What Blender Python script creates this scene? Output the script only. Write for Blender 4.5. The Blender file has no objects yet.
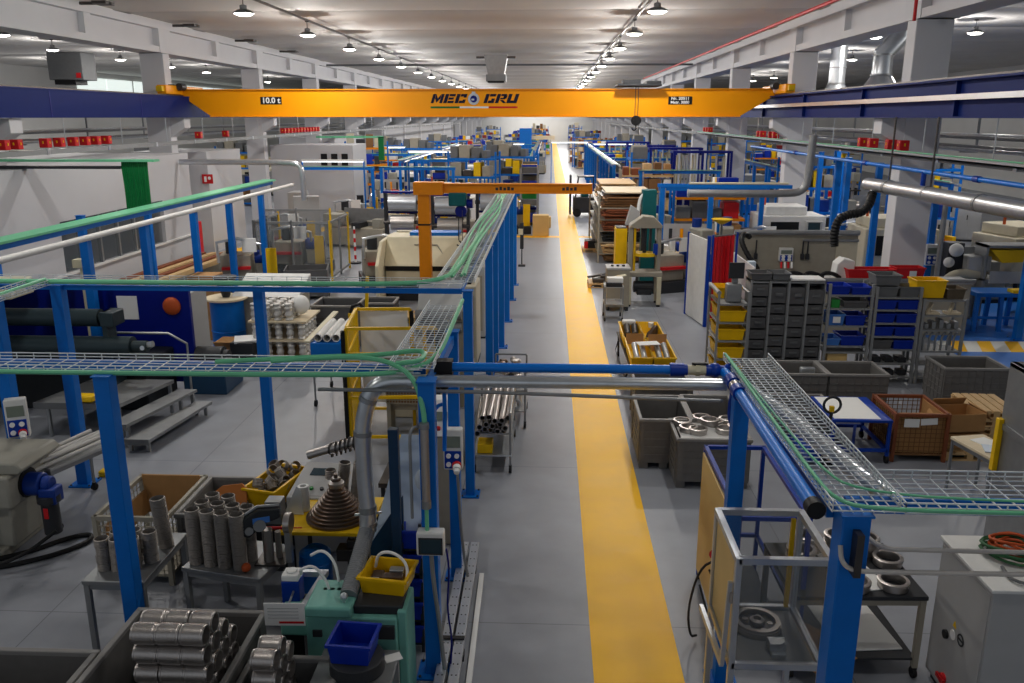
import bpy, math, random
from math import sin, cos, pi, radians, atan2, sqrt
from mathutils import Vector, Matrix
random.seed(7)
SC = bpy.context.scene
COL = SC.collection

# ---------------------------------------------------------------- camera
cam_data = bpy.data.cameras.new('camera')
cam_data.sensor_fit = 'HORIZONTAL'
cam_data.sensor_width = 36.0
cam_data.lens = 36.0 * 845.0 / 1024.0
cam_data.clip_end = 600
cam = bpy.data.objects.new('camera', cam_data)
COL.objects.link(cam)
cam.location = (0, 0, 5.0)
cam.rotation_euler = (radians(90 - 14.8787), 0, radians(2.4887))
SC.camera = cam

# ---------------------------------------------------------------- world, exposure
SC.view_settings.view_transform = 'Standard'
SC.view_settings.look = 'None'
SC.view_settings.gamma = 1.0
SC.view_settings.use_curve_mapping = False
SC.view_settings.exposure = 0.0
SC.cycles.use_denoising = True
SC.cycles.max_bounces = 6
SC.cycles.diffuse_bounces = 3
SC.cycles.glossy_bounces = 3
SC.cycles.transmission_bounces = 6
SC.cycles.transparent_max_bounces = 12
SC.cycles.caustics_reflective = False
SC.cycles.caustics_refractive = False
SC.cycles.sample_clamp_indirect = 4.0
W = bpy.data.worlds.new('daylight')
SC.world = W
W.use_nodes = True
W.node_tree.nodes['Background'].inputs[0].default_value = (0.86, 0.92, 1.0, 1)
W.node_tree.nodes['Background'].inputs[1].default_value = 0.34
LAMP_W = 78.0          # watts of each high bay lamp
FAR_LAMP_W = 88.0

# ---------------------------------------------------------------- helpers
def lin(c):
    return c / 12.92 if c <= 0.04045 else ((c + 0.055) / 1.055) ** 2.4

def pm(name, rgb, rough=0.5, metal=0.0, var=0.08, scale=6.0, bump=0.0, emit=0.0, alpha=None, coat=0.0, spec=None):
    m = bpy.data.materials.new(name)
    m.use_nodes = True
    nt = m.node_tree
    b = nt.nodes['Principled BSDF']
    r, g, bl = [lin(v / 255.0) for v in rgb]
    b.inputs['Roughness'].default_value = rough
    b.inputs['Metallic'].default_value = metal
    b.inputs['Specular IOR Level'].default_value = (0.28 if metal < 0.2 else 0.5) if spec is None else spec
    b.inputs['Base Color'].default_value = (r, g, bl, 1)
    if coat:
        b.inputs['Coat Weight'].default_value = coat
        b.inputs['Coat Roughness'].default_value = 0.15
    if var or bump:
        tc = nt.nodes.new('ShaderNodeTexCoord')
        nz = nt.nodes.new('ShaderNodeTexNoise')
        nz.inputs['Scale'].default_value = scale
        nz.inputs['Detail'].default_value = 4
        nt.links.new(tc.outputs['Object'], nz.inputs['Vector'])
        mx = nt.nodes.new('ShaderNodeMix')
        mx.data_type = 'RGBA'
        k0, k1 = 1 - var * 1.6, 1 + var * 1.6
        mx.inputs[6].default_value = (r * k0, g * k0, bl * k0, 1)
        mx.inputs[7].default_value = (min(1, r * k1), min(1, g * k1), min(1, bl * k1), 1)
        nt.links.new(nz.outputs['Fac'], mx.inputs[0])
        nt.links.new(mx.outputs[2], b.inputs['Base Color'])
        if bump:
            bp = nt.nodes.new('ShaderNodeBump')
            bp.inputs['Strength'].default_value = bump
            bp.inputs['Distance'].default_value = 0.02
            nt.links.new(nz.outputs['Fac'], bp.inputs['Height'])
            nt.links.new(bp.outputs[0], b.inputs['Normal'])
    if emit:
        b.inputs['Emission Color'].default_value = (r, g, bl, 1)
        b.inputs['Emission Strength'].default_value = emit
    if alpha is not None:
        b.inputs['Alpha'].default_value = alpha
    return m

MT = {}
def MAT(k, *a, **kw):
    MT[k] = pm(k, *a, **kw)
MAT('blue', (2, 108, 200), 0.42, var=0.06)
MAT('blue_pipe', (10, 120, 222), 0.32, var=0.04)
MAT('blue_fit', (8, 58, 160), 0.35)
MAT('blue_dark', (2, 22, 120), 0.4)
MAT('runway_blue', (6, 34, 104), 0.6, var=0.05, spec=0.15)
MAT('blue_bin', (10, 46, 160), 0.42)
MAT('blue_motor', (14, 50, 130), 0.4)
MAT('light_blue', (198, 212, 228), 0.35)
MAT('sky_blue', (70, 125, 205), 0.4)
MAT('steel_blue', (30, 62, 92), 0.4)
MAT('orange', (255, 164, 0), 0.38, var=0.03, scale=1.5)
MAT('orange_jib', (226, 136, 10), 0.42, var=0.06)
MAT('yellow', (235, 190, 15), 0.45)
MAT('yellow_plastic', (238, 188, 10), 0.4)
MAT('green_cable', (112, 196, 152), 0.4)
MAT('green_dark', (10, 110, 55), 0.45)
MAT('teal', (118, 182, 170), 0.45)
MAT('teal_dark', (10, 90, 95), 0.5)
MAT('galv', (206, 210, 214), 0.28, 0.8, var=0.1, scale=9)
MAT('galv_dull', (150, 152, 154), 0.45, 0.7, var=0.12)
MAT('alu', (200, 204, 210), 0.3, 0.7, var=0.05)
MAT('steel', (186, 180, 176), 0.34, 0.88, var=0.05, scale=12)
MAT('rail_pale', (200, 194, 188), 0.45)
MAT('casting_alloy', (204, 202, 198), 0.4, 0.3, var=0.06)
MAT('sign_ink', (12, 14, 46), 0.5, var=0)
MAT('board_orange', (200, 122, 62), 0.7)
MAT('steel_ribbed', (156, 150, 144), 0.5, 0.6, var=0.12, scale=30)
MAT('steel_dark', (84, 80, 78), 0.38, 0.8, var=0.12, scale=14)
MAT('bronze', (112, 96, 86), 0.34, 0.75, var=0.1)
MAT('wire', (226, 232, 236), 0.4, 0.15)
MAT('white', (222, 222, 220), 0.5)
MAT('wall_white', (205, 205, 203), 0.7, var=0.05, scale=0.6)
MAT('panel_white', (190, 190, 194), 0.55, var=0.04, scale=0.7)
MAT('paper', (240, 240, 238), 0.7, var=0.02)
MAT('cream', (214, 206, 178), 0.5, var=0.05)
MAT('beige', (196, 188, 166), 0.5, var=0.06)
MAT('beige_grey', (158, 152, 138), 0.5, var=0.08)
MAT('mill_grey', (150, 148, 138), 0.5, var=0.07)
MAT('cab_grey', (176, 176, 176), 0.5, var=0.04)
MAT('grey_paint', (138, 140, 142), 0.5)
MAT('grey_mid', (104, 106, 108), 0.5)
MAT('grey_crate', (112, 110, 108), 0.55, var=0.12, scale=10)
MAT('crate_rim', (140, 138, 136), 0.5)
MAT('brown_crate', (96, 84, 68), 0.6, var=0.15, scale=9)
MAT('bin_grey', (92, 92, 94), 0.5)
MAT('black', (22, 22, 24), 0.5)
MAT('rubber', (30, 30, 32), 0.7)
MAT('charcoal', (48, 50, 54), 0.5)
MAT('dark_machine', (30, 33, 36), 0.45, var=0.2, scale=5)
MAT('machine_green', (38, 54, 60), 0.4, 0.2)
MAT('red', (200, 30, 36), 0.45)
MAT('red_curtain', (200, 36, 44), 0.35, var=0.12, scale=4)
MAT('maroon', (126, 36, 32), 0.5)
MAT('wood', (206, 172, 124), 0.6, var=0.14, scale=8)
MAT('ply', (222, 188, 124), 0.55, var=0.06, scale=3)
MAT('wood_light', (222, 206, 176), 0.6, var=0.1)
MAT('card', (176, 132, 84), 0.8, var=0.1)
MAT('card_dark', (128, 92, 58), 0.8, var=0.12)
MAT('rust', (132, 74, 46), 0.6, var=0.2)
MAT('skin', (205, 160, 130), 0.6)
MAT('cloth_dark', (36, 40, 54), 0.85)
MAT('cloth_blue', (40, 66, 120), 0.85)
MAT('cloth_grey', (110, 110, 112), 0.85)
MAT('hair', (40, 30, 24), 0.7)
MAT('green', (40, 140, 60), 0.5)
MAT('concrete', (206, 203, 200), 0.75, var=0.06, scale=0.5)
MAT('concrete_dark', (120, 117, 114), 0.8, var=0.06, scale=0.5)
MAT('concrete_white', (214, 214, 218), 0.6, var=0.05, scale=0.8)
MAT('lamp_glow', (255, 250, 240), 0.5, var=0, emit=14.0)
MAT('tube_glow', (245, 250, 255), 0.5, var=0, emit=3.0)
MAT('window_glow', (230, 240, 235), 0.5, var=0, emit=0.9)
MAT('screen', (40, 60, 70), 0.2, var=0)
MAT('lcd', (120, 130, 120), 0.3, var=0)
MAT('clear', (120, 128, 134), 0.08, var=0, alpha=0.22)
MAT('frosted', (190, 200, 205), 0.2, var=0, alpha=0.45)
MAT('plastic_film', (225, 232, 236), 0.25, var=0.05, alpha=0.75)
MAT('lamp_cap', (120, 120, 122), 0.4, 0.5)
MAT('hose_orange', (190, 84, 40), 0.55)
MAT('hose_green', (50, 96, 60), 0.55)

def floor_mat(name, rgb, rough, var, sc2=0.35, seams=False, spec=0.28):
    m = pm(name, rgb, rough, 0, 0, spec=spec)
    nt = m.node_tree; b = nt.nodes['Principled BSDF']
    tc = nt.nodes.new('ShaderNodeTexCoord')
    n1 = nt.nodes.new('ShaderNodeTexNoise'); n1.inputs['Scale'].default_value = sc2; n1.inputs['Detail'].default_value = 6
    n2 = nt.nodes.new('ShaderNodeTexNoise'); n2.inputs['Scale'].default_value = 2.2; n2.inputs['Detail'].default_value = 8
    nt.links.new(tc.outputs['Object'], n1.inputs['Vector']); nt.links.new(tc.outputs['Object'], n2.inputs['Vector'])
    ad = nt.nodes.new('ShaderNodeMath'); ad.operation = 'ADD'
    nt.links.new(n1.outputs['Fac'], ad.inputs[0]); nt.links.new(n2.outputs['Fac'], ad.inputs[1])
    cr = nt.nodes.new('ShaderNodeValToRGB')
    r, g, bl = [lin(v / 255.0) for v in rgb]
    cr.color_ramp.elements[0].position = 0.32; cr.color_ramp.elements[1].position = 0.68
    cr.color_ramp.elements[0].color = (r * (1 - var), g * (1 - var), bl * (1 - var), 1)
    cr.color_ramp.elements[1].color = (r * (1 + var), g * (1 + var), bl * (1 + var), 1)
    hf = nt.nodes.new('ShaderNodeMath'); hf.operation = 'MULTIPLY'; hf.inputs[1].default_value = 0.5
    nt.links.new(ad.outputs[0], hf.inputs[0]); nt.links.new(hf.outputs[0], cr.inputs[0])
    last = cr.outputs[0]
    if seams:
        br = nt.nodes.new('ShaderNodeTexBrick')
        br.offset = 0
        br.inputs['Scale'].default_value = 1.0
        br.inputs['Brick Width'].default_value = 4.0; br.inputs['Row Height'].default_value = 4.0
        br.inputs['Mortar Size'].default_value = 0.006
        br.inputs['Color1'].default_value = (1, 1, 1, 1); br.inputs['Color2'].default_value = (1, 1, 1, 1)
        br.inputs['Mortar'].default_value = (0.55, 0.55, 0.55, 1)
        mp = nt.nodes.new('ShaderNodeMapping'); mp.inputs['Location'].default_value = (1.15, 0.4, 0)
        nt.links.new(tc.outputs['Object'], mp.inputs[0]); nt.links.new(mp.outputs[0], br.inputs['Vector'])
        mu = nt.nodes.new('ShaderNodeMix'); mu.data_type = 'RGBA'; mu.blend_type = 'MULTIPLY'; mu.inputs[0].default_value = 1
        nt.links.new(last, mu.inputs[6]); nt.links.new(br.outputs['Color'], mu.inputs[7]); last = mu.outputs[2]
    nt.links.new(last, b.inputs['Base Color'])
    rr = nt.nodes.new('ShaderNodeMapRange'); rr.inputs[3].default_value = rough - 0.08; rr.inputs[4].default_value = rough + 0.1
    nt.links.new(n2.outputs['Fac'], rr.inputs[0]); nt.links.new(rr.outputs[0], b.inputs['Roughness'])
    MT[name] = m
floor_mat('floor_epoxy', (140, 144, 153), 0.38, 0.15, seams=True, spec=0.4)
floor_mat('floor_yellow', (255, 194, 0), 0.42, 0.08, spec=0.2)
floor_mat('floor_blue', (52, 116, 200), 0.35, 0.1)
floor_mat('floor_white', (225, 225, 220), 0.4, 0.05)

class B:
    """collects shapes, then becomes one mesh"""
    def __init__(s):
        s.v = []; s.f = []
    def add(s, vs, fs):
        n = len(s.v)
        s.v.extend(Vector(v) for v in vs)
        s.f.extend([tuple(i + n for i in f) for f in fs])
        return s
    def box(s, x0, y0, z0, x1, y1, z1):
        vs = [(x0, y0, z0), (x1, y0, z0), (x1, y1, z0), (x0, y1, z0), (x0, y0, z1), (x1, y0, z1), (x1, y1, z1), (x0, y1, z1)]
        return s.add(vs, [(0, 3, 2, 1), (4, 5, 6, 7), (0, 1, 5, 4), (1, 2, 6, 5), (2, 3, 7, 6), (3, 0, 4, 7)])
    def cbox(s, c, d, rz=0, rx=0, ry=0):
        hx, hy, hz = d[0] / 2, d[1] / 2, d[2] / 2
        t = B().box(-hx, -hy, -hz, hx, hy, hz)
        M = Matrix.Translation(c) @ Matrix.Rotation(rz, 4, 'Z') @ Matrix.Rotation(ry, 4, 'Y') @ Matrix.Rotation(rx, 4, 'X')
        return s.add([M @ v for v in t.v], t.f)
    def bar(s, p0, p1, w, h, up=(0, 0, 1)):
        p0 = Vector(p0); p1 = Vector(p1); d = (p1 - p0); L = d.length; d.normalize()
        u = Vector(up)
        if abs(d.dot(u)) > 0.99: u = Vector((0, 1, 0))
        x = d.cross(u).normalized(); z = x.cross(d).normalized()
        vs = []
        for p in (p0, p1):
            for a, b in ((-1, -1), (1, -1), (1, 1), (-1, 1)):
                vs.append(p + x * (a * w / 2) + z * (b * h / 2))
        return s.add(vs, [(0, 1, 2, 3), (7, 6, 5, 4), (0, 4, 5, 1), (1, 5, 6, 2), (2, 6, 7, 3), (3, 7, 4, 0)])
    def tube(s, pts, r, n=8, cap=True):
        pts = [Vector(p) for p in pts]
        rs = r if isinstance(r, (list, tuple)) else [r] * len(pts)
        vs = []; fs = []
        t = (pts[1] - pts[0]).normalized()
        u = Vector((0, 0, 1)) if abs(t.z) < 0.9 else Vector((1, 0, 0))
        nx = t.cross(u).normalized()
        for i, p in enumerate(pts):
            if i == 0: t2 = pts[1] - pts[0]
            elif i == len(pts) - 1: t2 = pts[-1] - pts[-2]
            else: t2 = (pts[i + 1] - p).normalized() + (p - pts[i - 1]).normalized()
            if t2.length < 1e-9: t2 = t
            t2.normalize()
            nx = (nx - t2 * nx.dot(t2)).normalized()
            ny = t2.cross(nx)
            k = 1.0
            if 0 < i < len(pts) - 1:
                c = (pts[i + 1] - p).normalized().dot(t2)
                k = 1 / max(c, 0.6)
            for j in range(n):
                a = 2 * pi * j / n
                vs.append(p + (nx * cos(a) + ny * sin(a)) * rs[i] * (k if False else 1))
        for i in range(len(pts) - 1):
            for j in range(n):
                a = i * n + j; b = i * n + (j + 1) % n
                fs.append((a, b, b + n, a + n))
        if cap:
            fs.append(tuple(reversed(range(n)))); m = (len(pts) - 1) * n
            fs.append(tuple(range(m, m + n)))
        return s.add(vs, fs)
    def cyl(s, p0, p1, r0, r1=None, n=16):
        return s.tube([p0, p1], [r0, r0 if r1 is None else r1], n)
    def lathe(s, prof, c=(0, 0, 0), n=24, closed=False, M=None):
        vs = []; fs = []
        for r, z in prof:
            for j in range(n):
                a = 2 * pi * j / n
                v = Vector((r * cos(a), r * sin(a), z))
                if M: v = M @ v
                vs.append(v + Vector(c))
        k = len(prof)
        for i in range(k if closed else k - 1):
            i2 = (i + 1) % k
            for j in range(n):
                fs.append((i * n + j, i * n + (j + 1) % n, i2 * n + (j + 1) % n, i2 * n + j))
        if not closed:
            if prof[0][0] > 1e-6: fs.append(tuple(reversed(range(n))))
            if prof[-1][0] > 1e-6: fs.append(tuple(range((k - 1) * n, k * n)))
        return s.add(vs, fs)
    def ring(s, c, ro, ri, h, n=24, M=None):
        return s.lathe([(ri, 0), (ro, 0), (ro, h), (ri, h)], c, n, True, M)
    def prism(s, poly, a, b, axis='y'):
        n = len(poly); vs = []
        for t in (a, b):
            for p, q in poly:
                vs.append({'y': (p, t, q), 'x': (t, p, q), 'z': (p, q, t)}[axis])
        fs = [tuple(range(n)), tuple(reversed(range(n, 2 * n)))]
        for i in range(n):
            j = (i + 1) % n
            fs.append((i, i + n, j + n, j))
        return s.add(vs, fs)
    def sphere(s, c, r, n=12, sz=1.0, sx=1.0, sy=1.0):
        prof = [(max(r * sin(pi * i / n), 1e-7), -r * cos(pi * i / n)) for i in range(n + 1)]
        t = B().lathe(prof, (0, 0, 0), n * 2)
        return s.add([Vector((v.x * sx, v.y * sy, v.z * sz)) + Vector(c) for v in t.v], t.f)
    def tf(s, M):
        s.v = [M @ v for v in s.v]; return s
    def mesh(s, name, mat):
        me = bpy.data.meshes.new(name)
        me.from_pydata([tuple(v) for v in s.v], [], s.f)
        import bmesh
        bm = bmesh.new(); bm.from_mesh(me)
        bmesh.ops.recalc_face_normals(bm, faces=bm.faces)
        bm.to_mesh(me); bm.free()
        me.polygons.foreach_set('use_smooth', [True] * len(me.polygons))
        me.set_sharp_from_angle(angle=radians(35))
        me.materials.append(MT[mat] if isinstance(mat, str) else mat)
        me.update()
        return me

def obj(name, b, mat, parent=None, bev=0, label=None, kind=None):
    o = bpy.data.objects.new(name, b.mesh(name, mat) if isinstance(b, B) else b)
    COL.objects.link(o)
    if parent: o.parent = parent
    if bev:
        md = o.modifiers.new('bevel', 'BEVEL'); md.width = bev; md.segments = 2; md.limit_method = 'ANGLE'; md.angle_limit = radians(40)
    if label: o['label'] = label
    if kind: o['kind'] = kind
    return o
P = obj
def tag(o, label, cat, group=None, kind=None):
    o['label'] = label; o['category'] = cat
    if group: o['group'] = group
    if kind: o['kind'] = kind
    return o
def T(name, label, cat, loc=(0, 0, 0), rz=0.0, group=None):
    o = bpy.data.objects.new(name, None)
    o.empty_display_size = 0.1
    COL.objects.link(o)
    o.location = loc; o.rotation_euler = (0, 0, rz)
    return tag(o, label, cat, group)
def S(name, b, mat, label, cat, group=None, bev=0, kind=None):
    """a thing that is one mesh; its origin is moved to its base"""
    lo = [min(v[i] for v in b.v) for i in range(3)]; hi = [max(v[i] for v in b.v) for i in range(3)]
    c = Vector(((lo[0] + hi[0]) / 2, (lo[1] + hi[1]) / 2, lo[2]))
    b.tf(Matrix.Translation(-c))
    o = obj(name, b, mat, None, bev); o.location = c
    return tag(o, label, cat, group, kind)
def ST(name, b, mat, bev=0):
    return obj(name, b, mat, None, bev, kind='structure')
KIDS = {}
def dup(root, loc, rz=None, label=None, group=None):
    if root.name not in KIDS:
        KIDS[root.name] = [(c, list(c.children)) for c in root.children]
    r = root.copy(); COL.objects.link(r); r.location = loc
    if rz is not None: r.rotation_euler = (0, 0, rz)
    if label: r['label'] = label
    if group: r['group'] = group
    for ch, gs in KIDS[root.name]:
        c = ch.copy(); COL.objects.link(c); c.parent = r
        for g in gs:
            d = g.copy(); COL.objects.link(d); d.parent = c
    return r
ORD = ['first', 'second', 'third', 'fourth', 'fifth', 'sixth', 'seventh', 'eighth', 'ninth', 'tenth', 'eleventh', 'twelfth', 'thirteenth', 'fourteenth', 'fifteenth', 'sixteenth', 'seventeenth', 'eighteenth', 'nineteenth', 'twentieth']
def arc(c, r, a0, a1, n, plane='xz'):
    out = []
    for i in range(n + 1):
        a = radians(a0 + (a1 - a0) * i / n)
        u, v = r * cos(a), r * sin(a)
        out.append({'xz': (c[0] + u, c[1], c[2] + v), 'xy': (c[0] + u, c[1] + v, c[2]), 'yz': (c[0], c[1] + u, c[2] + v)}[plane])
    return out
def smooth_path(pts, it=2):
    pts = [Vector(p) for p in pts]
    for _ in range(it):
        q = [pts[0]]
        for a, b in zip(pts, pts[1:]):
            q += [a * 0.75 + b * 0.25, a * 0.25 + b * 0.75]
        q.append(pts[-1]); pts = q
    return pts
def text_mesh(txt, size, mat, parent, M, name='lettering', shear=0.0, bold=0.0, depth=0.004, width=None, label=None, top=False, cat=None):
    cu = bpy.data.curves.new('lettering', 'FONT')
    cu.body = txt; cu.size = size; cu.shear = shear; cu.offset = bold; cu.extrude = depth
    cu.align_x = 'CENTER'; cu.align_y = 'CENTER'; cu.resolution_u = 3
    t = bpy.data.objects.new('t', cu); COL.objects.link(t)
    dg = bpy.context.evaluated_depsgraph_get(); dg.update()
    me = bpy.data.meshes.new_from_object(t.evaluated_get(dg))
    bpy.data.objects.remove(t)
    if width and len(me.vertices):
        xs = [v.co.x for v in me.vertices]; k = width / (max(xs) - min(xs))
        for v in me.vertices: v.co.x *= k
    me.transform(M)
    me.materials.clear(); me.materials.append(MT[mat])
    o = bpy.data.objects.new(name, me); COL.objects.link(o); o.parent = parent
    if label: o['label'] = label
    return o
FACE = Matrix.Rotation(pi / 2, 4, 'X')      # upright text facing -Y

# ---------------------------------------------------------------- setting
ST('floor', B().box(-34, -6, -0.2, 34, 190, 0), 'floor_epoxy')
# painted floor lanes (paint skins a few millimetres thick)
ST('trim_1', B().box(0.46, 0, 0, 1.29, 190, 0.004), 'floor_yellow')
ST('trim_2', B().box(-2.6, 36.2, 0, 0.46, 36.75, 0.004).box(1.29, 36.2, 0, 1.95, 36.75, 0.004), 'floor_yellow')
ST('trim_3', B().box(8.9, 19.3, 0, 14.0, 60, 0.004).box(8.9, 14.5, 0, 11.6, 18.35, 0.004), 'floor_blue')
ST('trim_4', B().box(8.9, 18.35, 0, 14.0, 19.3, 0.003), 'floor_white')
b = B()
for k in range(8):
    x = 8.95 + k * 0.62
    b.add([(x, 18.36, 0.0035), (x + 0.3, 18.36, 0.0035), (x + 0.62, 19.29, 0.0035), (x + 0.32, 19.29, 0.0035),
           (x, 18.36, 0.006), (x + 0.3, 18.36, 0.006), (x + 0.62, 19.29, 0.006), (x + 0.32, 19.29, 0.006)],
          [(0, 3, 2, 1), (4, 5, 6, 7), (0, 1, 5, 4), (1, 2, 6, 5), (2, 3, 7, 6), (3, 0, 4, 7)])
ST('trim_5', b, 'floor_yellow')
ST('trim_6', B().add([(-13.0, 29.6, 0), (-12.4, 29.6, 0), (-9.6, 40, 0), (-10.4, 40, 0), (-13.0, 29.6, .004), (-12.4, 29.6, .004), (-9.6, 40, .004), (-10.4, 40, .004)],
    [(0, 3, 2, 1), (4, 5, 6, 7), (0, 1, 5, 4), (1, 2, 6, 5), (2, 3, 7, 6), (3, 0, 4, 7)]), 'floor_yellow')

# walls
ST('wall_back', B().box(-34, 180, 0, 34, 180.4, 8.8), 'wall_white')
ST('wall_left', B().box(-34.3, 12, 0, -34, 180, 8.8), 'wall_white')
ST('wall_right', B().box(30, 12, 0, 30.3, 180, 8.8), 'wall_white')

# ceiling of wide precast planks running across the hall, with recesses between them
b = B()
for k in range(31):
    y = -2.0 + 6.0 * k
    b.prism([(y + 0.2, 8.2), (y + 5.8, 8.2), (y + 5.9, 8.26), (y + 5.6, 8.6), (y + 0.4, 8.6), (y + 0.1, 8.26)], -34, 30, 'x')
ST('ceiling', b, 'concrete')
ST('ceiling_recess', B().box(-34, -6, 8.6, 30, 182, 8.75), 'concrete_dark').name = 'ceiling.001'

# columns, crane beams above them
NCOL = 17
for side, x0, x1 in (('right', 8.28, 9.12), ('left', -14.3, -13.45)):
    inner = x0 if side == 'right' else x1
    sg = -1 if side == 'right' else 1
    colb = B().box(-0.42, -0.26, 0, 0.42, 0.26, 7.15)
    cor = (B().prism([(sg * 0.42, 4.3), (sg * 0.95, 4.62), (sg * 0.95, 4.97), (sg * 0.42, 4.97)], -0.25, 0.25, 'y'))
    first = None
    for k in range(NCOL):
        y = 21.0 + 10 * k if side == 'right' else 20.6 + 10 * k
        if first is None:
            first = T('column', 'x', 'column', ((x0 + x1) / 2, y, 0))
            P('column_shaft', colb, 'concrete_white', first, 0.02)
            P('corbel', cor, 'concrete_white', first, 0.01)
            o = first
        else:
            o = dup(first, ((x0 + x1) / 2, y, 0))
        o['label'] = f'square white concrete column, {ORD[k] if k < 20 else "far"} from the front under the {side} crane rail'
        o['group'] = f'{side} row of columns'
    t = T('roof_beam', f'long white concrete roof beam with flanges above the {side} row of columns', 'beam', ((x0 + x1) / 2, 10, 7.15))
    w = B()
    w.box(-0.22, 0, 0.2, 0.22, 170, 0.78).box(-0.42, 0, 0, 0.42, 170, 0.2).box(-0.45, 0, 0.78, 0.45, 170, 1.02)
    P('beam_web', w, 'concrete_white', t)
    for k in range(17):
        y = (11.0 if side == 'right' else 10.6) + 10 * k
        P('stiffener', B().box(-0.44, y - 0.45, -0.0, 0.44, y + 0.45, 0.9).box(-0.40, y - 5.2, 0.02, 0.40, y - 4.8, 0.8), 'concrete_white', t)
    sk = B()  # white strips imitate daylight slots between beam top and roof slab
    for k in range(28):
        y0 = 0.3 + 6.0 * k
        sk.box(sg * 0.36 - 0.08, y0, 1.021, sg * 0.36 + 0.08, y0 + 4.8, 1.055)
    P('daylight_strip', sk, 'white', t)

# crane runway girders
t = T('crane_runway', 'dark blue crane runway girder with a silver conductor bar along the right side', 'crane rail', (7.78, 10, 4.98))
P('girder', B().box(-0.03, 0, 0.03, 0.03, 170, 0.7).box(-0.2, 0, 0, 0.2, 170, 0.03).box(-0.2, 0, 0.68, 0.2, 170, 0.72), 'runway_blue', t)
b = B()
for k in range(30): b.box(-0.12, 2 + 5.0 * k, 0.03, 0.12, 2.06 + 5.0 * k, 0.68)
P('stiffener', b, 'runway_blue', t)
P('conductor_bar', B().box(-0.23, 0.0, 0.33, -0.16, 170, 0.43), 'alu', t)
b = B()
for k in range(80): b.box(-0.2, 1 + 2 * k, 0.36, -0.03, 1.05 + 2 * k, 0.4)
P('conductor_bracket', b, 'steel_dark', t)
P('crane_track', B().box(-0.03, 0, 0.72, 0.03, 170, 0.77), 'steel_dark', t)
t = T('crane_runway', 'plain dark blue crane runway girder along the left side', 'crane rail', (-13.05, 10, 4.98))
P('girder', B().box(-0.06, 0, 0.03, 0.22, 170, 0.7).box(-0.22, 0, 0, 0.24, 170, 0.03).box(-0.22, 0, 0.68, 0.24, 170, 0.72), 'runway_blue', t)
b = B()
for k in range(30): b.box(0.22, 2 + 5.0 * k, 0.03, 0.228, 2.04 + 5.0 * k, 0.68)
P('joint_plate', b, 'blue_dark', t)
P('crane_track', B().box(-0.03, 0, 0.72, 0.03, 170, 0.77), 'steel_dark', t)

# overhead travelling crane
t = T('bridge_crane', 'orange ten tonne overhead bridge crane spanning the hall on blue rails', 'crane', (0, 31, 0))
gird = B().prism([(-13.0, 5.92), (-13.1, 5.72), (-12.1, 5.03), (6.6, 5.03), (7.75, 5.72), (7.65, 5.92)], -0.28, 0.28, 'y')
P('bridge_girder', gird, 'orange', t, 0.01)
P('girder_flange', B().box(-13.0, -0.36, 5.92, 7.65, 0.36, 5.95).box(-12.1, -0.36, 5.0, 6.6, 0.36, 5.03), 'orange', t)
for x in (-13.2, 7.9):
    e = P('end_truck', B().box(x - 0.16, -1.6, 5.76, x + 0.16, 1.6, 6.06), 'orange', t, 0.02)
    for yy in (-1.3, 1.3):
        P('wheel', B().cyl((x - 0.08, yy, 5.86), (x + 0.08, yy, 5.86), 0.11), 'steel_dark', e)
    P('drive_motor', B().cyl((x + (0.25 if x < 0 else -0.25), -0.75, 6.02), (x + (0.25 if x < 0 else -0.25), -0.35, 6.02), 0.12).box(x - 0.1, -0.8, 5.95, x + 0.1, -0.5, 6.1), 'charcoal', e)
    P('buffer', B().box(x - 0.1, -1.8, 5.84, x + 0.1, -1.6, 6.02), 'yellow', e)
h = P('hoist', B().box(2.3, -0.75, 6.02, 3.8, 0.75, 6.1).box(2.5, -0.6, 6.1, 3.1, 0.3, 6.24).box(3.3, -0.6, 6.1, 3.8, 0.6, 6.2), 'charcoal', t, 0.02)
P('hook_block', B().cyl((2.98, -0.43, 4.88), (3.02, -0.31, 4.88), 0.17).box(2.9, -0.42, 4.86, 3.1, -0.32, 5.02), 'black', h)
P('hoist_rope', B().cyl((2.95, -0.37, 5.0), (2.95, -0.37, 6.1), 0.012, n=6).cyl((3.05, -0.37, 5.0), (3.05, -0.37, 6.1), 0.012, n=6), 'steel_dark', h)
P('hook', B().tube([(3, -0.37, 4.75), (3.0, -0.37, 4.68)] + arc((2.94, -0.37, 4.62), 0.07, 30, -200, 8), 0.022, 8), 'black', h)
yf = -0.2825
LET = {'M': [(0, 0, .25, 1), (.75, 0, 1, 1)], 'E': [(0, 0, .34, 1), (.4, .74, 1, 1), (.4, .38, .9, .62), (.4, 0, 1, .26)],
       'C': [(0, 0, .34, 1), (.4, .72, 1, 1), (.4, 0, 1, .28), (.72, .6, 1, .72), (.72, .28, 1, .4)], 'G': [(0, 0, .34, 1), (.4, .72, 1, 1), (.4, 0, 1, .28), (.66, .28, 1, .5)],
       'R': [(0, 0, .34, 1), (.4, .76, .92, 1), (.66, .5, 1, .84), (.4, .42, .9, .58)], 'U': [(0, 0, .34, 1), (.66, 0, 1, 1), (.34, 0, .66, .28)]}
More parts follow.
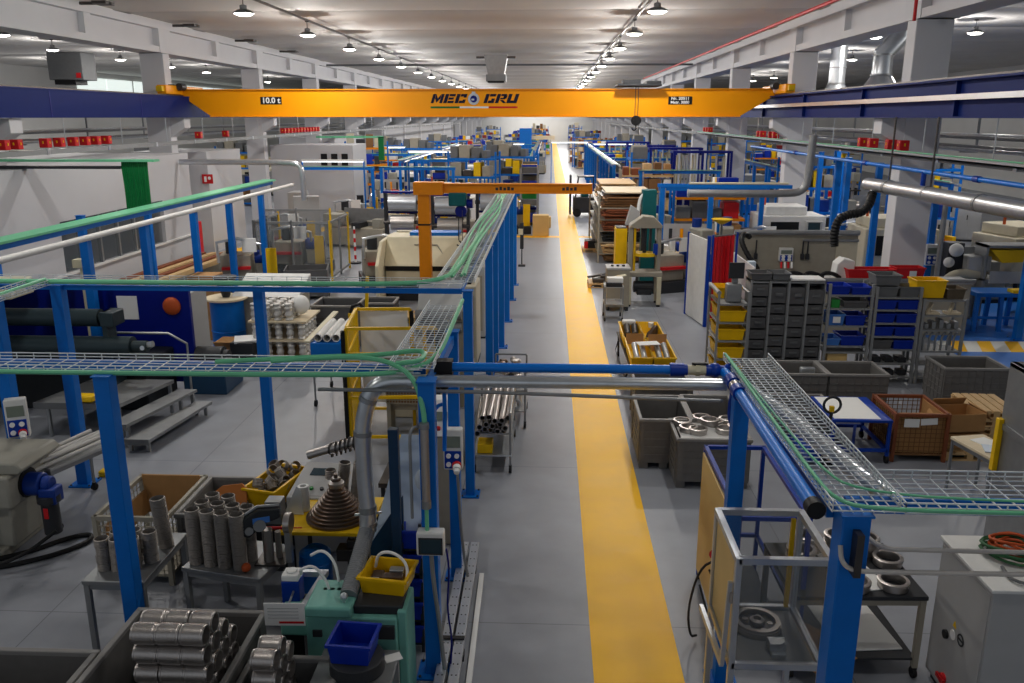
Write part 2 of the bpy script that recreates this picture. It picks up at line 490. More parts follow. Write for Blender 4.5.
def stencil(ch, x, z, w, h):
    b = B()
    for (u0, v0, u1, v1) in LET[ch]:
        b.prism([(x + u * w + v * h * .35, z + v * h) for u, v in ((u0, v0), (u1, v0), (u1, v1), (u0, v1))], yf - .004, yf + .004, 'y')
    if ch == 'M': b.prism([(x + u * w + v * h * .35, z + v * h) for u, v in ((.27, 1), (.5, .52), (.73, 1), (.73, .5), (.5, .05), (.27, .5))], yf - .004, yf + .004, 'y')
    if ch == 'R': b.prism([(x + u * w + v * h * .35, z + v * h) for u, v in ((.4, .34), (.72, .34), (1.12, 0), (.8, 0))], yf - .004, yf + .004, 'y')
    P('letter', b, 'sign_ink', t)
for ch, x in (('M', -4.2), ('E', -3.76), ('C', -3.36), ('G', -2.34), ('R', -1.94), ('U', -1.54)): stencil(ch, x, 5.47, .36 if ch != 'M' else .4, .31)
em = P('emblem', B().ring((0, 0, 0), 0.2, 0.12, 0.008, 28).tf(Matrix.Translation((-2.68, yf, 5.61)) @ FACE), 'galv', t, label='round grey emblem between the two words')
P('emblem_core', B().lathe([(0.12, 0), (0.12, 0.006)], n=24).tf(Matrix.Translation((-2.68, yf, 5.61)) @ FACE), 'blue_dark', em)
P('emblem_hook', B().box(-2.74, yf - 0.012, 5.74, -2.62, yf, 5.86).box(-2.76, yf - 0.012, 5.56, -2.66, yf - 0.006, 5.62), 'galv', em)
for k, m in enumerate(('green_dark', 'paper', 'red')):
    P('flag_stripe', B().box(-4.2 + k * 1.02, yf - 0.004, 5.3, -3.18 + k * 1.02, yf + 0.004, 5.36), m, t, label=('green', 'white', 'red')[k] + ' stripe under the lettering')
pl = P('capacity_plate', B().box(-10.26, yf - 0.006, 5.43, -9.5, yf + 0.004, 5.69), 'black', t)
text_mesh('10.0 t', 0.27, 'paper', pl, Matrix.Translation((-9.88, yf - 0.008, 5.56)) @ FACE, bold=0.008, width=0.62)
pl = P('serial_plate', B().box(4.1, yf - 0.006, 5.42, 4.92, yf + 0.004, 5.69), 'black', t)
text_mesh('Nr. 20511', 0.13, 'paper', pl, Matrix.Translation((4.51, yf - 0.008, 5.62)) @ FACE, bold=0.004, width=0.6)
text_mesh('Matr. 3000', 0.13, 'paper', pl, Matrix.Translation((4.5, yf - 0.008, 5.49)) @ FACE, bold=0.004, width=0.64)

# high bay lamps
lamp0 = None
def lamp(x, y, label, group, power, z=7.55):
    global lamp0
    if lamp0 is None:
        lamp0 = T('high_bay_lamp', 'x', 'lamp', (x, y, z))
        P('lamp_housing', B().lathe([(0.25, 0.0), (0.26, 0.03), (0.17, 0.09), (0.09, 0.11), (0.09, 0.2), (0.03, 0.22)], n=20), 'lamp_cap', lamp0)
        P('diffuser', B().lathe([(0.0001, -0.035), (0.13, -0.05), (0.24, -0.004), (0.24, 0.0)], n=20), 'lamp_glow', lamp0)
        P('hanger', B().cyl((0, 0, 0.2), (0, 0, 0.42), 0.012, n=6).box(-0.06, -0.02, 0.4, 0.06, 0.02, 0.44), 'steel_dark', lamp0)
        o = lamp0
    else:
        o = dup(lamp0, (x, y, z))
    o['label'] = label; o['group'] = group
    L = bpy.data.lights.new('lamp_light', 'AREA'); L.shape = 'DISK'; L.size = 0.4; L.energy = power
    L.color = (1.0, 0.955, 0.89); L.spread = radians(165)
    lo = bpy.data.objects.new('lamp_light', L); COL.objects.link(lo); lo.parent = o; lo.location = (0, 0, -0.06)
    L2 = bpy.data.lights.new('lamp_bulb', 'POINT'); L2.shadow_soft_size = 0.1; L2.energy = power * 1.6
    L2.color = (1.0, 0.965, 0.92)
    lo = bpy.data.objects.new('lamp_bulb', L2); COL.objects.link(lo); lo.parent = o; lo.location = (0, 0, -0.2)
    return o
def where(k):
    return f'{ORD[k]} from the front' if k < 12 else 'far back'
for row, x, nm in ((0, 2.65, 'right'), (1, -7.85, 'left')):
    for k in range(28):
        y = 22.7 + 5.9 * (k - 3)
        lb = f'glowing high bay lamp, {where(k - 3)}, {nm} row over the hall' if k >= 3 else f'round high bay lamp above the front of the {nm} lamp row'
        lamp(x, y, lb, f'{nm} lamp row', LAMP_W * (0.32 if k < 2 else 0.6 if k == 2 else 1.0) * (1.3 if k > 6 else 1))
    S('lamp_track', B().box(x - 0.03, 0, 7.98, x + 0.03, 178, 8.04), 'steel_dark', f'thin dark ceiling track carrying the {nm} row of lamps', 'lamp track')
for k, (x, y) in enumerate([(-19.1, 30.4), (-21.2, 37.1), (-21.4, 43.4), (-21.7, 49.8), (-22, 55.8), (-23, 71), (-28, 49)]):
    lamp(x, y, f'small bright ceiling lamp in the left side bay, {ORD[k]} from the front', 'left bay lamps', FAR_LAMP_W, 7.76)
for k, (x, y) in enumerate([(14.4, 31.1), (11.6, 32.6), (16.2, 65.0), (16.0, 70.6), (15, 24.5), (15, 45), (15, 54)]):
    lamp(x, y, f'small bright ceiling lamp in the right side bay, ' + ['beside the right edge of view', 'next to the third column', 'left of the third column, nearer', 'left of the third column, farther', 'nearest of all', 'midway back', 'farther back'][k], 'right bay lamps', FAR_LAMP_W, 7.76)

for k, x in enumerate((-7, -3.2, 2)):
    lamp(x, 174, f'glowing lamp close to the far end wall, {ORD[k]} from the left', 'far wall lamps', LAMP_W * 3, 7.76)
# ceiling vent unit and cross pipe, red sprinkler pipe
t = T('ceiling_vent', 'grey sheet metal ventilation cowl hanging from the ceiling behind the crane', 'vent', (-2.78, 45.5, 6.7))
P('vent_duct', B().add([(-.4, -.5, 0.35), (.4, -.5, .35), (.4, .5, .35), (-.4, .5, .35), (-.6, -.6, 1.35), (.6, -.6, 1.35), (.6, .6, 1.35), (-.6, .6, 1.35)],
   [(0, 3, 2, 1), (4, 5, 6, 7), (0, 1, 5, 4), (1, 2, 6, 5), (2, 3, 7, 6), (3, 0, 4, 7)]), 'galv_dull', t)
P('vent_box', B().box(-.5, -.55, 0.05, .5, .55, .4), 'grey_paint', t, 0.01)
P('grille', B().box(-.42, -.56, 0, .42, .5, .08), 'black', t)
P('side_arm', B().box(-1.0, -.4, 1.18, -.55, -.25, 1.28).box(.55, -.4, 1.18, 1.0, -.25, 1.28), 'steel_dark', t)
S('ceiling_pipe', B().cyl((-13, 51, 7.9), (8.1, 51, 7.9), 0.06, n=10), 'grey_mid', 'grey pipe running across under the ceiling behind the vent cowl', 'pipe')
S('sprinkler_pipe', B().tube([(6.9, 14, 7.75), (6.9, 66, 7.75)], 0.05, 8), 'red', 'dark red sprinkler pipe running along the ceiling by the right roof beam', 'pipe')
S('sprinkler_pipe', B().tube([(8.0, 20.2, 7.05), (8.0, 20.2, 8.05)], 0.04, 8), 'red', 'short red vertical pipe at the top of the nearest right column', 'pipe')
for k, (x, y) in enumerate(((-12.6, 24.6), (-12.6, 30.6), (-12.6, 36.6), (-12.6, 42.6))):
    S('beam_bracket', B().box(x - 0.5, y - 0.06, 8.02, x + 0.35, y + 0.06, 8.1).box(x - 0.05, y - 0.25, 8.02, x + 0.35, y + 0.25, 8.1), 'steel_dark', f'small dark bracket where the ceiling meets the left roof beam, {ORD[k]} from the front', 'bracket', 'ceiling brackets')

# ducts in the right bay seen above the crane rail
for k, (x, y) in enumerate(((10.1, 27.5), (11.0, 34.5))):
    t = T('roof_duct', ['bent galvanised ventilation duct above the right crane rail, nearer one', 'straight galvanised ventilation duct above the right crane rail, farther one'][k], 'duct', (x, y, 5.6))
    dx = 0.45 if k == 0 else 0.0
    P('duct_pipe', B().tube([(0, 0, 0.6), (0, 0, 1.25), (dx, 0, 1.75), (dx, 0, 2.6)], 0.3, 18), 'galv', t)
    P('duct_cone', B().lathe([(0.62, 0), (0.62, 0.1), (0.3, 0.62), (0.32, 0.64)], n=18), 'galv', t)
    b = B()
    for z in (0.62, 1.2): b.ring((0, 0, z), 0.33, 0.29, 0.05, 18)
    P('duct_flange', b, 'galv_dull', t)
# duct unit and windows in the left bay
t = T('heater_unit', 'grey box shaped air heater hanging under the ceiling of the left bay', 'heater', (-24.8, 45.0, 6.59))
P('heater_body', B().box(-.9, -.7, .25, .9, .7, 1.6), 'grey_mid', t, .03)
P('heater_grille', B().box(-.6, -.75, .02, .5, .4, .25), 'black', t)
P('warning_plate', B().box(.55, -.72, .35, .8, -.69, .6), 'red', t)
for k in range(12):
    b = B().box(-33.98, 62 + 8.6 * k, 6.3, -33.9, 66 + 8.6 * k, 7.8).box(-33.98, 66.15 + 8.6 * k, 6.3, -33.9, 70.2 + 8.6 * k, 7.8)
    ST(f'window_{k+1}', b, 'window_glow')
# =============================================================== shared builders
def PW(name, b, mat, t, bev=0, label=None, kind=None):
    """part whose shape was given in hall coordinates"""
    return obj(name, b.tf(Matrix.Translation(-Vector(t.location))), mat, t, bev, label, kind)

def post(x, y, h, label, s=0.14, group=None, plate=True):
    t = T('support_post', label, 'post', (x, y, 0), 0, group)
    k = s / 2
    P('post_shaft', B().box(-k, -k, 0.0, k, k, h), 'blue', t, 0.008)
    if plate:
        P('base_plate', B().box(-k * 2.1, -k * 2.1, 0, k * 2.1, k * 2.1, 0.018), 'blue', t)
        b = B()
        for a in (-1, 1):
            for c in (-1, 1): b.cyl((a * k * 1.7, c * k * 1.7, 0.018), (a * k * 1.7, c * k * 1.7, 0.035), 0.014, n=6)
        P('anchor_bolt', b, 'steel_dark', t)
    P('top_plate', B().box(-k * 1.15, -k * 1.15, h, k * 1.15, k * 1.15, h + 0.012), 'blue', t)
    return t
def wire(b, p0, p1, r=0.0045):
    b.bar(p0, p1, r * 2, r * 2)
def tray(label, loc, rz, L, w, step, nl=7, r=0.0045, side=0.06, group=None, ends=True):
    """wire mesh cable tray lying along its own x axis"""
    t = T('cable_tray', label, 'cable tray', loc, rz, group)
    b = B()
    for i in range(nl): wire(b, (0, w * i / (nl - 1), 0), (L, w * i / (nl - 1), 0), r)
    n = int(L / step)
    for i in range(n + 1): wire(b, (i * step, 0, 0.006), (i * step, w, 0.006), r)
    P('tray_floor', b, 'wire', t)
    for yy in (0, w):
        b = B()
        wire(b, (0, yy, side), (L, yy, side), r * 1.2)
        wire(b, (0, yy, side * 0.5), (L, yy, side * 0.5), r)
        for i in range(n + 1): wire(b, (i * step, yy, 0), (i * step, yy, side), r)
        P('tray_side', b, 'wire', t)
    return t
def pipe(name, label, pts, r, mat, cat='pipe', n=12, group=None):
    return S(name, B().tube(pts, r, n), mat, label, cat, group)
def crate(label, cx, cy, w, d, h, rz=0.0, mat='grey_crate', wall='ribs', feet=0.1, rim='crate_rim', name='pallet_crate', group=None, t0=None):
    t = T(name, label, 'crate', (cx, cy, 0), rz, group)
    x, y = w / 2, d / 2; k = 0.03
    b = B().box(-x + k, -y + k, feet, x - k, y - k, feet + 0.03)
    P('crate_floor', b, mat, t)
    for nm, (x0, y0, x1, y1) in (('f', (-x, -y, x, -y + k)), ('b', (-x, y - k, x, y)), ('l', (-x, -y + k, -x + k, y - k)), ('r', (x - k, -y + k, x, y - k))):
        b = B().box(x0, y0, feet, x1, y1, h - 0.04)
        horiz = (x1 - x0) > (y1 - y0)
        L = (x1 - x0) if horiz else (y1 - y0)
        sgn = {'f': -1, 'b': 1, 'l': -1, 'r': 1}[nm]
        def rib(u0, z0, u1, z1, o=0.012):
            if horiz:
                ya = y0 - o if sgn < 0 else y1; yb = y0 if sgn < 0 else y1 + o
                b.box(x0 + u0, ya, z0, x0 + u1, yb, z1)
            else:
                xa = x0 - o if sgn < 0 else x1; xb = x0 if sgn < 0 else x1 + o
                b.box(xa, y0 + u0, z0, xb, y0 + u1, z1)
        if wall == 'ribs':
            for z in (0.16, 0.34, 0.52, 0.68):
                zz = feet + (h - feet) * z
                rib(0.02, zz, L - 0.02, zz + 0.02)
            for u in (0.0, 0.9): rib(u * L + 0.01, feet, u * L + 0.09 * L, h - 0.05, 0.016)
        elif wall == 'grid':
            n = max(3, int(L / 0.13))
            for i in range(n + 1): rib((L - 0.02) * i / n, feet, (L - 0.02) * i / n + 0.02, h - 0.04)
            for i in range(1, 5): rib(0, feet + (h - feet) * i / 5.5, L, feet + (h - feet) * i / 5.5 + 0.018)
        P('crate_wall', b, mat, t)
    o = 0.022
    b = B().box(-x - o, -y - o, h - 0.045, x + o, -y + k, h).box(-x - o, y - k, h - 0.045, x + o, y + o, h)
    b.box(-x - o, -y + k, h - 0.045, -x + k, y - k, h).box(x - k, -y + k, h - 0.045, x + o, y - k, h)
    P('crate_rim', b, rim, t, 0.008)
    for xx in (-x + 0.07, 0, x - 0.07):
        P('foot', B().box(xx - 0.06, -y + 0.02, 0, xx + 0.06, y - 0.02, feet), mat, t)
    return t
def wire_crate(label, cx, cy, w, d, h, rz, mat, name='wire_crate', step=0.06, feet=0.1, post_mat=None):
    t = T(name, label, 'crate', (cx, cy, 0), rz)
    x, y = w / 2, d / 2; pmt = post_mat or mat
    for sx in (-1, 1):
        for sy in (-1, 1):
            P('corner_post', B().cbox((sx * x, sy * y, h / 2), (0.05, 0.05, h)), pmt, t)
    P('crate_floor', B().box(-x, -y, feet, x, y, feet + 0.03), mat, t)
    P('top_frame', B().box(-x, -y - 0.02, h - 0.05, x, -y + 0.02, h).box(-x, y - 0.02, h - 0.05, x, y + 0.02, h).box(-x - 0.02, -y, h - 0.05, -x + 0.02, y, h).box(x - 0.02, -y, h - 0.05, x + 0.02, y, h), pmt, t)
    for (ax, L, fix) in (('x', w, -y), ('x', w, y), ('y', d, -x), ('y', d, x)):
        b = B(); n = int(L / step)
        for i in range(1, n):
            u = -L / 2 + L * i / n
            wire(b, (u, fix, feet) if ax == 'x' else (fix, u, feet), (u, fix, h - .04) if ax == 'x' else (fix, u, h - .04), 0.004)
        for i in range(1, int((h - feet) / step)):
            z = feet + i * step
            wire(b, (-L / 2, fix, z) if ax == 'x' else (fix, -L / 2, z), (L / 2, fix, z) if ax == 'x' else (fix, L / 2, z), 0.004)
        P('wire_side', b, mat, t)
    return t
def table(label, cx, cy, w, d, h, rz=0.0, top='galv_dull', leg='grey_paint', name='work_table', shelf=None, casters=False, leg_w=0.05, top_t=0.04, cat='table', corners=None):
    t = T(name, label, cat, (cx, cy, 0), rz)
    x, y = w / 2, d / 2
    P('tabletop', B().box(-x, -y, h - top_t, x, y, h), top, t, 0.006)
    P('apron', B().box(-x + .02, -y + .02, h - top_t - 0.06, x - .02, -y + .05, h - top_t).box(-x + .02, y - .05, h - top_t - .06, x - .02, y - .02, h - top_t)
      .box(-x + .02, -y + .05, h - top_t - .06, -x + .05, y - .05, h - top_t).box(x - .05, -y + .05, h - top_t - .06, x - .02, y - .05, h - top_t), leg, t)
    z0 = 0.11 if casters else 0.0
    for sx in (-1, 1):
        for sy in (-1, 1):
            px, py = sx * (x - leg_w / 2 - .01), sy * (y - leg_w / 2 - .01)
            l = P('leg', B().cbox((px, py, (h - top_t + z0) / 2), (leg_w, leg_w, h - top_t - z0)), leg, t)
            if casters:
                P('caster', B().cyl((px - 0.018, py, 0.05), (px + 0.018, py, 0.05), 0.05, n=14).box(px - .025, py - .015, 0.05, px + .025, py + .015, 0.115), 'rubber', l)
    if shelf is not None:
        P('shelf', B().box(-x + .03, -y + .03, shelf - .02, x - .03, y - .03, shelf), top if isinstance(top, str) else leg, t)
    return t
def bin_box(name, label, cx, cy, z, w, d, h, mat, rz=0.0, cat='bin', group=None, wall=0.012):
    """open plastic bin with sloping walls and a lip"""
    t = T(name, label, cat, (cx, cy, z), rz, group)
    a, c = 0.88, wall
    def fr(kx, ky, zz): return [(-w / 2 * kx, -d / 2 * ky, zz), (w / 2 * kx, -d / 2 * ky, zz), (w / 2 * kx, d / 2 * ky, zz), (-w / 2 * kx, d / 2 * ky, zz)]
    vs = fr(a, a, 0) + fr(1, 1, h) + fr(1 - 2 * c / w, 1 - 2 * c / d, h) + fr(a - 2 * c / w, a - 2 * c / d, c)
    fs = [(0, 3, 2, 1), (12, 13, 14, 15)]
    for k in range(3):
        for i in range(4):
            j = (i + 1) % 4
            fs.append((k * 4 + i, k * 4 + j, k * 4 + 4 + j, k * 4 + 4 + i))
    P('bin_body', B().add(vs, fs), mat, t)
    o = 0.014
    P('bin_lip', B().box(-w / 2 - o, -d / 2 - o, h - .025, w / 2 + o, -d / 2, h).box(-w / 2 - o, d / 2, h - .025, w / 2 + o, d / 2 + o, h).box(-w / 2 - o, -d / 2, h - .025, -w / 2, d / 2, h).box(w / 2, -d / 2, h - .025, w / 2 + o, d / 2, h), mat, t)
    return t

def sleeve_mesh(r, h, nrib=5, n=20):
    prof = [(r * 0.86, 0)]
    for i in range(nrib):
        z = h * i / nrib; k = h / nrib
        prof += [(r * 0.91, z + 0.05 * k), (r, z + 0.3 * k), (r, z + 0.7 * k), (r * 0.91, z + 0.95 * k)]
    prof += [(r * 0.86, h)]
    return B().lathe(prof, n=n, closed=True).mesh('sleeve', 'steel_ribbed')
SLEEVE = {}
def sleeve(x, y, z, label, group, r=0.07, h=0.09, tilt=(0, 0, 0)):
    key = (r, h)
    if key not in SLEEVE: SLEEVE[key] = sleeve_mesh(r, h)
    o = bpy.data.objects.new('steel_sleeve', SLEEVE[key]); COL.objects.link(o)
    o.location = (x, y, z); o.rotation_euler = tilt
    return tag(o, label, 'pipe sleeve', group)

# =============================================================== left side: blue frame, trays, pipes
post(-3.83, 6.83, 2.84, 'thick blue steel post in the left foreground rising behind the heaped grey crate')
post(-1.02, 6.8, 2.84, 'blue steel post carrying the small white switch box beside the aisle')
post(-0.99, 8.5, 2.84, 'blue steel post with the white and blue socket box, behind the nearest aisle post', 0.12)
post(-1.03, 10.62, 2.84, 'blue steel post at the corner of the second cable tray beside the tube cart', 0.12)
post(-6.5, 10.75, 2.84, 'blue steel post behind the table of steel rods on the left', 0.15)
post(-6.78, 9.85, 2.84, 'blue steel post at the left edge of view behind the milling machine', 0.15)
post(-3.87, 10.95, 2.84, 'single blue steel post standing on open floor in front of the stacked castings', 0.13)
for k, (y, s) in enumerate(((14.5, .13), (16.2, .12), (18.3, .13), (20.8, .13), (23.4, .13), (25.6, .12))):
    post(-1.03, y, 2.84, f'blue steel post under the long tray beside the yellow lane, {ORD[k]} behind the tube carts', s, 'posts along the aisle tray')
def rail(label, p0, p1, s=0.08, mat='blue'):
    return S('frame_rail', B().bar(p0, p1, s, s * 1.3), mat, label, 'rail')
rail('blue rail under the nearest cable tray on the left', (-7.6, 7.3, 2.79), (-1.1, 7.3, 2.79), 0.07)
rail('blue rail under the second cable tray from the left edge to the aisle', (-9.5, 10.78, 2.82), (-1.11, 10.7, 2.82), 0.05)
rail('thin blue rail under the long aisle tray running away from the viewer', (-1.12, 10.72, 2.82), (-1.12, 25.6, 2.82), 0.03)
rail('blue rail under the short tray between the first two aisle posts', (-1.02, 6.9, 2.77), (-1.0, 8.42, 2.77), 0.07)
tray('long wire mesh cable tray crossing the left foreground above the steps', (-7.6, 6.9, 2.845), 0, 6.5, 0.38, 0.16, 5, 0.0035)
tray('slanting wire mesh tray over the yellow guard fence by the aisle', (-0.98, 6.94, 2.9), pi / 2, 2.55, 0.38, 0.09, 7, 0.0035)
tray('second wire mesh cable tray crossing in front of the blue machine', (-9.5, 10.72, 2.87), 0, 8.4, 0.3, 0.2, 4, 0.0035)
tray('long wire mesh tray running back beside the aisle above a row of blue posts', (-0.98, 11.05, 2.87), pi / 2, 14.6, 0.5, 0.14, 6, 0.005)
tray('short wire mesh tray at the left edge joining the second tray', (-6.55, 9.0, 2.87), pi / 2, 1.75, 0.3, 0.12, 4)
def cable(label, pts, r=0.022, mat='green_cable', it=2, group=None):
    return S('cable', B().tube(smooth_path(pts, it), r, 8), mat, label, 'cable', group)
cable('thick green cable along the front edge of the nearest left tray', [(-7.6, 6.84, 2.86), (-4, 6.84, 2.86), (-1.7, 6.85, 2.86), (-1.2, 6.92, 2.88), (-0.98, 7.2, 2.92), (-0.97, 8.2, 2.95), (-0.98, 9.45, 2.97)], 0.023)
cable('green cable looping down from the tray into the steel conduit', [(-2.4, 6.96, 2.95), (-1.7, 7.04, 2.98), (-1.35, 6.96, 2.96), (-1.12, 6.82, 2.85), (-1.04, 6.70, 2.62), (-1.03, 6.69, 2.5)], 0.022)
cable('second green cable lying loosely in the nearest tray', [(-2.9, 6.98, 2.93), (-2.0, 7.08, 2.96), (-1.5, 7.1, 2.97), (-1.1, 7.3, 2.98), (-1.08, 7.02, 2.95), (-1.3, 6.93, 2.95)], 0.022)
cable('thick green cable along the front edge of the second tray', [(-9.5, 10.66, 2.91), (-5, 10.66, 2.91), (-1.9, 10.66, 2.91), (-1.45, 10.85, 2.93), (-1.3, 11.4, 2.93), (-1.28, 13, 2.93), (-1.25, 16, 2.93)], 0.032)
for k, (dx, ph) in enumerate(((0.0, 0.2), (0.09, 1.4), (0.16, 2.6), (-0.06, 0.9))):
    pts = [(-1.32 + dx + 0.05 * sin(ph + j * 1.1), 11.3 + j * 1.5, 2.9 + 0.015 * k) for j in range(10)]
    cable('pale green cable winding along the long aisle tray', pts, 0.02, group='cables in the aisle tray')
cable('green cable along the short tray at the left edge', [(-6.58, 8.9, 2.94), (-6.58, 9.8, 2.94), (-6.57, 10.6, 2.95)], 0.025)
cable('green cable dropping down the post at the left edge', [(-6.72, 9.55, 2.9), (-6.78, 9.6, 2.8), (-6.8, 9.68, 2.4), (-6.8, 9.68, 2.0)], 0.018)

# pipes crossing the aisle
t = T('air_pipe', 'bright blue compressed air pipe crossing over the yellow lane with a valve', 'pipe', (-0.9, 7.18, 2.85))
P('pipe_run', B().cyl((0, 0, 0), (1.98, 0, 0), 0.042, n=14), 'blue_pipe', t)
P('coupling', B().cyl((1.98, 0, 0), (2.10, 0, 0), 0.062).cyl((2.1, 0, 0), (2.13, 0, 0), .05), 'blue_fit', t)
v = P('valve', B().cyl((2.13, 0, 0), (2.20, 0, 0), 0.045).cyl((2.2, 0, 0), (2.24, 0, 0), .056, n=6).cyl((2.24, 0, 0), (2.29, 0, 0), .045), 'cream', t)
P('valve_handle', B().box(2.17, -0.015, 0.05, 2.31, 0.015, 0.066).cyl((2.2, 0, 0.03), (2.2, 0, .06), .014, n=8), 'black', v)
P('coupling', B().cyl((2.29, 0, 0), (2.33, 0, 0), 0.055).sphere((2.37, 0, 0), 0.066).cyl((2.37, 0, 0), (2.5, 0, 0), .045).sphere((2.5, 0, 0), .064), 'blue_fit', t)
P('pipe_bracket', B().box(-0.1, -0.06, -0.07, 0.06, 0.06, 0.065).cyl((-0.02, 0, -0.07), (-0.02, 0, -0.2), .05, .04), 'black', t)
P('drop_hose', B().tube([(-0.02, 0, -0.15), (-0.02, 0, -0.45), (-.03, 0, -.8)], 0.02, 8), 'blue_pipe', t)
pipe('blue_hose', 'thin blue hose bending from the air pipe drop to the aisle post', smooth_path([(-0.92, 7.2, 2.5), (-1.0, 7.24, 2.46), (-1.05, 7.26, 2.35), (-1.06, 7.26, 2.1), (-1.05, 7.26, 1.3)]), 0.018, 'blue_pipe', 'hose', 8)
t = T('extraction_duct', 'shiny galvanised extraction duct crossing the aisle and bending down on the left', 'duct', (0, 7.05, 2.76))
P('duct_run', B().cyl((-1.2, 0, 0), (1.55, 0, 0), 0.055, n=18), 'galv', t)
P('duct_collar', B().cyl((-0.62, 0, 0), (-0.56, 0, 0), .062).cyl((-0.56, 0, 0), (-0.52, 0, 0), .06).cyl((-1.22, 0, 0), (-1.18, 0, 0), .084), 'galv', t)
pts = [(-1.2, 0, 0), (-1.38, 0, 0), (-1.5, 0, -0.05), (-1.57, 0, -0.14), (-1.63, 0, -0.35), (-1.65, 0, -0.5), (-1.65, 0, -0.95), (-1.63, -0.02, -1.25)]
P('duct_bend', B().tube(smooth_path(pts, 2), 0.074, 18), 'galv', t)
for p, q in (((-1.575, 0, -.16), (-1.59, 0, -.2)), ((-1.645, 0, -.48), (-1.648, 0, -.52)), ((-1.63, -.02, -1.2), (-1.63, -.02, -1.26)), ((-1.63, -.02, -1.36), (-1.63, -.02, -1.4))): P('duct_clamp', B().cyl(p, q, .083, n=18), 'galv_dull', t)
P('duct_sleeve', B().cyl((-1.63, -.02, -1.24), (-1.635, -.03, -1.45), 0.078, n=18).bar((-1.75, -.03, -1.29), (-1.5, -.03, -1.26), .02, .02), 'galv', t)
hp = []; hr = []
for i in range(61):
    u = i / 60
    hp.append((-1.635 - 0.045 * u, -0.03 - 0.64 * u, -1.42 - 0.3 * u)); hr.append(0.068 if i % 2 else 0.075)
P('flexible_hose', B().tube(hp, hr, 16), 'grey_paint', t)
pipe('thin_conduit', 'thin pale steel pipe crossing the aisle below the extraction duct', [(-2.0, 6.95, 2.7), (-0.5, 6.95, 2.695), (1.5, 6.9, 2.66)], 0.017, 'galv_dull', 'pipe', 8)

# conduit, boxes on the aisle posts
t = T('conduit', 'thick steel conduit clipped to the nearest aisle post above the switch box', 'pipe', (-1.03, 6.66, 1.68))
P('conduit_tube', B().cyl((0, 0, 0.06), (0, 0, 0.82), 0.036, n=14), 'steel', t)
P('conduit_cuff', B().cyl((0, 0, 0.78), (0, 0, 0.83), .042), 'galv_dull', t)
P('conduit_cuff', B().cyl((0, 0, .05), (0, 0, .12), .042), 'galv_dull', t)
P('green_lead', B().cyl((0, 0, -0.16), (0, 0, 0.08), 0.018, n=8), 'green_cable', t)
pipe('thin_conduit', 'thin grey conduit bent over at the top beside the thick conduit', smooth_path([(-1.08, 6.72, 2.45), (-1.13, 6.7, 2.46), (-1.16, 6.68, 2.4), (-1.16, 6.68, 2.2), (-1.16, 6.68, 1.62)]), 0.014, 'galv_dull', 'pipe', 8)
def socket_box(name, label, loc, rz, w, h, d, sockets, meter=True, plug=False):
    t = T(name, label, 'socket box', loc, rz)
    P('box_body', B().box(-w / 2, -d, 0, w / 2, 0, h), 'white', t, 0.015)
    if meter: P('meter_window', B().box(-w * .4, -d - .008, h * .56, w * .4, -d, h * .84), 'lcd', t, .003)
    if sockets:
        b = P('socket_panel', B().box(-w * .44, -d - .012, h * .05, w * .44, -d, h * .48), 'blue_fit', t, .003)
        for sx in (-1, 1):
            for z in (.16, .37):
                P('socket', B().cyl((sx * w * .22, -d - .03, h * z), (sx * w * .22, -d - .01, h * z), w * .13, n=12), 'paper' if not (plug and sx > 0 and z < .2) else 'red', b)
    if plug:
        q = P('plug', B().cyl((w * .22, -d - .03, h * .16), (w * .26, -d - .11, h * .12), .045, .04).cyl((w * .26, -d - .11, h * .12), (w * .27, -d - .15, h * .08), .03), 'paper', t)
        P('plug_cap', B().cyl((w * .21, -d - .028, h * .165), (w * .235, -d - .06, h * .145), .05), 'red', q)
    return t
socket_box('socket_box', 'white socket box with blue panel and red plug on the second aisle post', (-0.99, 8.43, 1.36), 0, 0.2, 0.46, 0.11, True, plug=True)
cable('grey power cable hanging down the second aisle post', [(-0.94, 8.26, 1.38), (-0.93, 8.3, 1.1), (-0.92, 8.36, 0.6), (-0.86, 8.3, 0.15), (-0.8, 8.2, 0.03), (-0.9, 8.0, 0.03)], 0.016, 'grey_paint')
t = T('switch_box', 'small white switch box with grey window on the nearest aisle post', 'switch box', (-1.0, 6.72, 1.3))
P('box_body', B().box(-.12, -.12, 0, .12, 0, .22), 'white', t, .015)
P('box_window', B().box(-.085, -.128, .03, .095, -.119, .16), 'screen', t, .003)
P('window_frame', B().box(-.1, -.126, .02, -.085, -.118, .17).box(.095, -.126, .02, .11, -.118, .17).box(-.1, -.126, .16, .11, -.118, .175).box(-.1, -.126, .015, .11, -.118, .03), 'charcoal', t)
cable('grey cable running down the nearest aisle post below its switch box', [(-1.0, 6.66, 1.3), (-.99, 6.68, 1.0), (-.95, 6.7, .6), (-.92, 6.7, .2), (-.88, 6.6, .02)], 0.02, 'grey_paint')
cable('thin violet cable down the right of the nearest aisle post', [(-.87, 6.7, 1.32), (-.85, 6.72, 1.1), (-.88, 6.72, .7), (-.84, 6.74, .4), (-.86, 6.74, .1)], 0.009, 'blue_dark')
socket_box('socket_box', 'white socket box with blue panel on the post behind the milling machine', (-6.62, 9.72, 1.13), radians(24), 0.24, 0.5, 0.13, True, plug=True)
cable('white cable hanging from the plug beside the rod table', [(-6.47, 9.55, 1.17), (-6.4, 9.5, 1.12), (-6.37, 9.5, .95), (-6.36, 9.55, .75)], 0.014, 'white')

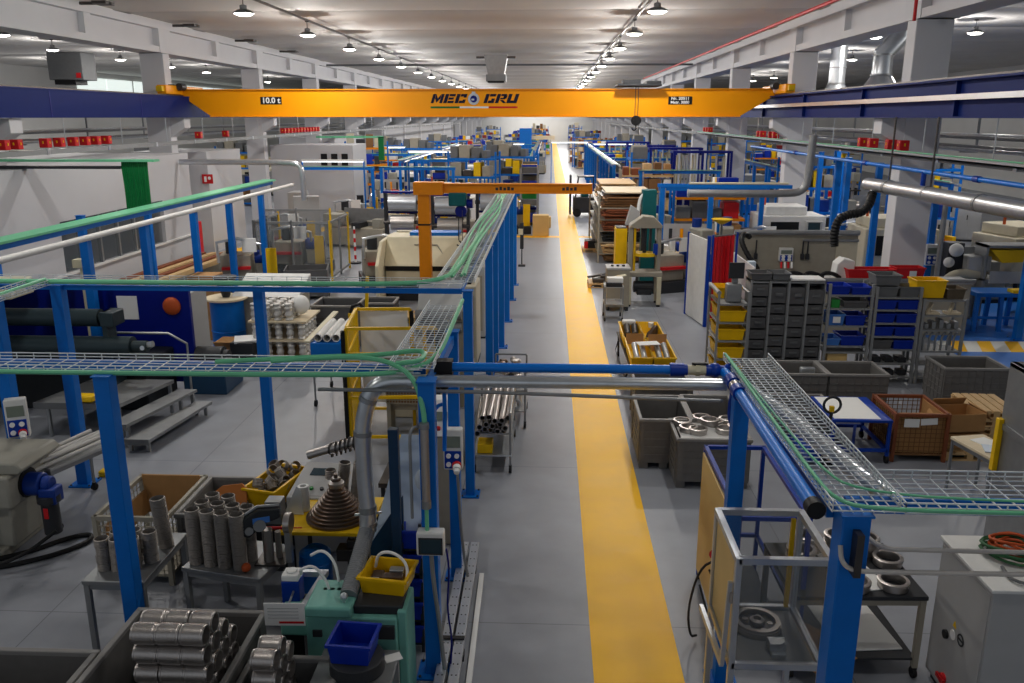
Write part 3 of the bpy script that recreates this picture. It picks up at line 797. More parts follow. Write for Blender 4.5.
# =============================================================== left foreground
crate('grey plastic pallet crate heaped with steel cylinders at the bottom left', -3.02, 5.72, 1.12, 1.5, 0.8)
crate('empty grey plastic pallet crate cut off by the bottom left corner', -4.26, 5.2, 1.24, 1.3, 0.8)
crate('grey plastic pallet crate holding the single column of cylinders, bottom centre left', -2.02, 5.36, 0.74, 1.2, 0.72)
def cyl_mesh():
    r = 0.083; L = 0.182
    prof = [(r * .8, 0), (r * .93, 0), (r * .93, .012), (r, .02)]
    for i in range(14):
        z = .022 + (L - .044) * i / 14; prof += [(r, z + .002), (r * .975, z + .006)]
    prof += [(r, L - .02), (r * .93, L - .012), (r * .93, L), (r * .8, L)]
    return B().lathe(prof, n=28, closed=True).mesh('steel_cylinder', 'steel')
CM = cyl_mesh()
def cylinder(x, y, z, label, group):
    o = bpy.data.objects.new('steel_cylinder', CM); COL.objects.link(o)
    o.location = (x, y, z); o.rotation_euler = (0, pi / 2, random.uniform(-.03, .03))
    return tag(o, label, 'cylinder', group)
for row, (y, top) in enumerate(((5.5, 7), (5.67, 7), (5.84, 6), (6.01, 5), (6.18, 3))):
    for lay in range(top):
        for c in range(3):
            if row > 0 and c < 2 and lay < top - 1: continue
            cylinder(-3.11 + c * 0.188 + random.uniform(-.005, .005), y, 0.213 + lay * 0.167, 'brushed steel cylinder lying in the big heap in the bottom left crate', 'cylinders in the big heap')
for row, (y, top) in enumerate(((5.5, 6), (5.67, 6), (5.84, 5), (5.92, 0))):
    for lay in range(top):
        cylinder(-2.21, y, 0.213 + lay * 0.16, 'brushed steel cylinder in the narrow single column pile left of the teal machine', 'cylinders in the narrow pile')
for k in range(4):
    cylinder(-2.27, 5.32, 0.213 + k * .16, 'brushed steel cylinder in the narrow single column pile left of the teal machine', 'cylinders in the narrow pile')
table('low steel table holding leaning ring stacks, left foreground', -4.04, 7.38, 0.6, 0.98, 0.8)
for i in range(6):
    sleeve(-3.83 - 0.008 * i, 7.58 + .002 * i, 0.80 + i * 0.088, 'grey ribbed steel sleeve in the tall leaning stack at the back of the left table', 'leaning stack of sleeves', 0.075, 0.086, (0, -0.08, 0))
for k, (x, y, n) in enumerate(((-4.22, 7.12, 4), (-4.08, 7.12, 4), (-3.94, 7.14, 4), (-3.84, 7.28, 4), (-4.15, 7.27, 4), (-4.0, 7.3, 4))):
    for i in range(n):
        sleeve(x + random.uniform(-.008, .008), y, 0.8 + i * 0.082, 'grey ribbed steel sleeve in the low cluster at the front of the left table', 'low cluster of sleeves', 0.07, 0.08)
tt = table('small welded steel table carrying tall stacks of ribbed sleeves', -3.06, 7.5, 0.86, 0.68, 0.75, radians(-12))
for k, (x, y) in enumerate(((-3.43, 7.36), (-3.27, 7.33), (-3.12, 7.3), (-2.96, 7.27), (-3.4, 7.53), (-3.23, 7.5), (-3.07, 7.47), (-3.36, 7.7), (-3.19, 7.67), (-2.92, 7.44))):
    for i in range(7):
        sleeve(x, y, 0.75 + i * 0.083, 'grey ribbed steel sleeve in the tight block of tall stacks on the small table', 'tall stacks of sleeves', 0.071, 0.081)
# cutting fixture on that table
t = T('clamp_fixture', 'steel clamping fixture with a round pulley on the small sleeve table', 'fixture', (-2.74, 7.45, 0.75))
P('fixture_post', B().cyl((0.02, -.05, 0), (0.02, -.05, .36), .05).cyl((.1, .02, 0), (.1, .02, .3), .03), 'steel', t)
P('fixture_base', B().box(-.1, -.14, 0, .2, .12, .02), 'steel_dark', t)
P('pulley', B().cyl((.2, -.03, .42), (.26, -.03, .42), .1, n=22), 'steel', t)
P('pulley_post', B().box(.19, -.06, 0, .25, 0, .42), 'galv', t)
P('clamp_block', B().box(-.02, .04, .36, .14, .2, .6), 'galv_dull', t, .008)
t = T('belt_grinder', 'black and grey hand belt grinder with blue badge propped on the clamp fixture', 'grinder', (-2.78, 7.36, 1.13), radians(25))
P('grinder_body', B().prism([(-.2, -.02), (-.16, .14), (.0, .22), (.2, .2), (.2, .1), (.05, .06), (-.1, -.06)], -.05, .05, 'y'), 'charcoal', t, .015)
P('grinder_belt', B().tube([(-.2, .0, 0), (-.17, .0, .15), (0, .0, .235), (.2, .0, .215)], .016, 6), 'galv_dull', t)
P('badge', B().box(-.06, -.056, .08, .1, -.05, .14), 'sky_blue', t)
P('side_cover', B().cyl((.0, -.07, .06), (.0, -.05, .06), .06).cyl((-.1, -.07, .02), (-.1, -.05, .02), .04), 'grey_paint', t)
S('orange_knob', B().sphere((-2.88, 7.2, .8), .045), 'hose_orange', 'small orange ball lying at the front of the fixture table', 'knob')
wire_crate('galvanised wire mesh crate lined with cardboard behind the left table', -4.5, 8.72, 0.78, 1.1, 0.82, 0, 'beige_grey', step=0.075)
S('cardboard_sheet', B().cbox((-4.5, 9.22, 0.6), (0.7, .02, .5), 0, radians(4)).cbox((-4.84, 8.75, .5), (.02, .95, .3)), 'card', 'bent brown cardboard lining inside the wire mesh crate', 'cardboard')
crate('grey plastic pallet crate with an orange board leaning in it', -3.72, 8.8, 0.66, 1.0, 0.8)
S('board', B().prism([(-.18, 0), (.18, 0), (.18, .22), (.12, .27), (-.1, .24), (-.18, .18)], -.012, .012, 'y').tf(Matrix.Translation((-3.55, 8.6, .74)) @ Matrix.Rotation(-.25, 4, 'X')), 'board_orange', 'orange brown board leaning on the rim of a grey crate', 'board')
S('bench_pedestal', B().box(-3.28, 8.5, 0, -2.82, 9.3, 0.72), 'charcoal', 'dark pedestal under the yellow bin of loose rings', 'pedestal', bev=.01)
bin_box('plastic_bin', 'yellow plastic bin full of loose steel rings behind the sleeve stacks', -3.13, 8.95, 0.72, 0.4, 0.74, 0.24, 'yellow_plastic', radians(-14))
for i in range(26):
    x = -3.13 + random.uniform(-.12, .12); y = 8.95 + random.uniform(-.27, .27)
    sleeve(x + .2 * (y - 8.95), y, .78 + random.uniform(0, .22), 'short grey steel ring lying loose in the yellow bin behind the sleeve stacks', 'rings in the yellow bin', 0.06, 0.09, (random.uniform(-1, 1), random.uniform(-1.2, 1.2), 0))

# operator console
t = T('control_console', 'grey control console with sloping panel, buttons and a small display', 'console', (-2.52, 8.84, 0), radians(-4))
P('console_body', B().prism([(-.35, 0), (.35, 0), (.35, 1.05), (-.35, .92)], -.34, .34, 'x'), 'cab_grey', t, .01)
al = atan2(.13, .7)
def onp(u, v, w, d, h, nm, mat, par, cyl=False):
    M = Matrix.Translation((0, -.35, .92)) @ Matrix.Rotation(al, 4, 'X')
    b = B().cyl((u, v, 0), (u, v, h), w, n=12) if cyl else B().box(u - w / 2, v - d / 2, 0, u + w / 2, v + d / 2, h)
    return P(nm, b.tf(M), mat, par)
pn = onp(0, .37, .62, .66, .004, 'console_panel', 'cab_grey', t)
onp(-.1, .5, .22, .14, .012, 'display', 'screen', t)
for u, m in ((-.22, 'paper'), (-.1, 'green'), (.02, 'charcoal'), (.12, 'charcoal'), (.22, 'green')): onp(u, .16, .022, 0, .03, 'push_button', m, t, True)
onp(.2, .5, .05, 0, .006, 'stop_plate', 'yellow', t, True); onp(.2, .5, .03, 0, .045, 'stop_button', 'red', t, True)
onp(.12, .33, .02, 0, .04, 'selector_switch', 'black', t, True)
# yellow turntable with the stepped cone
t = T('work_table', 'table with a bright yellow top under the big stepped cone', 'table', (-2.26, 8.1, 0))
P('tabletop', B().box(-.48, -.36, .86, .46, .5, .9), 'yellow', t, .006)
for sx in (-.38, .38):
    for sy in (-.28, .42): P('leg', B().cbox((sx, sy, .43), (.05, .05, .86)), 'charcoal', t)
P('cross_brace', B().box(-.38, .4, .1, .38, .44, .6), 'beige_grey', t)
prof = []
for i in range(11):
    r = 0.33 - 0.0255 * i; z = 0.0 + 0.032 * i
    prof += [(r, z), (r, z + 0.026), (r - 0.006, z + 0.032)]
prof += [(0.055, .355), (.05, .44), (.02, .445), (.02, .49)]
t = T('stepped_cone', 'bronze coloured stepped cone of stacked rings on the yellow table', 'expander cone', (-2.2, 8.1, 0.9))
P('cone_body', B().lathe(prof, n=40), 'bronze', t)
P('spindle_cap', B().lathe([(.075, .35), (.085, .37), (.085, .4), (.05, .42)], n=24).ring((0, 0, .42), .04, .015, .03, 16), 'steel', t)
for k, (x, y) in enumerate(((-2.26, 8.52), (-2.1, 8.52))):
    for i in range(5):
        sleeve(x + i * .012, y + .0 * i, 0.9 + i * 0.09, f'grey ribbed steel sleeve in the {"left" if k == 0 else "right"} one of two stacks behind the stepped cone', 'two stacks behind the cone', 0.066, 0.088, (0, .1, 0))
for i in range(1):
    sleeve(-2.34, 8.42, 1.2, 'grey steel sleeve perched upright just behind the tip of the cone', None, 0.06, .1)
S('film_roll', B().ring((-2.6, 8.25, .9), .06, .035, .28, 20), 'paper', 'white tube of rolled film standing left of the stepped cone', 'roll')
S('film_sheet', B().prism([(-.13, 0), (.08, 0), (.05, .26), (.0, .3)], -.01, .01, 'y').tf(Matrix.Translation((-2.66, 8.14, .9)) @ Matrix.Rotation(-.25, 4, 'X')), 'plastic_film', 'crumpled sheet of clear film leaning on the white tube', 'film')
S('screwdriver', B().cyl((-2.86, 7.78, .92), (-2.68, 7.79, .92), .016).cyl((-2.68, 7.79, .92), (-2.5, 7.8, .92), .007), 'red', 'red handled screwdriver at the front left of the yellow table', 'screwdriver')
t = T('pump_motor', 'blue pump motor with round fan cover under the yellow table', 'motor', (-2.4, 7.86, 0.16))
P('motor_body', B().lathe([(.15, 0), (.17, .03), (.17, .36), (.15, .38)], n=28), 'blue', t)
P('fan_cover', B().lathe([(.165, .38), (.16, .46), (.1, .5), (.0001, .5)], n=28).ring((0, 0, .5), .1, .075, .006, 24), 'blue', t)
P('motor_foot', B().box(-.18, -.18, -.12, .18, .18, 0), 'charcoal', t)
t = T('hydraulic_valve', 'dark hydraulic valve block beside the blue motor under the yellow table', 'valve', (-2.02, 7.95, 0.0))
P('valve_stand', B().box(-.05, -.05, 0, .05, .05, .5), 'charcoal', t)
P('valve_block', B().box(-.16, -.08, .5, .12, .08, .64).box(-.05, -.06, .64, .05, .06, .74), 'steel_dark', t, .01)
P('valve_stem', B().cyl((0, 0, .74), (0, 0, .84), .03), 'steel', t)
P('valve_pipe', B().tube([(-.16, 0, .56), (-.24, 0, .54), (-.26, -.02, .48)], .03, 10), 'steel', t)

# bent steel arm with hose clamps hanging on it
t = T('clamp_rack_arm', 'horizontal arm on a thin stand strung with a row of hose clamps', 'rack', (-1.86, 7.9, 0))
P('stand_pole', B().cyl((0, 0, .0), (0, 0, 2.05), .02, n=8), 'black', t)
P('arm', B().cyl((.05, 0, 1.88), (-.55, -.02, 1.69), .045, n=14), 'steel', t)
for i in range(9):
    u = i / 9
    c = Vector((.06 - .42 * u, -.005, 1.885 - .14 * u))
    M = Matrix.Rotation(radians(90), 4, 'Y') @ Matrix.Rotation(random.uniform(-.35, .35), 4, 'X')
    q = P('hose_clamp', B().ring((0, 0, 0), .066, .058, .016, 18).box(.055, -.015, 0, .09, .015, .016).tf(Matrix.Translation(c) @ M), 'steel_dark', t)

# teal press machine with yellow bin
t = T('press_machine', 'pale teal pneumatic press machine in the foreground left of the aisle', 'machine', (-1.6, 6.5, 0))
P('machine_body', B().box(-.42, -.28, 0, .36, .1, .92).box(.36, -.26, 0, .44, .14, .98), 'teal', t, .015)
P('machine_head', B().box(-.42, -.3, .92, -.02, .16, 1.02).box(-.7, -.12, .62, -.42, .1, .86), 'teal', t, .02)
P('machine_shelf', B().box(-.02, -.22, .92, .4, .2, 1.0), 'charcoal', t, .01)
P('stop_plate', B().box(.05, -.292, .72, .14, -.28, .82), 'charcoal', t)
P('stop_knob', B().cyl((.1, -.31, .77), (.1, -.28, .77), .035, n=14), 'red', t)
P('switch_box', B().box(.2, -.31, .74, .34, -.28, .86).box(-.36, -.3, .74, -.28, -.28, .8), 'charcoal', t)
P('ball_handle', B().sphere((-.1, -.2, 1.07), .035).cyl((-.1, -.2, 1.0), (-.1, -.2, 1.06), .014, n=8), 'galv', t)
t2 = T('air_cylinder', 'small blue pneumatic cylinder with white cap left of the teal press', 'cylinder', (-2.24, 6.62, 0.55))
P('mount_pedestal', B().box(-.1, -.1, -.55, .1, .1, .28), 'charcoal', t2)
P('cylinder_body', B().box(-.08, -.08, .28, .08, .08, .5), 'blue_fit', t2, .01)
P('cylinder_cap', B().box(-.075, -.075, .5, .075, .075, .56).cyl((0, 0, .56), (0, 0, .58), .05), 'paper', t2, .01)
t2 = T('profile_arm', 'aluminium profile arm sloping over the teal press inlet', 'arm', (-2.0, 6.55, 0.86))
P('arm_beam', B().bar((-.12, -.3, .0), (.02, .22, .16), .05, .05), 'alu', t2)
P('arm_cap', B().bar((-.2, .22, .15), (.04, .22, .15), .05, .05), 'alu', t2)
P('arm_stand', B().box(-.03, .1, -.86, .03, .16, .1), 'galv_dull', t2)
for k, pts in enumerate(([(-2.1, 6.75, 1.2), (-1.98, 6.72, 1.28), (-1.86, 6.66, 1.2), (-1.82, 6.62, 1.0)], [(-2.15, 6.6, 1.1), (-2.13, 6.5, 1.2), (-2.0, 6.5, 1.25), (-1.9, 6.5, 1.1), (-1.88, 6.5, 1.0)])):
    cable(['upper white air hose arching over the teal press inlet', 'lower white air hose looping beside the blue air cylinder'][k], pts, 0.013, 'paper')
t2 = T('valve_cluster', 'cluster of small black air valves on the teal press inlet', 'valve', (-1.84, 6.5, .86))
P('valve_body', B().box(-.1, -.06, 0, .06, .06, .1), 'charcoal', t2, .01)
for x in (-.07, -.01, .05): P('valve_head', B().cyl((x, 0, .1), (x, 0, .16), .022, n=10), 'black', t2)
t2 = T('notice_sheet', 'white notice sheet with a red stripe hung in front of the narrow cylinder pile', 'notice', (-2.18, 6.18, .86), radians(2))
P('sheet', B().box(-.17, -.004, 0, .17, .004, .21), 'paper', t2)
P('stripe', B().box(-.05, -.006, .02, .16, -.003, .04), 'red', t2)
for z in (.07, .1, .13, .16): P('text_line', B().box(-.14, -.006, z, .12, -.003, z + .006), 'cab_grey', t2)
P('holder_rod', B().bar((0, 0.02, .1), (-.02, .4, .1), .015, .015), 'galv_dull', t2)
bin_box('plastic_bin', 'yellow plastic bin with tools on top of the teal press', -1.38, 6.62, 1.0, 0.42, 0.36, 0.16, 'yellow_plastic', radians(-8))
S('tool_block', B().box(-1.42, 6.54, 1.04, -1.24, 6.63, 1.12).box(-1.53, 6.6, 1.03, -1.43, 6.72, 1.09), 'bronze', 'brown metal tool blocks lying in the yellow bin on the press', 'tool', bev=.008)
S('parts_tray', B().box(-1.54, 6.5, 1.03, -1.45, 6.58, 1.1).box(-1.38, 6.66, 1.03, -1.25, 6.74, 1.12), 'galv', 'pale metal fittings lying in the yellow bin on the press', 'fitting', bev=.008)
cable('white air hose arching over the yellow bin on the press', [(-1.52, 6.75, 1.1), (-1.48, 6.72, 1.26), (-1.33, 6.66, 1.3), (-1.2, 6.6, 1.22), (-1.2, 6.52, 1.08)], 0.014, 'paper')
table('grey steel table at the bottom edge carrying the blue bin', -1.52, 5.62, 0.64, 0.98, 0.7)
t = T('round_stool_base', 'dark round riser plate under the blue bin on the front table', 'riser', (-1.5, 5.84, .7))
P('riser_drum', B().lathe([(.2, 0), (.22, .01), (.22, .12), (.2, .13)], n=28), 'charcoal', t)
bin_box('plastic_bin', 'dark blue plastic bin standing on the round riser at the bottom of the view', -1.52, 5.86, 0.83, 0.34, 0.32, 0.18, 'blue_bin', radians(-4))
S('paper_card', B().cbox((-1.24, 6.0, .704), (.14, .1, .006), .5), 'paper', 'small white card on the front table right of the blue bin', 'card')

# tilted pale sheet, dark column, blue bin rack
t = T('sheet_stand', 'pale blue sheet metal guard leaning behind a dark steel blue column', 'guard', (-1.42, 7.45, 0))
P('guard_sheet', B().add([(-.22, -.3, 1.1), (.24, -.3, 1.1), (.24, .25, 2.0), (.0, .25, 2.0), (-.22, -.29, 1.08), (.24, -.29, 1.08), (.24, .26, 1.98), (.0, .26, 1.98)], [(0, 1, 2, 3), (7, 6, 5, 4), (0, 4, 5, 1), (1, 5, 6, 2), (2, 6, 7, 3), (3, 7, 4, 0)]), 'light_blue', t)
P('guard_panel', B().prism([(-.22, .0), (.1, .0), (.1, 1.62), (-.22, 1.12)], -.34, -.3, 'y'), 'steel_blue', t)
P('guard_column', B().box(.0, -.42, 0, .09, -.33, 2.3), 'steel_blue', t, .006)
S('bag', B().sphere((-1.2, 7.5, 1.45), .14, sz=2.0, sx=.6, sy=.6), 'plastic_film', 'clear plastic bag hanging beside the pale blue guard sheet', 'bag')
t = T('bin_rack', 'narrow black rack of stacked blue bins beside the nearest aisle post', 'rack', (-1.25, 7.2, 0))
P('rack_frame', B().box(-.1, -.12, 0, -.07, -.09, 1.35).box(.07, -.12, 0, .1, -.09, 1.35).box(-.1, .12, 0, -.07, .15, 1.35).box(.07, .12, 0, .1, .15, 1.35), 'charcoal', t)
for z in (.08, .33, .58, .83, 1.08): P('rack_shelf', B().box(-.1, -.12, z, .1, .15, z + .015), 'charcoal', t)
for k in range(5):
    bin_box('plastic_bin', f'blue plastic bin in the narrow rack by the aisle, {ORD[k]} from the top', -1.25, 7.2, 1.1 - .25 * k, .17, .26, .19, 'blue_bin', 0, group='bins in the narrow rack')

# aluminium guide rails lying on the floor
for k, (x0, x1) in enumerate(((-.95, -.93), (-.83, -.80))):
    t = T('guide_rail', f'long drilled aluminium guide rail lying beside the aisle, {"left" if k == 0 else "right"} one of the pair', 'rail', (x0, 9.05, 0), 0, 'pair of guide rails')
    P('rail_profile', B().bar((0, 0, .1), (x1 - x0, -4.0, .1), .095, .06), 'alu', t, .004)
    P('rail_support', B().box(-.05, -.5, 0, .05, -.4, .07).box(-.03, -2.1, 0, .07, -2.0, .07).box(-.03, -3.6, 0, .07, -3.5, .07), 'charcoal', t)
    b = B()
    for i in range(24):
        for s in (-.02, .02): b.cyl((s + (x1 - x0) * i / 24, -.08 - i * .16, .128), (s + (x1 - x0) * i / 24, -.08 - i * .16, .133), .008, n=8)
    P('drilled_hole', b, 'charcoal', t)
    P('rail_clip', B().box(-.06, -1.95, .12, .06, -1.9, .145), 'black', t)
S('flat_strip', B().bar((-.71, 8.5, .02), (-.66, 5.2, .02), .05, .04), 'paper', 'pale torn edged strip lying on the floor right of the guide rails', 'strip')

# =============================================================== left: milling machine, rods table
t = T('milling_machine', 'grey beige milling machine cut off by the left edge with a blue motor', 'machine', (-6.5, 9.15, 0))
P('machine_column', B().box(-.7, -.42, 0.1, .28, .25, .62).box(-.9, -.5, .62, .36, .34, 1.02), 'mill_grey', t, .03)
P('machine_base', B().box(-.7, -.55, 0, .2, .35, .12), 'mill_grey', t, .02)
P('machine_top', B().prism([(-.9, 1.0), (.44, 1.02), (.5, 1.08), (.42, 1.16), (-.9, 1.16)], -.42, .38, 'y'), 'mill_grey', t, .02)
P('knee', B().box(-.9, -.66, .36, .05, -.42, .74), 'mill_grey', t, .03)
m = P('drive_motor', B().cyl((.36, -.16, .8), (.56, -.16, .8), .14).cyl((.56, -.16, .8), (.66, -.16, .8), .1).box(.54, -.28, .58, .74, -.08, .78), 'blue_motor', t, .02)
P('motor_flange', B().cyl((.34, -.16, .82), (.38, -.16, .82), .18), 'black', m)
P('lower_motor', B().cyl((.62, -.2, .2), (.62, -.2, .6), .1).cyl((.62, -.2, .6), (.62, -.2, .68), .13), 'charcoal', m)
P('warning_tag', B().box(.6, -.31, .42, .65, -.298, .55), 'red', m)
P('port_hole', B().cyl((.24, -.425, .96), (.24, -.41, .96), .035).cyl((-.1, -.51, .9), (-.1, -.495, .9), .025).cyl((-.45, -.51, .84), (-.45, -.495, .84), .025), 'black', t)
P('hand_wheel', B().ring((0, 0, 0), .09, .07, .02, 18).tf(Matrix.Translation((-.4, -.68, .5)) @ FACE), 'steel', t)
P('lever', B().cyl((-.55, -.68, .62), (-.5, -.74, .66), .02).sphere((-.5, -.75, .66), .035), 'yellow', t)
cable('thick black cable coiled on the floor in front of the milling machine', [(-6.6, 8.3, .03), (-6.2, 8.4, .03), (-5.75, 8.7, .03), (-5.5, 9.05, .03), (-5.6, 9.25, .03), (-5.85, 9.1, .03), (-6.1, 8.75, .03), (-6.5, 8.45, .05)], 0.03, 'black')
cable('black hose drooping from the milling machine', [(-6.5, 8.2, .55), (-6.48, 8.15, .3), (-6.3, 8.15, .12), (-5.9, 8.35, .2), (-5.62, 8.6, .4)], 0.022, 'black')
t = table('light steel table with casters carrying a bundle of steel rods', -6.16, 9.95, .62, 1.1, .84, radians(-20), 'cab_grey', 'galv_dull', casters=True, leg_w=.03)
for i in range(9):
    a = radians(70 + random.uniform(-3, 3))
    p = Vector((-6.38 + i * .05, 9.72 - i * .015, .87 + .045 * (i % 2) + (.03 if i > 5 else 0)))
    d = Vector((cos(a), sin(a), .03)) * .72
    S('steel_rod', B().tube([p - d, p + d], .025, 10), 'casting_alloy', 'long steel rod in the bundle lying on the left caster table', 'rod', 'bundle of rods')
S('towel', B().box(-6.18, 10.05, .845, -6.03, 10.3, .86), 'paper', 'white cloth hanging at the end of the rod table', 'cloth')

# =============================================================== left: blue roll forming machine with steps
t = T('roll_forming_machine', 'large dark blue machine with black rollers behind the steps', 'machine', (-7.9, 14.3, 0))
P('main_panel', B().box(-3.2, .7, .15, 1.28, .8, 1.92), 'blue_dark', t, .01)
P('panel_edge', B().box(1.2, .8, .15, 1.28, 1.5, 1.85), 'cab_grey', t, .01)
P('machine_bed', B().box(-3.2, -.5, 0, .9, .7, .85), 'dark_machine', t, .03)
P('upper_roller', B().cyl((-3.0, -.7, 1.72), (.35, -.7, 1.72), .15, n=20).cyl((.35, -.7, 1.72), (.5, -.7, 1.72), .1), 'machine_green', t)
P('lower_roller', B().cyl((-3.0, -.8, 1.25), (.9, -.8, 1.25), .17, n=20).cyl((.9, -.8, 1.25), (1.15, -.8, 1.25), .1), 'machine_green', t)
P('lower_roller', B().cyl((-3.0, -.7, .9), (.7, -.7, .9), .15, n=20), 'dark_machine', t)
P('roller_bracket', B().box(.42, -.85, .8, .52, -.55, 1.85).box(.42, -.9, 1.6, .66, -.5, 1.85).box(.4, -.9, .3, .58, -.5, .8), 'machine_green', t, .02)
P('spindle', B().cyl((1.0, -.8, 1.25), (1.25, -.8, 1.3), .05).cyl((1.1, -.9, 1.25), (1.1, -.6, 1.2), .04), 'galv', t)
P('side_frame', B().prism([(-.9, 0), (.6, 0), (.6, 1.9), (-.2, 1.9), (-.9, 1.4)], -3.3, -2.6, 'x'), 'dark_machine', t, .03)
P('top_box', B().box(-2.4, -.2, 1.9, -1.5, .5, 2.2), 'cream', t, .02)
P('beacon_dome', B().sphere((.95, .68, 1.62), .17, sy=.5), 'hose_orange', t)
P('wall_notice', B().box(-.08, .685, 1.36, .3, .7, 1.8), 'paper', t)
P('mast', B().box(-.62, .55, .9, -.52, .65, 2.5).box(-.72, .5, 2.35, -.42, .7, 2.5), 'cream', t)
P('control_box', B().box(-1.75, -1.6, .9, -1.45, -1.3, 1.4), 'beige_grey', t, .02)
t = T('step_platform', 'grey steel platform with two steps in front of the blue machine', 'steps', (-6.9, 13.0, 0))
P('platform_deck', B().prism([(-1.3, -.55), (.12, -.55), (.42, .75), (-1.0, .75)], .53, .59, 'z'), 'galv_dull', t)
P('upper_step', B().prism([(.1, -1.0), (.42, -1.0), (.8, .78), (.48, .78)], .36, .41, 'z'), 'galv_dull', t)
P('lower_step', B().prism([(.44, -1.15), (.82, -1.15), (1.08, .7), (.8, .7)], .17, .22, 'z'), 'galv_dull', t)
for x, y, h in ((.14, -.9, .36), (.38, -.9, .36), (.52, .7, .36), (.74, .7, .36), (.48, -1.05, .17), (.76, -1.05, .17), (1.0, .6, .17), (.84, .6, .17), (-1.1, -.5, .53), (.06, -.5, .53), (.36, .7, .53)):
    P('leg', B().box(x - .025, y - .025, 0, x + .025, y + .025, h), 'galv_dull', t)
P('step_edge', B().bar((.44, -1.15, .185), (.82, -1.15, .185), .02, .09).bar((.1, -1.0, .36), (.42, -1.0, .36), .02, .1).bar((-1.3, -.55, .54), (.12, -.55, .54), .02, .1), 'grey_mid', t)
pipe('hand_rail', 'grey tube handrail above the steps by the blue machine', [(-7.47, 13.9, 1.38), (-6.56, 13.9, 1.38), (-6.25, 13.9, 1.2), (-6.25, 13.9, .05)], .022, 'galv_dull', 'handrail', 8)
S('yellow_block', B().box(-7.55, 12.4, .62, -7.2, 12.6, .72), 'yellow', 'yellow block on the left of the step platform', 'block', bev=.02)
S('yellow_wedge', B().box(-6.42, 10.95, 0, -6.25, 11.1, .09), 'yellow', 'yellow wedge on the floor behind the left post', 'wedge', bev=.02)
t = T('pump_unit', 'dark teal hydraulic pump unit at the right end of the blue machine', 'pump', (-6.3, 15.2, 0))
P('pump_base', B().box(-.45, -.5, 0, .35, .4, .45), 'steel_blue', t, .02)
P('pump_motor', B().cyl((-.3, -.1, .62), (.2, -.1, .62), .2).cyl((.2, -.1, .62), (.3, -.1, .62), .14), 'charcoal', t)
P('pump_pipe', B().tube([(-.3, -.3, .4), (-.2, -.45, .6), (.1, -.45, .5), (.2, -.4, .35)], .05, 10), 'galv_dull', t)
# =============================================================== right foreground
post(1.74, 4.46, 2.84, 'wide blue steel post in the right foreground beside the glazed cabinet', 0.16)
post(1.62, 6.78, 2.84, 'blue steel post behind the glazed aluminium cabinet under the right tray', 0.13)
tray('wide wire mesh cable tray running away from the viewer on the right', (2.0, 4.39, 2.87), pi / 2, 3.08, 0.4, 0.07, 8, 0.0032)
tray('wire mesh cable tray leading out of the right edge of view', (2.0, 4.39, 2.87), 0, 2.6, 0.46, 0.11, 8, 0.0032)
rail('blue rail under the right tray leading out of view', (1.74, 4.6, 2.83), (4.6, 4.6, 2.83), .05)
rail('blue rail between the two posts under the right tray', (1.66, 4.55, 2.8), (1.62, 6.7, 2.8), .07)
cable('green cable along the edge of the right tray bending to the right edge of view', [(1.6, 7.4, 2.94), (1.6, 6, 2.93), (1.6, 4.7, 2.93), (1.62, 4.43, 2.93), (1.78, 4.37, 2.9), (2.6, 4.37, 2.89), (4.6, 4.37, 2.89)], 0.012)
cable('thin pale green cable inside the right tray', [(1.64, 7.45, 2.9), (1.66, 6, 2.9), (1.7, 4.9, 2.9), (1.8, 4.62, 2.9), (2.4, 4.5, 2.9), (4.6, 4.46, 2.9)], 0.008)
t = T('air_pipe', 'blue compressed air pipe running along the left side of the right tray', 'pipe', (1.52, 7.18, 2.84))
P('pipe_run', B().tube(smooth_path([(0.02, 0, 0), (.04, -.08, 0), (.05, -.3, -.01), (.03, -2.62, -.02)], 2), .045, 14), 'blue_pipe', t)
P('coupling', B().cyl((.05, -.22, 0), (.05, -.36, -.005), .062).cyl((.045, -.48, -.01), (.045, -.6, -.01), .062), 'blue_fit', t)
P('coupling_gap', B().cyl((.045, -.38, -.005), (.045, -.48, -.008), .05), 'steel', t)
P('end_cap', B().cyl((.03, -2.6, -.02), (.03, -2.68, -.02), .055), 'black', t)
P('drop_hose', B().tube(smooth_path([(.05, -.3, -.04), (.03, -.3, -.3), (.06, -.34, -.38), (.14, -.36, -.4)], 2), .018, 8), 'blue_fit', t)
pipe('air_pipe', 'blue air pipe under the tray at the right edge of view', [(1.85, 4.6, 2.8), (4.6, 4.6, 2.8)], .035, 'blue_pipe')
pipe('galvanised_duct', 'shiny round galvanised duct seen through the right mesh tray', [(1.62, 7.46, 2.73), (1.9, 6.3, 2.73), (2.06, 5.2, 2.73), (2.16, 4.78, 2.73)], .062, 'alu', 'duct', 18)
pipe('galvanised_duct', 'pale round duct under the tray at the right edge of view', [(2.16, 4.78, 2.73), (4.6, 4.74, 2.73)], .05, 'alu', 'duct', 14)
t = T('bent_rail', 'front one of two bent grey tube rails fixed to the wide blue post', 'rail', (1.66, 4.36, 2.55))
P('rail_tube', B().tube(smooth_path([(0, .02, .12), (0.0, -.02, .04), (.05, -.04, .0), (.16, -.04, -.01), (1.5, -.04, 0), (3, -.04, 0)], 2), .014, 8), 'rail_pale', t)
P('rail_clamp', B().box(.06, -.06, -.04, .1, .02, .22), 'steel_dark', t)
pipe('bent_rail', 'rear one of two bent grey tube rails right of the wide blue post', smooth_path([(1.84, 4.6, 2.72), (1.86, 4.56, 2.64), (1.95, 4.5, 2.59), (2.1, 4.5, 2.585), (4.6, 4.5, 2.585)], 2), .014, 'rail_pale', 'rail', 8)

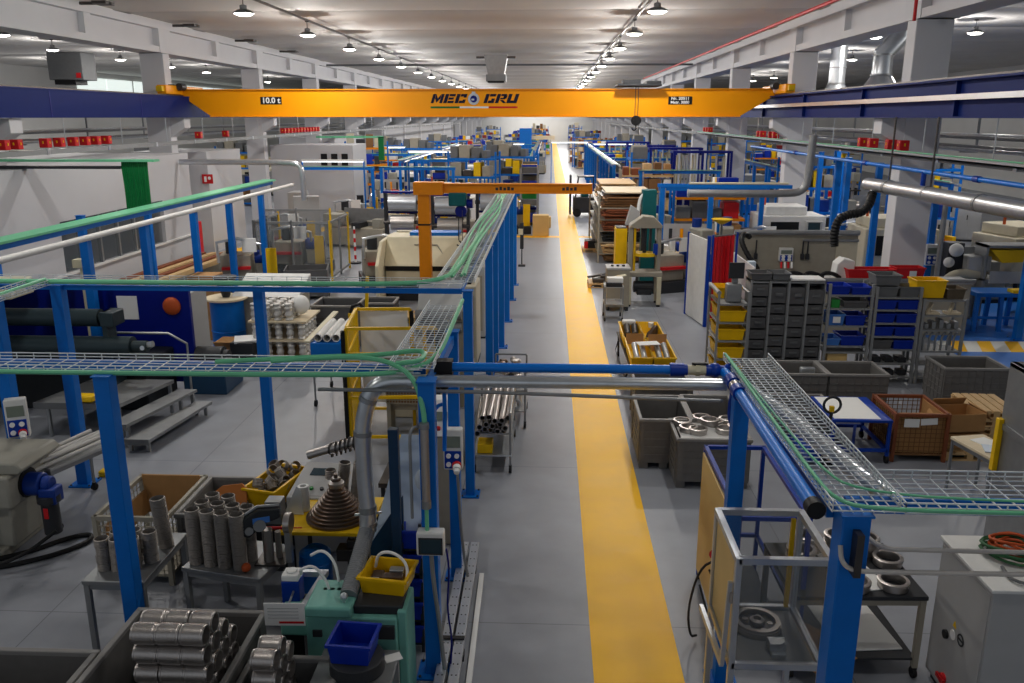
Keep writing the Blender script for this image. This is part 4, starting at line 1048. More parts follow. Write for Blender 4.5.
# glazed aluminium cabinet
t = T('test_cabinet', 'aluminium framed glazed test cabinet with a cast wheel inside, right foreground', 'cabinet', (1.65, 5.62, 0))
def prof(b, p0, p1, w=.045): b.bar(p0, p1, w, w)
x0, x1, y0, y1 = -.33, .30, -.37, .37
for (x, y, nm) in ((x0, y0, 'front left'), (x1, y0, 'front right'), (x0, y1, 'rear left'), (x1, y1, 'rear right')):
    P('frame_leg', B().cbox((x, y, 1.05), (.045, .045, 2.1)), 'alu', t, .004)
for z, nm in ((2.08, 'top_frame'), (1.26, 'middle_frame'), (.3, 'bottom_frame')):
    b = B()
    prof(b, (x0, y0, z), (x1, y0, z)); prof(b, (x0, y1, z), (x1, y1, z)); prof(b, (x0, y0, z), (x0, y1, z)); prof(b, (x1, y0, z), (x1, y1, z))
    P(nm, b, 'alu', t)
P('work_plate', B().box(x0 + .03, y0 + .03, 1.24, x1 - .03, y1 - .03, 1.255), 'grey_paint', t)
P('lower_shelf', B().box(x0 + .03, y0 + .03, .3, x1 - .03, y1 - .03, .315), 'grey_mid', t)
P('front_pane', B().box(x0 + .03, y0 - .003, 1.29, x1 - .03, y0 + .003, 2.05), 'clear', t)
P('rear_pane', B().box(x0 + .03, y1 - .003, 1.29, x1 - .03, y1 + .003, 2.05), 'clear', t)
P('side_pane', B().box(x1 - .003, y0 + .03, 1.29, x1 + .003, y1 - .03, 2.05), 'clear', t)
P('amber_pane', B().box(x0 - .003, y0 + .03, 1.29, x0 + .003, y1 - .03, 2.05), 'ply', t)
P('light_curtain', B().box(x1 + .024, y0 - .02, .9, x1 + .05, y0 + .02, 2.0), 'yellow', t)
P('rear_light_curtain', B().box(x1 - .08, y1 - .06, 1.3, x1 - .05, y1 - .03, 2.05), 'yellow', t)
dr = P('side_flap', B().bar((x0 - .06, y0 + .02, 1.25), (x0 - .08, y1, 1.25), .03, .05).bar((x0 - .06, y0 + .02, 1.25), (x0 - .04, y0 + .02, 1.9), .03, .03), 'alu', t)
P('hinge', B().cyl((x0 - .03, y0, 1.75), (x0 - .03, y0, 1.83), .014, n=8), 'steel', dr)
bk = P('bracket', B().box(.0, y0 - .02, .85, .14, y0 + .02, 1.0).box(-.25, y0 - .02, .8, -.05, y0 + .02, .86), 'galv_dull', t)
t = T('cast_wheel', 'grey cast wheel with spoked hub lying inside the glazed cabinet', 'wheel', (1.61, 5.72, 1.255))
P('wheel_rim', B().ring((0, 0, 0), .17, .135, .07, 32).ring((0, 0, .02), .178, .17, .03, 32), 'steel', t)
P('wheel_web', B().ring((0, 0, .015), .14, .05, .02, 32), 'steel_dark', t)
P('hub', B().lathe([(.055, .01), (.055, .07), (.03, .08), (.03, .05)], n=20), 'steel', t)
b = B()
for i in range(5):
    a = 2 * pi * i / 5
    b.cyl((.095 * cos(a), .095 * sin(a), .03), (.095 * cos(a), .095 * sin(a), .042), .022, n=10)
P('bolt_boss', b, 'steel', t)
t = T('clamping_jig', 'silver clamping jig in front of the cast wheel inside the cabinet', 'jig', (1.68, 5.42, 1.255))
P('jig_base', B().box(-.05, -.08, 0, .05, .1, .03), 'galv', t, .004)
P('jig_block', B().box(-.06, -.04, .03, .06, .03, .09).cyl((-.06, .05, .06), (.07, .05, .06), .025, n=10), 'alu', t, .006)
P('jig_lever', B().bar((0, -.06, .07), (.03, -.1, .14), .02, .02), 'alu', t)
t = T('drive_unit', 'small silver drive unit with hoses on the lower shelf of the glazed cabinet', 'drive unit', (1.66, 5.45, .315))
P('drive_body', B().cyl((-.1, -.05, .14), (.08, -.05, .14), .1).box(-.12, -.14, 0, .12, .06, .05), 'galv', t, .01)
P('drive_hose', B().tube(smooth_path([(.08, -.1, .2), (.16, -.14, .3), (.1, -.16, .45), (-.05, -.1, .3)]), .015, 8), 'charcoal', t)

# blue frame screen with plywood panels behind the cabinet
t = T('plywood_screen', 'blue framed screen cabinet with a pale plywood side behind the glazed cabinet', 'screen', (2.05, 7.75, 0))
for (x, y) in ((-.32, -.78), (.3, -.78), (-.32, .9), (.3, .9)):
    P('frame_leg', B().cbox((x, y, .78), (.04, .04, 1.56)), 'blue_fit', t)
b = B()
for z in (1.54, .5): b.bar((-.32, -.78, z), (-.32, .9, z), .04, .04).bar((.3, -.78, z), (.3, .9, z), .04, .04).bar((-.32, -.78, z), (.3, -.78, z), .04, .04).bar((-.32, .9, z), (.3, .9, z), .04, .04)
P('frame_bar', b, 'blue_fit', t)
P('plywood_side', B().box(-.36, -.72, .12, -.34, .84, 1.5), 'ply', t)
P('base_plate', B().box(-.3, -.74, .1, .28, .86, .14), 'charcoal', t)
P('caster', B().cyl((-.34, .8, .05), (-.3, .8, .05), .05).cyl((-.34, -.7, .05), (-.3, -.7, .05), .05).cyl((.28, .8, .05), (.32, .8, .05), .05).cyl((.28, -.7, .05), (.32, -.7, .05), .05), 'rubber', t)
t = T('plug_cluster', 'red industrial plugs with grey cables on the left of the plywood screen', 'plug', (1.58, 7.05, 1.1))
P('plug_body', B().cyl((0, 0, 0), (-.05, -.05, .06), .045).cyl((.03, -.1, .06), (-.02, -.15, .12), .045), 'red', t)
P('plug_sleeve', B().cyl((0, 0, 0), (.06, .06, -.06), .035).cyl((.03, -.1, .06), (.09, -.04, 0), .035), 'paper', t)
cable('grey cable looping down beside the plywood screen to the floor', [(1.58, 7.1, 1.05), (1.45, 7.2, .9), (1.38, 7.3, .4), (1.42, 7.3, .1), (1.5, 7.4, .05)], .012, 'charcoal')
cable('grey cable looped around the cabinet corner by the red plugs', [(1.5, 7.0, 1.0), (1.6, 6.6, .8), (1.55, 6.2, .9), (1.35, 6.1, 1.0), (1.3, 6.4, 1.2)], .01, 'charcoal')

# rings table
t = table('dark topped steel table with machined rings and a pale lower shelf', 2.82, 7.35, 1.2, 1.0, .85, radians(2), 'charcoal', 'beige_grey', shelf=.2, casters=True)
S('cardboard_sheet', B().cbox((2.5, 7.0, .215), (.5, .6, .012), .5).cbox((2.56, 7.06, .228), (.42, .5, .01), .8), 'card', 'cardboard sheets lying on the lower shelf of the ring table', 'cardboard')
S('paper_sheet', B().cbox((3.0, 7.4, .205), (.6, .8, .01), .1), 'paper', 'white paper lining on the lower shelf of the ring table', 'paper')
S('paper_sheet', B().cbox((2.9, 7.3, .854), (.36, .7, .008), .2), 'paper', 'white paper sheet on top of the ring table', 'paper')
RINGM = B().lathe([(.105, 0), (.13, 0), (.13, .05), (.14, .052), (.14, .075), (.13, .08), (.105, .08), (.1, .06), (.1, .02)], n=36, closed=True).mesh('machined_ring', 'steel')
def mring(x, y, z, label, group=None, s=1.0):
    o = bpy.data.objects.new('machined_ring', RINGM); COL.objects.link(o)
    o.location = (x, y, z); o.rotation_euler = (0, 0, random.uniform(0, 6)); o.scale = (s, s, s)
    return tag(o, label, 'ring', group)
for x, y, n, lb in ((3.17, 7.02, 1, 'front right corner'), (2.82, 7.0, 1, 'front middle'), (3.28, 7.44, 1, 'right edge, farther back'), (3.14, 7.68, 2, 'far right'), (2.9, 7.72, 2, 'far middle'), (2.6, 7.7, 2, 'far left'), (2.88, 7.45, 1, 'centre'), (2.45, 7.42, 2, 'left edge')):
    for i in range(n):
        mring(x, y, .858 + i * .082, f'shiny machined steel ring at the {lb} of the ring table' + (', upper one' if i else ''), 'rings on the dark table')

# grey control cabinet, bottom right, with coiled hoses
t = T('control_cabinet', 'large pale grey control cabinet at the bottom right corner', 'cabinet', (4.35, 6.5, 0))
P('cabinet_body', B().box(-.82, -.42, .08, .9, .46, 1.38), 'cab_grey', t, .01)
P('cabinet_top', B().box(-.84, -.44, 1.38, .92, .48, 1.41), 'white', t, .006)
P('plinth', B().box(-.78, -.38, 0, .86, .42, .08), 'charcoal', t)
b = P('side_panel', B().box(-.826, -.4, .12, -.82, .44, 1.34), 'cab_grey', t)
P('warning_sticker', B().prism([(.02, .76), (.08, .76), (.05, .82)], -.83, -.826, 'x'), 'yellow', b)
P('logo_sticker', B().ring((0, 0, 0), .055, .04, .004, 18).box(-.008, -.04, 0, .008, .04, .004).tf(Matrix.Translation((-.83, -.08, .72)) @ Matrix.Rotation(-pi / 2, 4, 'Y')), 'charcoal', b)
P('logo_sticker', B().cyl((-.83, .06, .68), (-.826, .06, .68), .045), 'paper', b)
P('cable_gland', B().cyl((-.85, .16, .62), (-.82, .16, .62), .04), 'black', b)
P('main_switch', B().cyl((-.86, .1, .22), (-.82, .1, .22), .045).box(-.87, .03, .2, -.85, .17, .24), 'red', b)
P('door_line', B().box(.02, -.426, .12, .026, -.42, 1.34), 'grey_mid', t)
for k, (x, y, mt, nm) in enumerate(((3.92, 6.62, 'hose_green', 'green'), (3.95, 6.64, 'hose_orange', 'orange'), (4.25, 6.55, 'hose_orange', 'orange'))):
    b = B(); pts = []
    n = 90 if k < 2 else 60
    for i in range(n):
        a = i * .42; r = (.2 if k == 0 else .15) + .035 * sin(i * .7 + k)
        pts.append((x + r * cos(a), y + r * sin(a) * .9, 1.425 + .03 * (k == 1) + .0012 * i + .015 * sin(a * 2)))
    b.tube(pts, .012, 6)
    S('coiled_hose', b, mt, f'coil of {nm} hose on top of the grey control cabinet' + (', farther right' if k == 2 else ''), 'hose')
cable('grey cable loop hanging over the front of the control cabinet top', [(3.75, 6.4, 1.43), (3.7, 6.15, 1.44), (4.0, 6.08, 1.43), (4.4, 6.1, 1.43), (4.7, 6.3, 1.43)], .014, 'grey_mid')

# =============================================================== right middle: crates, carts
crate('empty grey plastic pallet crate right of the yellow lane', 1.72, 12.15, .72, 1.1, .78)
crate('grey plastic pallet crate behind the ring crate, second from the lane', 2.48, 12.2, .74, 1.1, .78)
crate('grey pallet crate farther back behind the first lane crate', 1.9, 13.55, .9, .9, .78)
crate('grey pallet crate covered with machined rings behind the blue post', 2.3, 11.35, 1.0, .8, .74)
S('ring_sheet', B().box(1.86, 11.0, .70, 2.74, 11.7, .72), 'white', 'white board under the rings on the crate', 'board')
for i, (x, y) in enumerate(((1.95, 11.55), (2.12, 11.22), (2.4, 11.55), (2.5, 11.25), (2.25, 11.72), (2.62, 11.65), (2.0, 11.3), (2.68, 11.35), (2.3, 11.38))):
    mring(x, y, .722 + (.082 if i == 8 else 0), 'shiny machined steel ring on the white board over the grey crate', 'rings on the crate', .95 if i != 8 else .95)
crate('grey mesh patterned pallet crate in the row before the shelves, left', 4.2, 14.3, 1.1, .8, .8, wall='grid')
crate('grey mesh patterned pallet crate in the row before the shelves, right', 5.28, 14.3, .98, .8, .8, wall='grid')
S('steel_part', B().box(4.35, 14.1, .6, 4.6, 14.2, .84), 'galv', 'pale metal part lying in the left crate before the shelves', 'part', bev=.02)
crate('grey grid walled pallet crate standing alone by the blue floor', 7.55, 14.95, 1.1, .8, .74, wall='grid')
crate('low grey crate half hidden behind the white topped cart', 4.1, 13.2, .9, .7, .55)
t = T('platform_cart', 'blue platform cart with white top and a lower frame', 'cart', (4.66, 12.5, 0))
P('cart_top', B().box(-.44, -.55, .64, .44, .55, .68), 'blue_fit', t, .006)
P('white_sheet', B().box(-.4, -.5, .68, .28, .5, .686), 'paper', t)
for sx in (-.41, .41):
    for sy in (-.52, .52):
        l = P('leg', B().cbox((sx, sy, .38), (.045, .045, .54)), 'blue_fit', t)
        P('caster', B().cyl((sx - .02, sy, .06), (sx + .02, sy, .06), .06).box(sx - .02, sy - .02, .06, sx + .02, sy + .02, .12), 'rubber', l)
b = B()
for y in (-.52, .52): b.bar((-.41, y, .2), (.41, y, .2), .045, .045)
for x in (-.41, .41): b.bar((x, -.52, .2), (x, .52, .2), .045, .045)
b.bar((-.1, -.52, .2), (.3, .52, .2), .045, .045)
P('lower_frame', b, 'blue_fit', t)
t = T('pallet_truck', 'hand pallet truck with a loop handle beside the white topped cart', 'pallet truck', (4.12, 11.75, 0))
P('truck_handle', B().tube(arc((0, 0, .98), .12, -80, 260, 16), .02, 8).cyl((0, 0, .86), (0, .1, .45), .025), 'charcoal', t)
P('truck_column', B().cyl((0, .1, .5), (0, .12, .12), .045), 'blue_fit', t)
P('truck_fork', B().box(-.26, .15, .06, -.1, 1.2, .12).box(.1, .15, .06, .26, 1.2, .12).box(-.26, .05, .06, .26, .2, .3), 'blue_fit', t, .01)
P('truck_wheel', B().cyl((-.08, .05, .09), (.08, .05, .09), .09), 'rubber', t)
P('truck_grip', B().box(-.03, -.02, .88, .03, .03, .96), 'yellow', t)
t = wire_crate('rust brown mesh crate lined with cardboard and two white labels', 5.56, 12.5, .76, .9, .76, 0, 'card_dark', step=.07, post_mat='rust')
S('cardboard_lining', B().cbox((5.56, 12.08, .43), (.7, .02, .58)).cbox((5.2, 12.5, .43), (.02, .8, .58)).cbox((5.92, 12.5, .43), (.02, .8, .58)).cbox((5.56, 12.1, .73), (.6, .12, .014)), 'card', 'brown cardboard lining of the rust coloured mesh crate', 'cardboard')
S('crate_label', B().box(5.3, 12.035, .55, 5.52, 12.043, .68), 'paper', 'larger white label sheet on the front of the rust coloured crate', 'label')
S('crate_label', B().cbox((5.66, 12.04, .64), (.24, .008, .1), 0, 0, -.08), 'paper', 'smaller tilted white label on the front of the rust coloured crate', 'label')
# cardboard on pallet
def pallet(label, x, y, w=.8, d=1.1, rz=0.0, mat='wood', h=.14, z=0.0, group=None):
    t = T('wooden_pallet', label, 'pallet', (x, y, z), rz, group)
    for i in range(5):
        xx = -w / 2 + w * (i + .5) / 5
        P('deck_board', B().box(xx - w * .08, -d / 2, h - .022, xx + w * .08, d / 2, h), mat, t)
    for yy in (-d / 2 + .05, 0, d / 2 - .05):
        b = B()
        for xx in (-w / 2 + .05, 0, w / 2 - .05): b.box(xx - .045, yy - .05, .022, xx + .045, yy + .05, h - .044)
        b.box(-w / 2, yy - .05, h - .044, w / 2, yy + .05, h - .022).box(-w / 2, yy - .05, 0, w / 2, yy + .05, .022)
        P('stringer', b, mat, t)
    return t
pallet('wooden pallet under the cardboard stack beside the rust coloured crate', 6.36, 12.6, .8, 1.0)
for i in range(4):
    S('flat_carton', B().cbox((6.3 + random.uniform(-.03, .03), 12.55, .18 + i * .06), (.66, .7, .05), random.uniform(-.08, .08)), 'card', f'flattened cardboard carton in the stack on the pallet, {ORD[i]} from the bottom', 'carton', 'flattened cartons')
t = T('cardboard_box', 'open cardboard box on top of the flattened cartons', 'box', (6.28, 12.45, .42), radians(8))
P('box_wall', B().box(-.28, -.24, 0, .28, -.23, .28).box(-.28, .23, 0, .28, .24, .28).box(-.28, -.23, 0, -.27, .23, .28).box(.27, -.23, 0, .28, .23, .28).box(-.28, -.24, 0, .28, .24, .01), 'card', t)
P('box_flap', B().cbox((-.33, 0, .24), (.012, .46, .16), 0, 0, .6).cbox((.33, 0, .24), (.012, .46, .16), 0, 0, -.6).cbox((0, .3, .3), (.54, .012, .16), 0, .5), 'card', t)
for i in range(4):
    pallet(f'pale wooden pallet in the leaning stack before the grid walled crate, {ORD[i]} from the bottom', 7.0 + .03 * i, 13.3, .7, .9, radians(6 - 3 * i), 'wood', .13, .135 * i, 'pallet stack by the grid crate')
t = table('small pale table with papers beside the grey machine at the right edge', 5.85, 10.75, .5, .8, .78, radians(12), 'wood_light', 'galv_dull', leg_w=.03)
S('paper_sheet', B().cbox((5.9, 10.85, .785), (.26, .34, .008), .4), 'paper', 'white paper sheet on the small pale table', 'paper')
S('clipboard', B().cbox((5.84, 10.62, .79), (.2, .28, .01), -.3), 'light_blue', 'pale blue clipboard on the small pale table', 'clipboard')
t = T('waste_bin', 'black bag lined bin under the small pale table', 'bin', (6.0, 10.35, 0))
P('bin_barrel', B().lathe([(.16, 0), (.19, .5), (.2, .52)], n=20), 'black', t)
P('bin_bag', B().lathe([(.2, .5), (.215, .56), (.17, .58), (.1, .55)], n=20), 'black', t)
t = T('grey_enclosure', 'tall grey machine enclosure with a yellow edge post at the right edge of view', 'machine', (6.11, 9.12, 0))
P('enclosure_frame', B().box(-.82, -.5, .0, -.74, .4, 2.3).box(-.82, -.5, 2.24, .9, .4, 2.3).box(.84, -.5, 0, .9, .4, 2.3).box(-.82, -.52, 1.2, .9, -.46, 1.28), 'galv_dull', t, .01)
P('upper_panel', B().box(-.74, -.48, 1.28, .84, -.45, 2.24), 'grey_mid', t)
P('lower_panel', B().box(-.74, -.48, .9, .84, -.45, 1.2), 'grey_paint', t)
P('side_panel', B().box(-.8, -.45, .9, -.77, .38, 2.24), 'grey_paint', t)
P('yellow_post', B().box(-.88, .32, .98, -.82, .4, 1.62), 'yellow', t, .006)
P('handle_recess', B().box(-.815, -.12, 1.12, -.8, .06, 1.26), 'black', t)
P('side_rail', B().box(-.84, -.5, 1.5, -.8, .4, 1.57).box(-.84, -.5, .86, -.8, .4, .93), 'galv_dull', t)
P('door_latch', B().cyl((-.42, -.5, .55), (-.42, -.48, .55), .03), 'galv', t)

# =============================================================== shelves
YS = 15.95
def shelf_unit(label, x0, x1, h, levels, depth=.5, mat='grey_paint', back=False):
    t = T('shelf_unit', label, 'shelf', ((x0 + x1) / 2, YS, 0))
    w = (x1 - x0) / 2
    for sx in (-w + .02, w - .02):
        for sy in (0.02, depth - .02):
            P('upright', B().cbox((sx, sy, h / 2), (.05, .05, h)), mat, t)
    for z in levels:
        P('shelf_board', B().box(-w + .03, 0, z - .03, w - .03, depth, z), mat, t)
    if back: P('back_panel', B().box(-w, depth, .1, w, depth + .01, h), mat, t)
    return t
# drawer columns
xs = [3.86, 4.22, 4.57, 4.92, 5.27]
for c in range(4):
    t = T('drawer_column', f'grey column of plastic storage drawers, {ORD[c]} from the left in the shelf row', 'drawer unit', ((xs[c] + xs[c + 1]) / 2, YS, 0), 0, 'columns of grey drawers')
    w = (xs[c + 1] - xs[c]) / 2
    P('drawer_case', B().box(-w, 0.04, 0, -w + .02, .5, 1.98).box(w - .02, .04, 0, w, .5, 1.98).box(-w, .48, 0, w, .5, 1.98).box(-w, .04, 1.95, w, .5, 1.98).box(-w - .012, 0, 0, -w + .022, .05, 2.0), 'grey_paint', t)
    z = .06; i = 0
    hs = [[.2, .2, .2, .2, .2, .24, .2, .2, .26], [.22, .22, .22, .22, .22, .2, .2, .34], [.2, .22, .2, .22, .2, .24, .2, .36], [.24, .2, .22, .2, .24, .2, .2, .3]][c]
    for h in hs:
        d = P('drawer', B().box(-w + .03, .02 + random.uniform(0, .05), z, w - .03, .46, z + h - .035), 'bin_grey', t, .008)
        P('drawer_grip', B().box(-w * .4, .0, z + h * .45, w * .4, .03, z + h * .62), 'grey_mid', d)
        z += h
for x, z, w_, m, lb in ((4.05, 2.0, .4, 'bin_grey', 'dark grey bin on top of the drawer columns at the left'), (4.42, 2.0, .34, 'grey_mid', 'lidded grey bin on top of the drawer columns, second from the left')):
    bin_box('storage_bin', lb, x, YS + .25, z, w_, .42, .14, m)
S('flat_board', B().box(4.6, YS + .02, 2.0, 5.24, YS + .46, 2.03), 'white', 'pale flat board on top of the right drawer columns', 'board')
shelf_unit('grey shelf with blue bins and a green box, beside the drawer columns', 5.32, 6.16, 1.95, (.12, .62, .74, 1.14, 1.48, 1.74))
shelf_unit('grey shelf with four levels of dark blue bins, in the middle of the row', 6.2, 7.06, 1.9, (.14, .4, .68, .94, 1.2, 1.46, 1.7))
shelf_unit('grey shelf with metal brackets and pieces, at the right end of the row', 7.1, 7.92, 1.68, (.14, .4, .66, 1.08, 1.36, 1.66))
def sbin(x, z, w, h, m, label, group=None):
    return bin_box('storage_bin', label, x, YS + .24, z, w, .42, h, m, 0, group=group)
sbin(5.55, 1.74, .36, .17, 'blue_bin', 'blue bin on the top level of the first open shelf, left'); sbin(5.93, 1.74, .36, .15, 'blue_bin', 'blue bin on the top level of the first open shelf, right')
S('green_box', B().box(5.4, YS + .05, 1.48, 5.56, YS + .3, 1.64), 'green', 'small bright green box on the first open shelf', 'box', bev=.01)
sbin(5.85, 1.48, .46, .14, 'bin_grey', 'grey bin beside the small green box')
S('bin_label', B().box(5.44, YS - .01, 1.2, 5.58, YS - .002, 1.32), 'paper', 'white label on the light blue bin of the first open shelf', 'label')
sbin(5.52, 1.14, .3, .22, 'sky_blue', 'light blue bin with a white label on the first open shelf'); sbin(5.88, 1.14, .38, .2, 'blue_bin', 'dark blue bin beside the labelled light blue bin')
sbin(5.5, .62 + .12, .26, .14, 'sky_blue', 'light blue bin low on the first open shelf'); sbin(5.86, .74, .46, .2, 'blue_bin', 'dark blue bin low on the first open shelf')
S('wood_block', B().box(5.42, YS + .05, .3, 5.8, YS + .4, .58), 'ply', 'yellowish box near the bottom of the first open shelf', 'box', bev=.01)
for i, z in enumerate((1.46, 1.2, .94, .68)):
    for j, x in enumerate((6.42, 6.84)):
        sbin(x, z, .4, .18, 'blue_bin' if not (i == 3 and j == 0) else 'bin_grey', f'{"dark blue" if not (i == 3 and j == 0) else "grey"} bin on the {ORD[i+1]} level of the middle shelf, {"left" if j == 0 else "right"}', 'bins on the middle shelf')
sbin(6.42, 1.7, .4, .2, 'grey_mid', 'grey bin on top of the middle shelf, left'); sbin(6.84, 1.7, .38, .2, 'grey_mid', 'grey bin with a white label on top of the middle shelf, right')
bin_box('storage_bin', 'second grey bin stacked on the left one of the middle shelf top', 6.42, YS + .26, 1.92, .48, .44, .2, 'grey_mid')
for i in range(3):
    S('dark_part', B().box(6.3 + i * .24, YS + .08, .4, 6.46 + i * .24, YS + .35, .5).box(6.34 + i * .24, YS + .1, .14, 6.5 + i * .24, YS + .3, .24), 'charcoal', f'dark metal part on the lowest levels of the middle shelf, {ORD[i]} from the left', 'part', 'parts low on the middle shelf', bev=.01)
bin_box('plastic_bin', 'bright yellow plastic bin on top of the right shelf', 7.24, YS + .28, 1.68, .56, .42, .34, 'yellow_plastic')
bin_box('plastic_bin', 'dark brown bin at the right end on top of the right shelf', 7.72, YS + .28, 1.66, .34, .4, .2, 'brown_crate')
for i in range(6):
    S('metal_bracket', B().tube([(7.22 + i * .115, YS + .1, .66), (7.22 + i * .115, YS + .1, .9), (7.26 + i * .115, YS + .12, .98), (7.3 + i * .115, YS + .15, .98)], .022, 8), 'galv_dull', f'upright curved metal bracket on the right shelf, {ORD[i]} from the left', 'bracket', 'curved brackets')
for i in range(5):
    S('metal_block', B().box(7.2 + i * .14, YS + .08, 1.08, 7.28 + i * .14, YS + .3, 1.18 + .04 * (i % 3)), 'galv_dull', f'pale metal block on the third level of the right shelf, {ORD[i]} from the left', 'block', 'metal blocks', bev=.008)
for i in range(2):
    S('angle_piece', B().bar((7.24 + i * .4, YS + .1, 1.38), (7.34 + i * .4, YS + .2, 1.56), .06, .06).box(7.2 + i * .4, YS + .08, 1.36, 7.46 + i * .4, YS + .3, 1.4), 'wood_light', f'pale angled piece on the upper level of the right shelf, {"left" if i == 0 else "right"}', 'piece')
# yellow bin cart
t = T('bin_trolley', 'tall grey trolley holding rows of yellow bins left of the drawers', 'trolley', (3.5, 15.75, 0))
for sx in (-.28, .28):
    for sy in (0, .9):
        P('upright', B().cbox((sx, sy, .95), (.04, .04, 1.7)), 'grey_paint', t)
        P('caster', B().cyl((sx - .02, sy, .06), (sx + .02, sy, .06), .06), 'rubber', t)
for z in (.12, .5, .86, 1.22, 1.58): P('trolley_shelf', B().box(-.28, 0, z - .02, .28, .9, z + .01), 'grey_paint', t)
P('top_rail', B().tube([(-.28, 0, 1.8), (-.28, .9, 1.8)], .04, 10).tube([(.28, 0, 1.8), (.28, .9, 1.8)], .03, 10), 'galv_dull', t)
P('screen_stand', B().box(-.12, .1, 1.6, .16, .3, 1.95).box(-.02, .18, 1.95, .1, .24, 2.3), 'galv_dull', t, .02)
P('screen', B().box(-.1, .1, 2.06, .18, .14, 2.36), 'charcoal', t)
for i, z in enumerate((1.24, .88, .52, .14)):
    bin_box('plastic_bin', f'yellow bin on the tall trolley, {ORD[i]} from the top, front', 3.5, 15.97, z, .5, .42, .22, 'yellow_plastic', group='bins on the trolley')
    bin_box('plastic_bin', f'yellow bin on the tall trolley, {ORD[i]} from the top, rear', 3.5, 16.42, z, .5, .42, .22, 'yellow_plastic', group='bins on the trolley')
bin_box('plastic_bin', 'yellow bin at the very top of the tall trolley', 3.5, 16.42, 1.6, .5, .42, .22, 'yellow_plastic')

# yellow parts cart
t = T('parts_cart', 'low cart carrying four yellow trays of tubes beside the lane', 'cart', (1.93, 16.3, 0), radians(1))
P('cart_deck', B().box(-.42, -1.5, .5, .42, 1.45, .53), 'charcoal', t)
for sx in (-.38, .38):
    for sy in (-1.4, 1.35):
        l = P('leg', B().cbox((sx, sy, .31), (.04, .04, .4)), 'charcoal', t)
        P('caster', B().cyl((sx - .02, sy, .06), (sx + .02, sy, .06), .06).box(sx - .015, sy - .015, .06, sx + .015, sy + .015, .12), 'rubber', l)
P('push_bar', B().tube([(-.44, -1.2, .5), (-.5, -1.2, .3), (-.5, .8, .3), (-.44, .8, .5)], .02, 8), 'charcoal', t)
for i, (x, y) in enumerate(((1.73, 15.55), (2.14, 15.55), (1.72, 17.0), (2.13, 17.0))):
    bin_box('parts_tray', f'yellow tray on the low cart, {["front left", "front right", "rear left", "rear right"][i]}', x, y, .53, .4, 1.36, .24, 'yellow_plastic', group='trays on the low cart')
for i, x in enumerate((1.66, 1.8, 2.08, 2.22)):
    S('metal_tube', B().cyl((x, 15.1, .68), (x, 15.75, .78), .055, n=14).cyl((x, 15.07, .676), (x, 15.1, .68), .06, n=14), 'alu' if i < 2 else 'galv_dull', f'{"white" if i < 2 else "grey"} metal tube in the front {"left" if i < 2 else "right"} yellow tray, {"left" if i % 2 == 0 else "right"} one', 'tube')
S('paper_sheet', B().cbox((1.9, 15.55, .86), (.42, .26, .01), .2), 'paper', 'white paper lying on the tubes in the yellow trays', 'paper')
S('cardboard_divider', B().cbox((1.72, 16.2, .72), (.34, .015, .32), 0, -.2), 'card', 'brown cardboard divider in the left yellow trays', 'cardboard')
S('cardboard_divider', B().cbox((2.16, 16.15, .72), (.36, .015, .32), .1, -.2), 'card', 'brown cardboard divider in the right yellow trays', 'cardboard')
S('steel_part', B().cyl((1.66, 17.1, .62), (1.66, 17.4, .75), .07).cyl((1.82, 17.1, .62), (1.82, 17.4, .75), .07), 'steel_dark', 'dark turned parts in the rear left yellow tray', 'part')
S('white_bag', B().box(1.58, 17.45, .74, 1.86, 17.62, .84), 'paper', 'white packet lying at the rear of the left yellow tray', 'packet', bev=.02)
for i in range(6):
    S('steel_part', B().cyl((2.0 + .05 * i, 16.6 + .13 * i, .6), (2.06 + .04 * i, 16.7 + .13 * i, .76), .05, n=10), 'bronze', 'bronze coloured turned part lying in the rear right yellow tray', 'part', 'turned parts in the tray')
S('white_cup', B().lathe([(.05, 0), (.06, .1), (.05, .1)], (2.16, 17.3, .74), 12), 'paper', 'small white cup in the rear right yellow tray', 'cup')

# small trolley, instrument box, press
t = T('tool_trolley', 'small grey trolley with a white box on top beside the lane', 'trolley', (1.66, 21.2, 0))
for sx in (-.22, .22):
    for sy in (-.3, .3):
        P('leg', B().cbox((sx, sy, .5), (.035, .035, .8)), 'grey_paint', t)
        P('caster', B().cyl((sx - .02, sy, .05), (sx + .02, sy, .05), .05), 'rubber', t)
for z in (.45, .88): P('trolley_shelf', B().box(-.24, -.32, z - .02, .24, .32, z), 'cab_grey', t)
P('tool_holder', B().box(-.2, -.3, .88, .2, 0, .98), 'charcoal', t, .01)
S('parts_box', B().box(1.48, 20.95, .98, 1.88, 21.2, 1.1), 'paper', 'white box on the small trolley beside the lane', 'box', bev=.01)
S('long_sheet', B().cbox((1.74, 21.35, 1.06), (.5, .16, .02), .3, 0, -.15), 'cream', 'cream strip lying slanted on the small trolley', 'strip')
t = T('instrument_cabinet', 'grey instrument cabinet with knobs on its lid behind the small trolley', 'cabinet', (1.85, 22.4, 0))
P('cabinet_body', B().box(-.3, -.3, .1, .3, .3, 1.1), 'beige_grey', t, .02)
P('cabinet_lid', B().box(-.32, -.32, 1.1, .32, .32, 1.16), 'cab_grey', t, .01)
for i in range(3): P('knob', B().cyl((-.15 + i * .15, -.05, 1.16), (-.15 + i * .15, -.05, 1.2), .04, n=10), 'charcoal', t)
P('front_emblem', B().cyl((0, -.31, .9), (0, -.3, .9), .07), 'yellow', t)
for sx in (-.25, .25): P('foot', B().box(sx - .04, -.28, 0, sx + .04, .28, .1), 'charcoal', t)
t = T('assembly_press', 'beige assembly press with arched top and round yellow plate', 'press', (2.62, 22.95, 0))
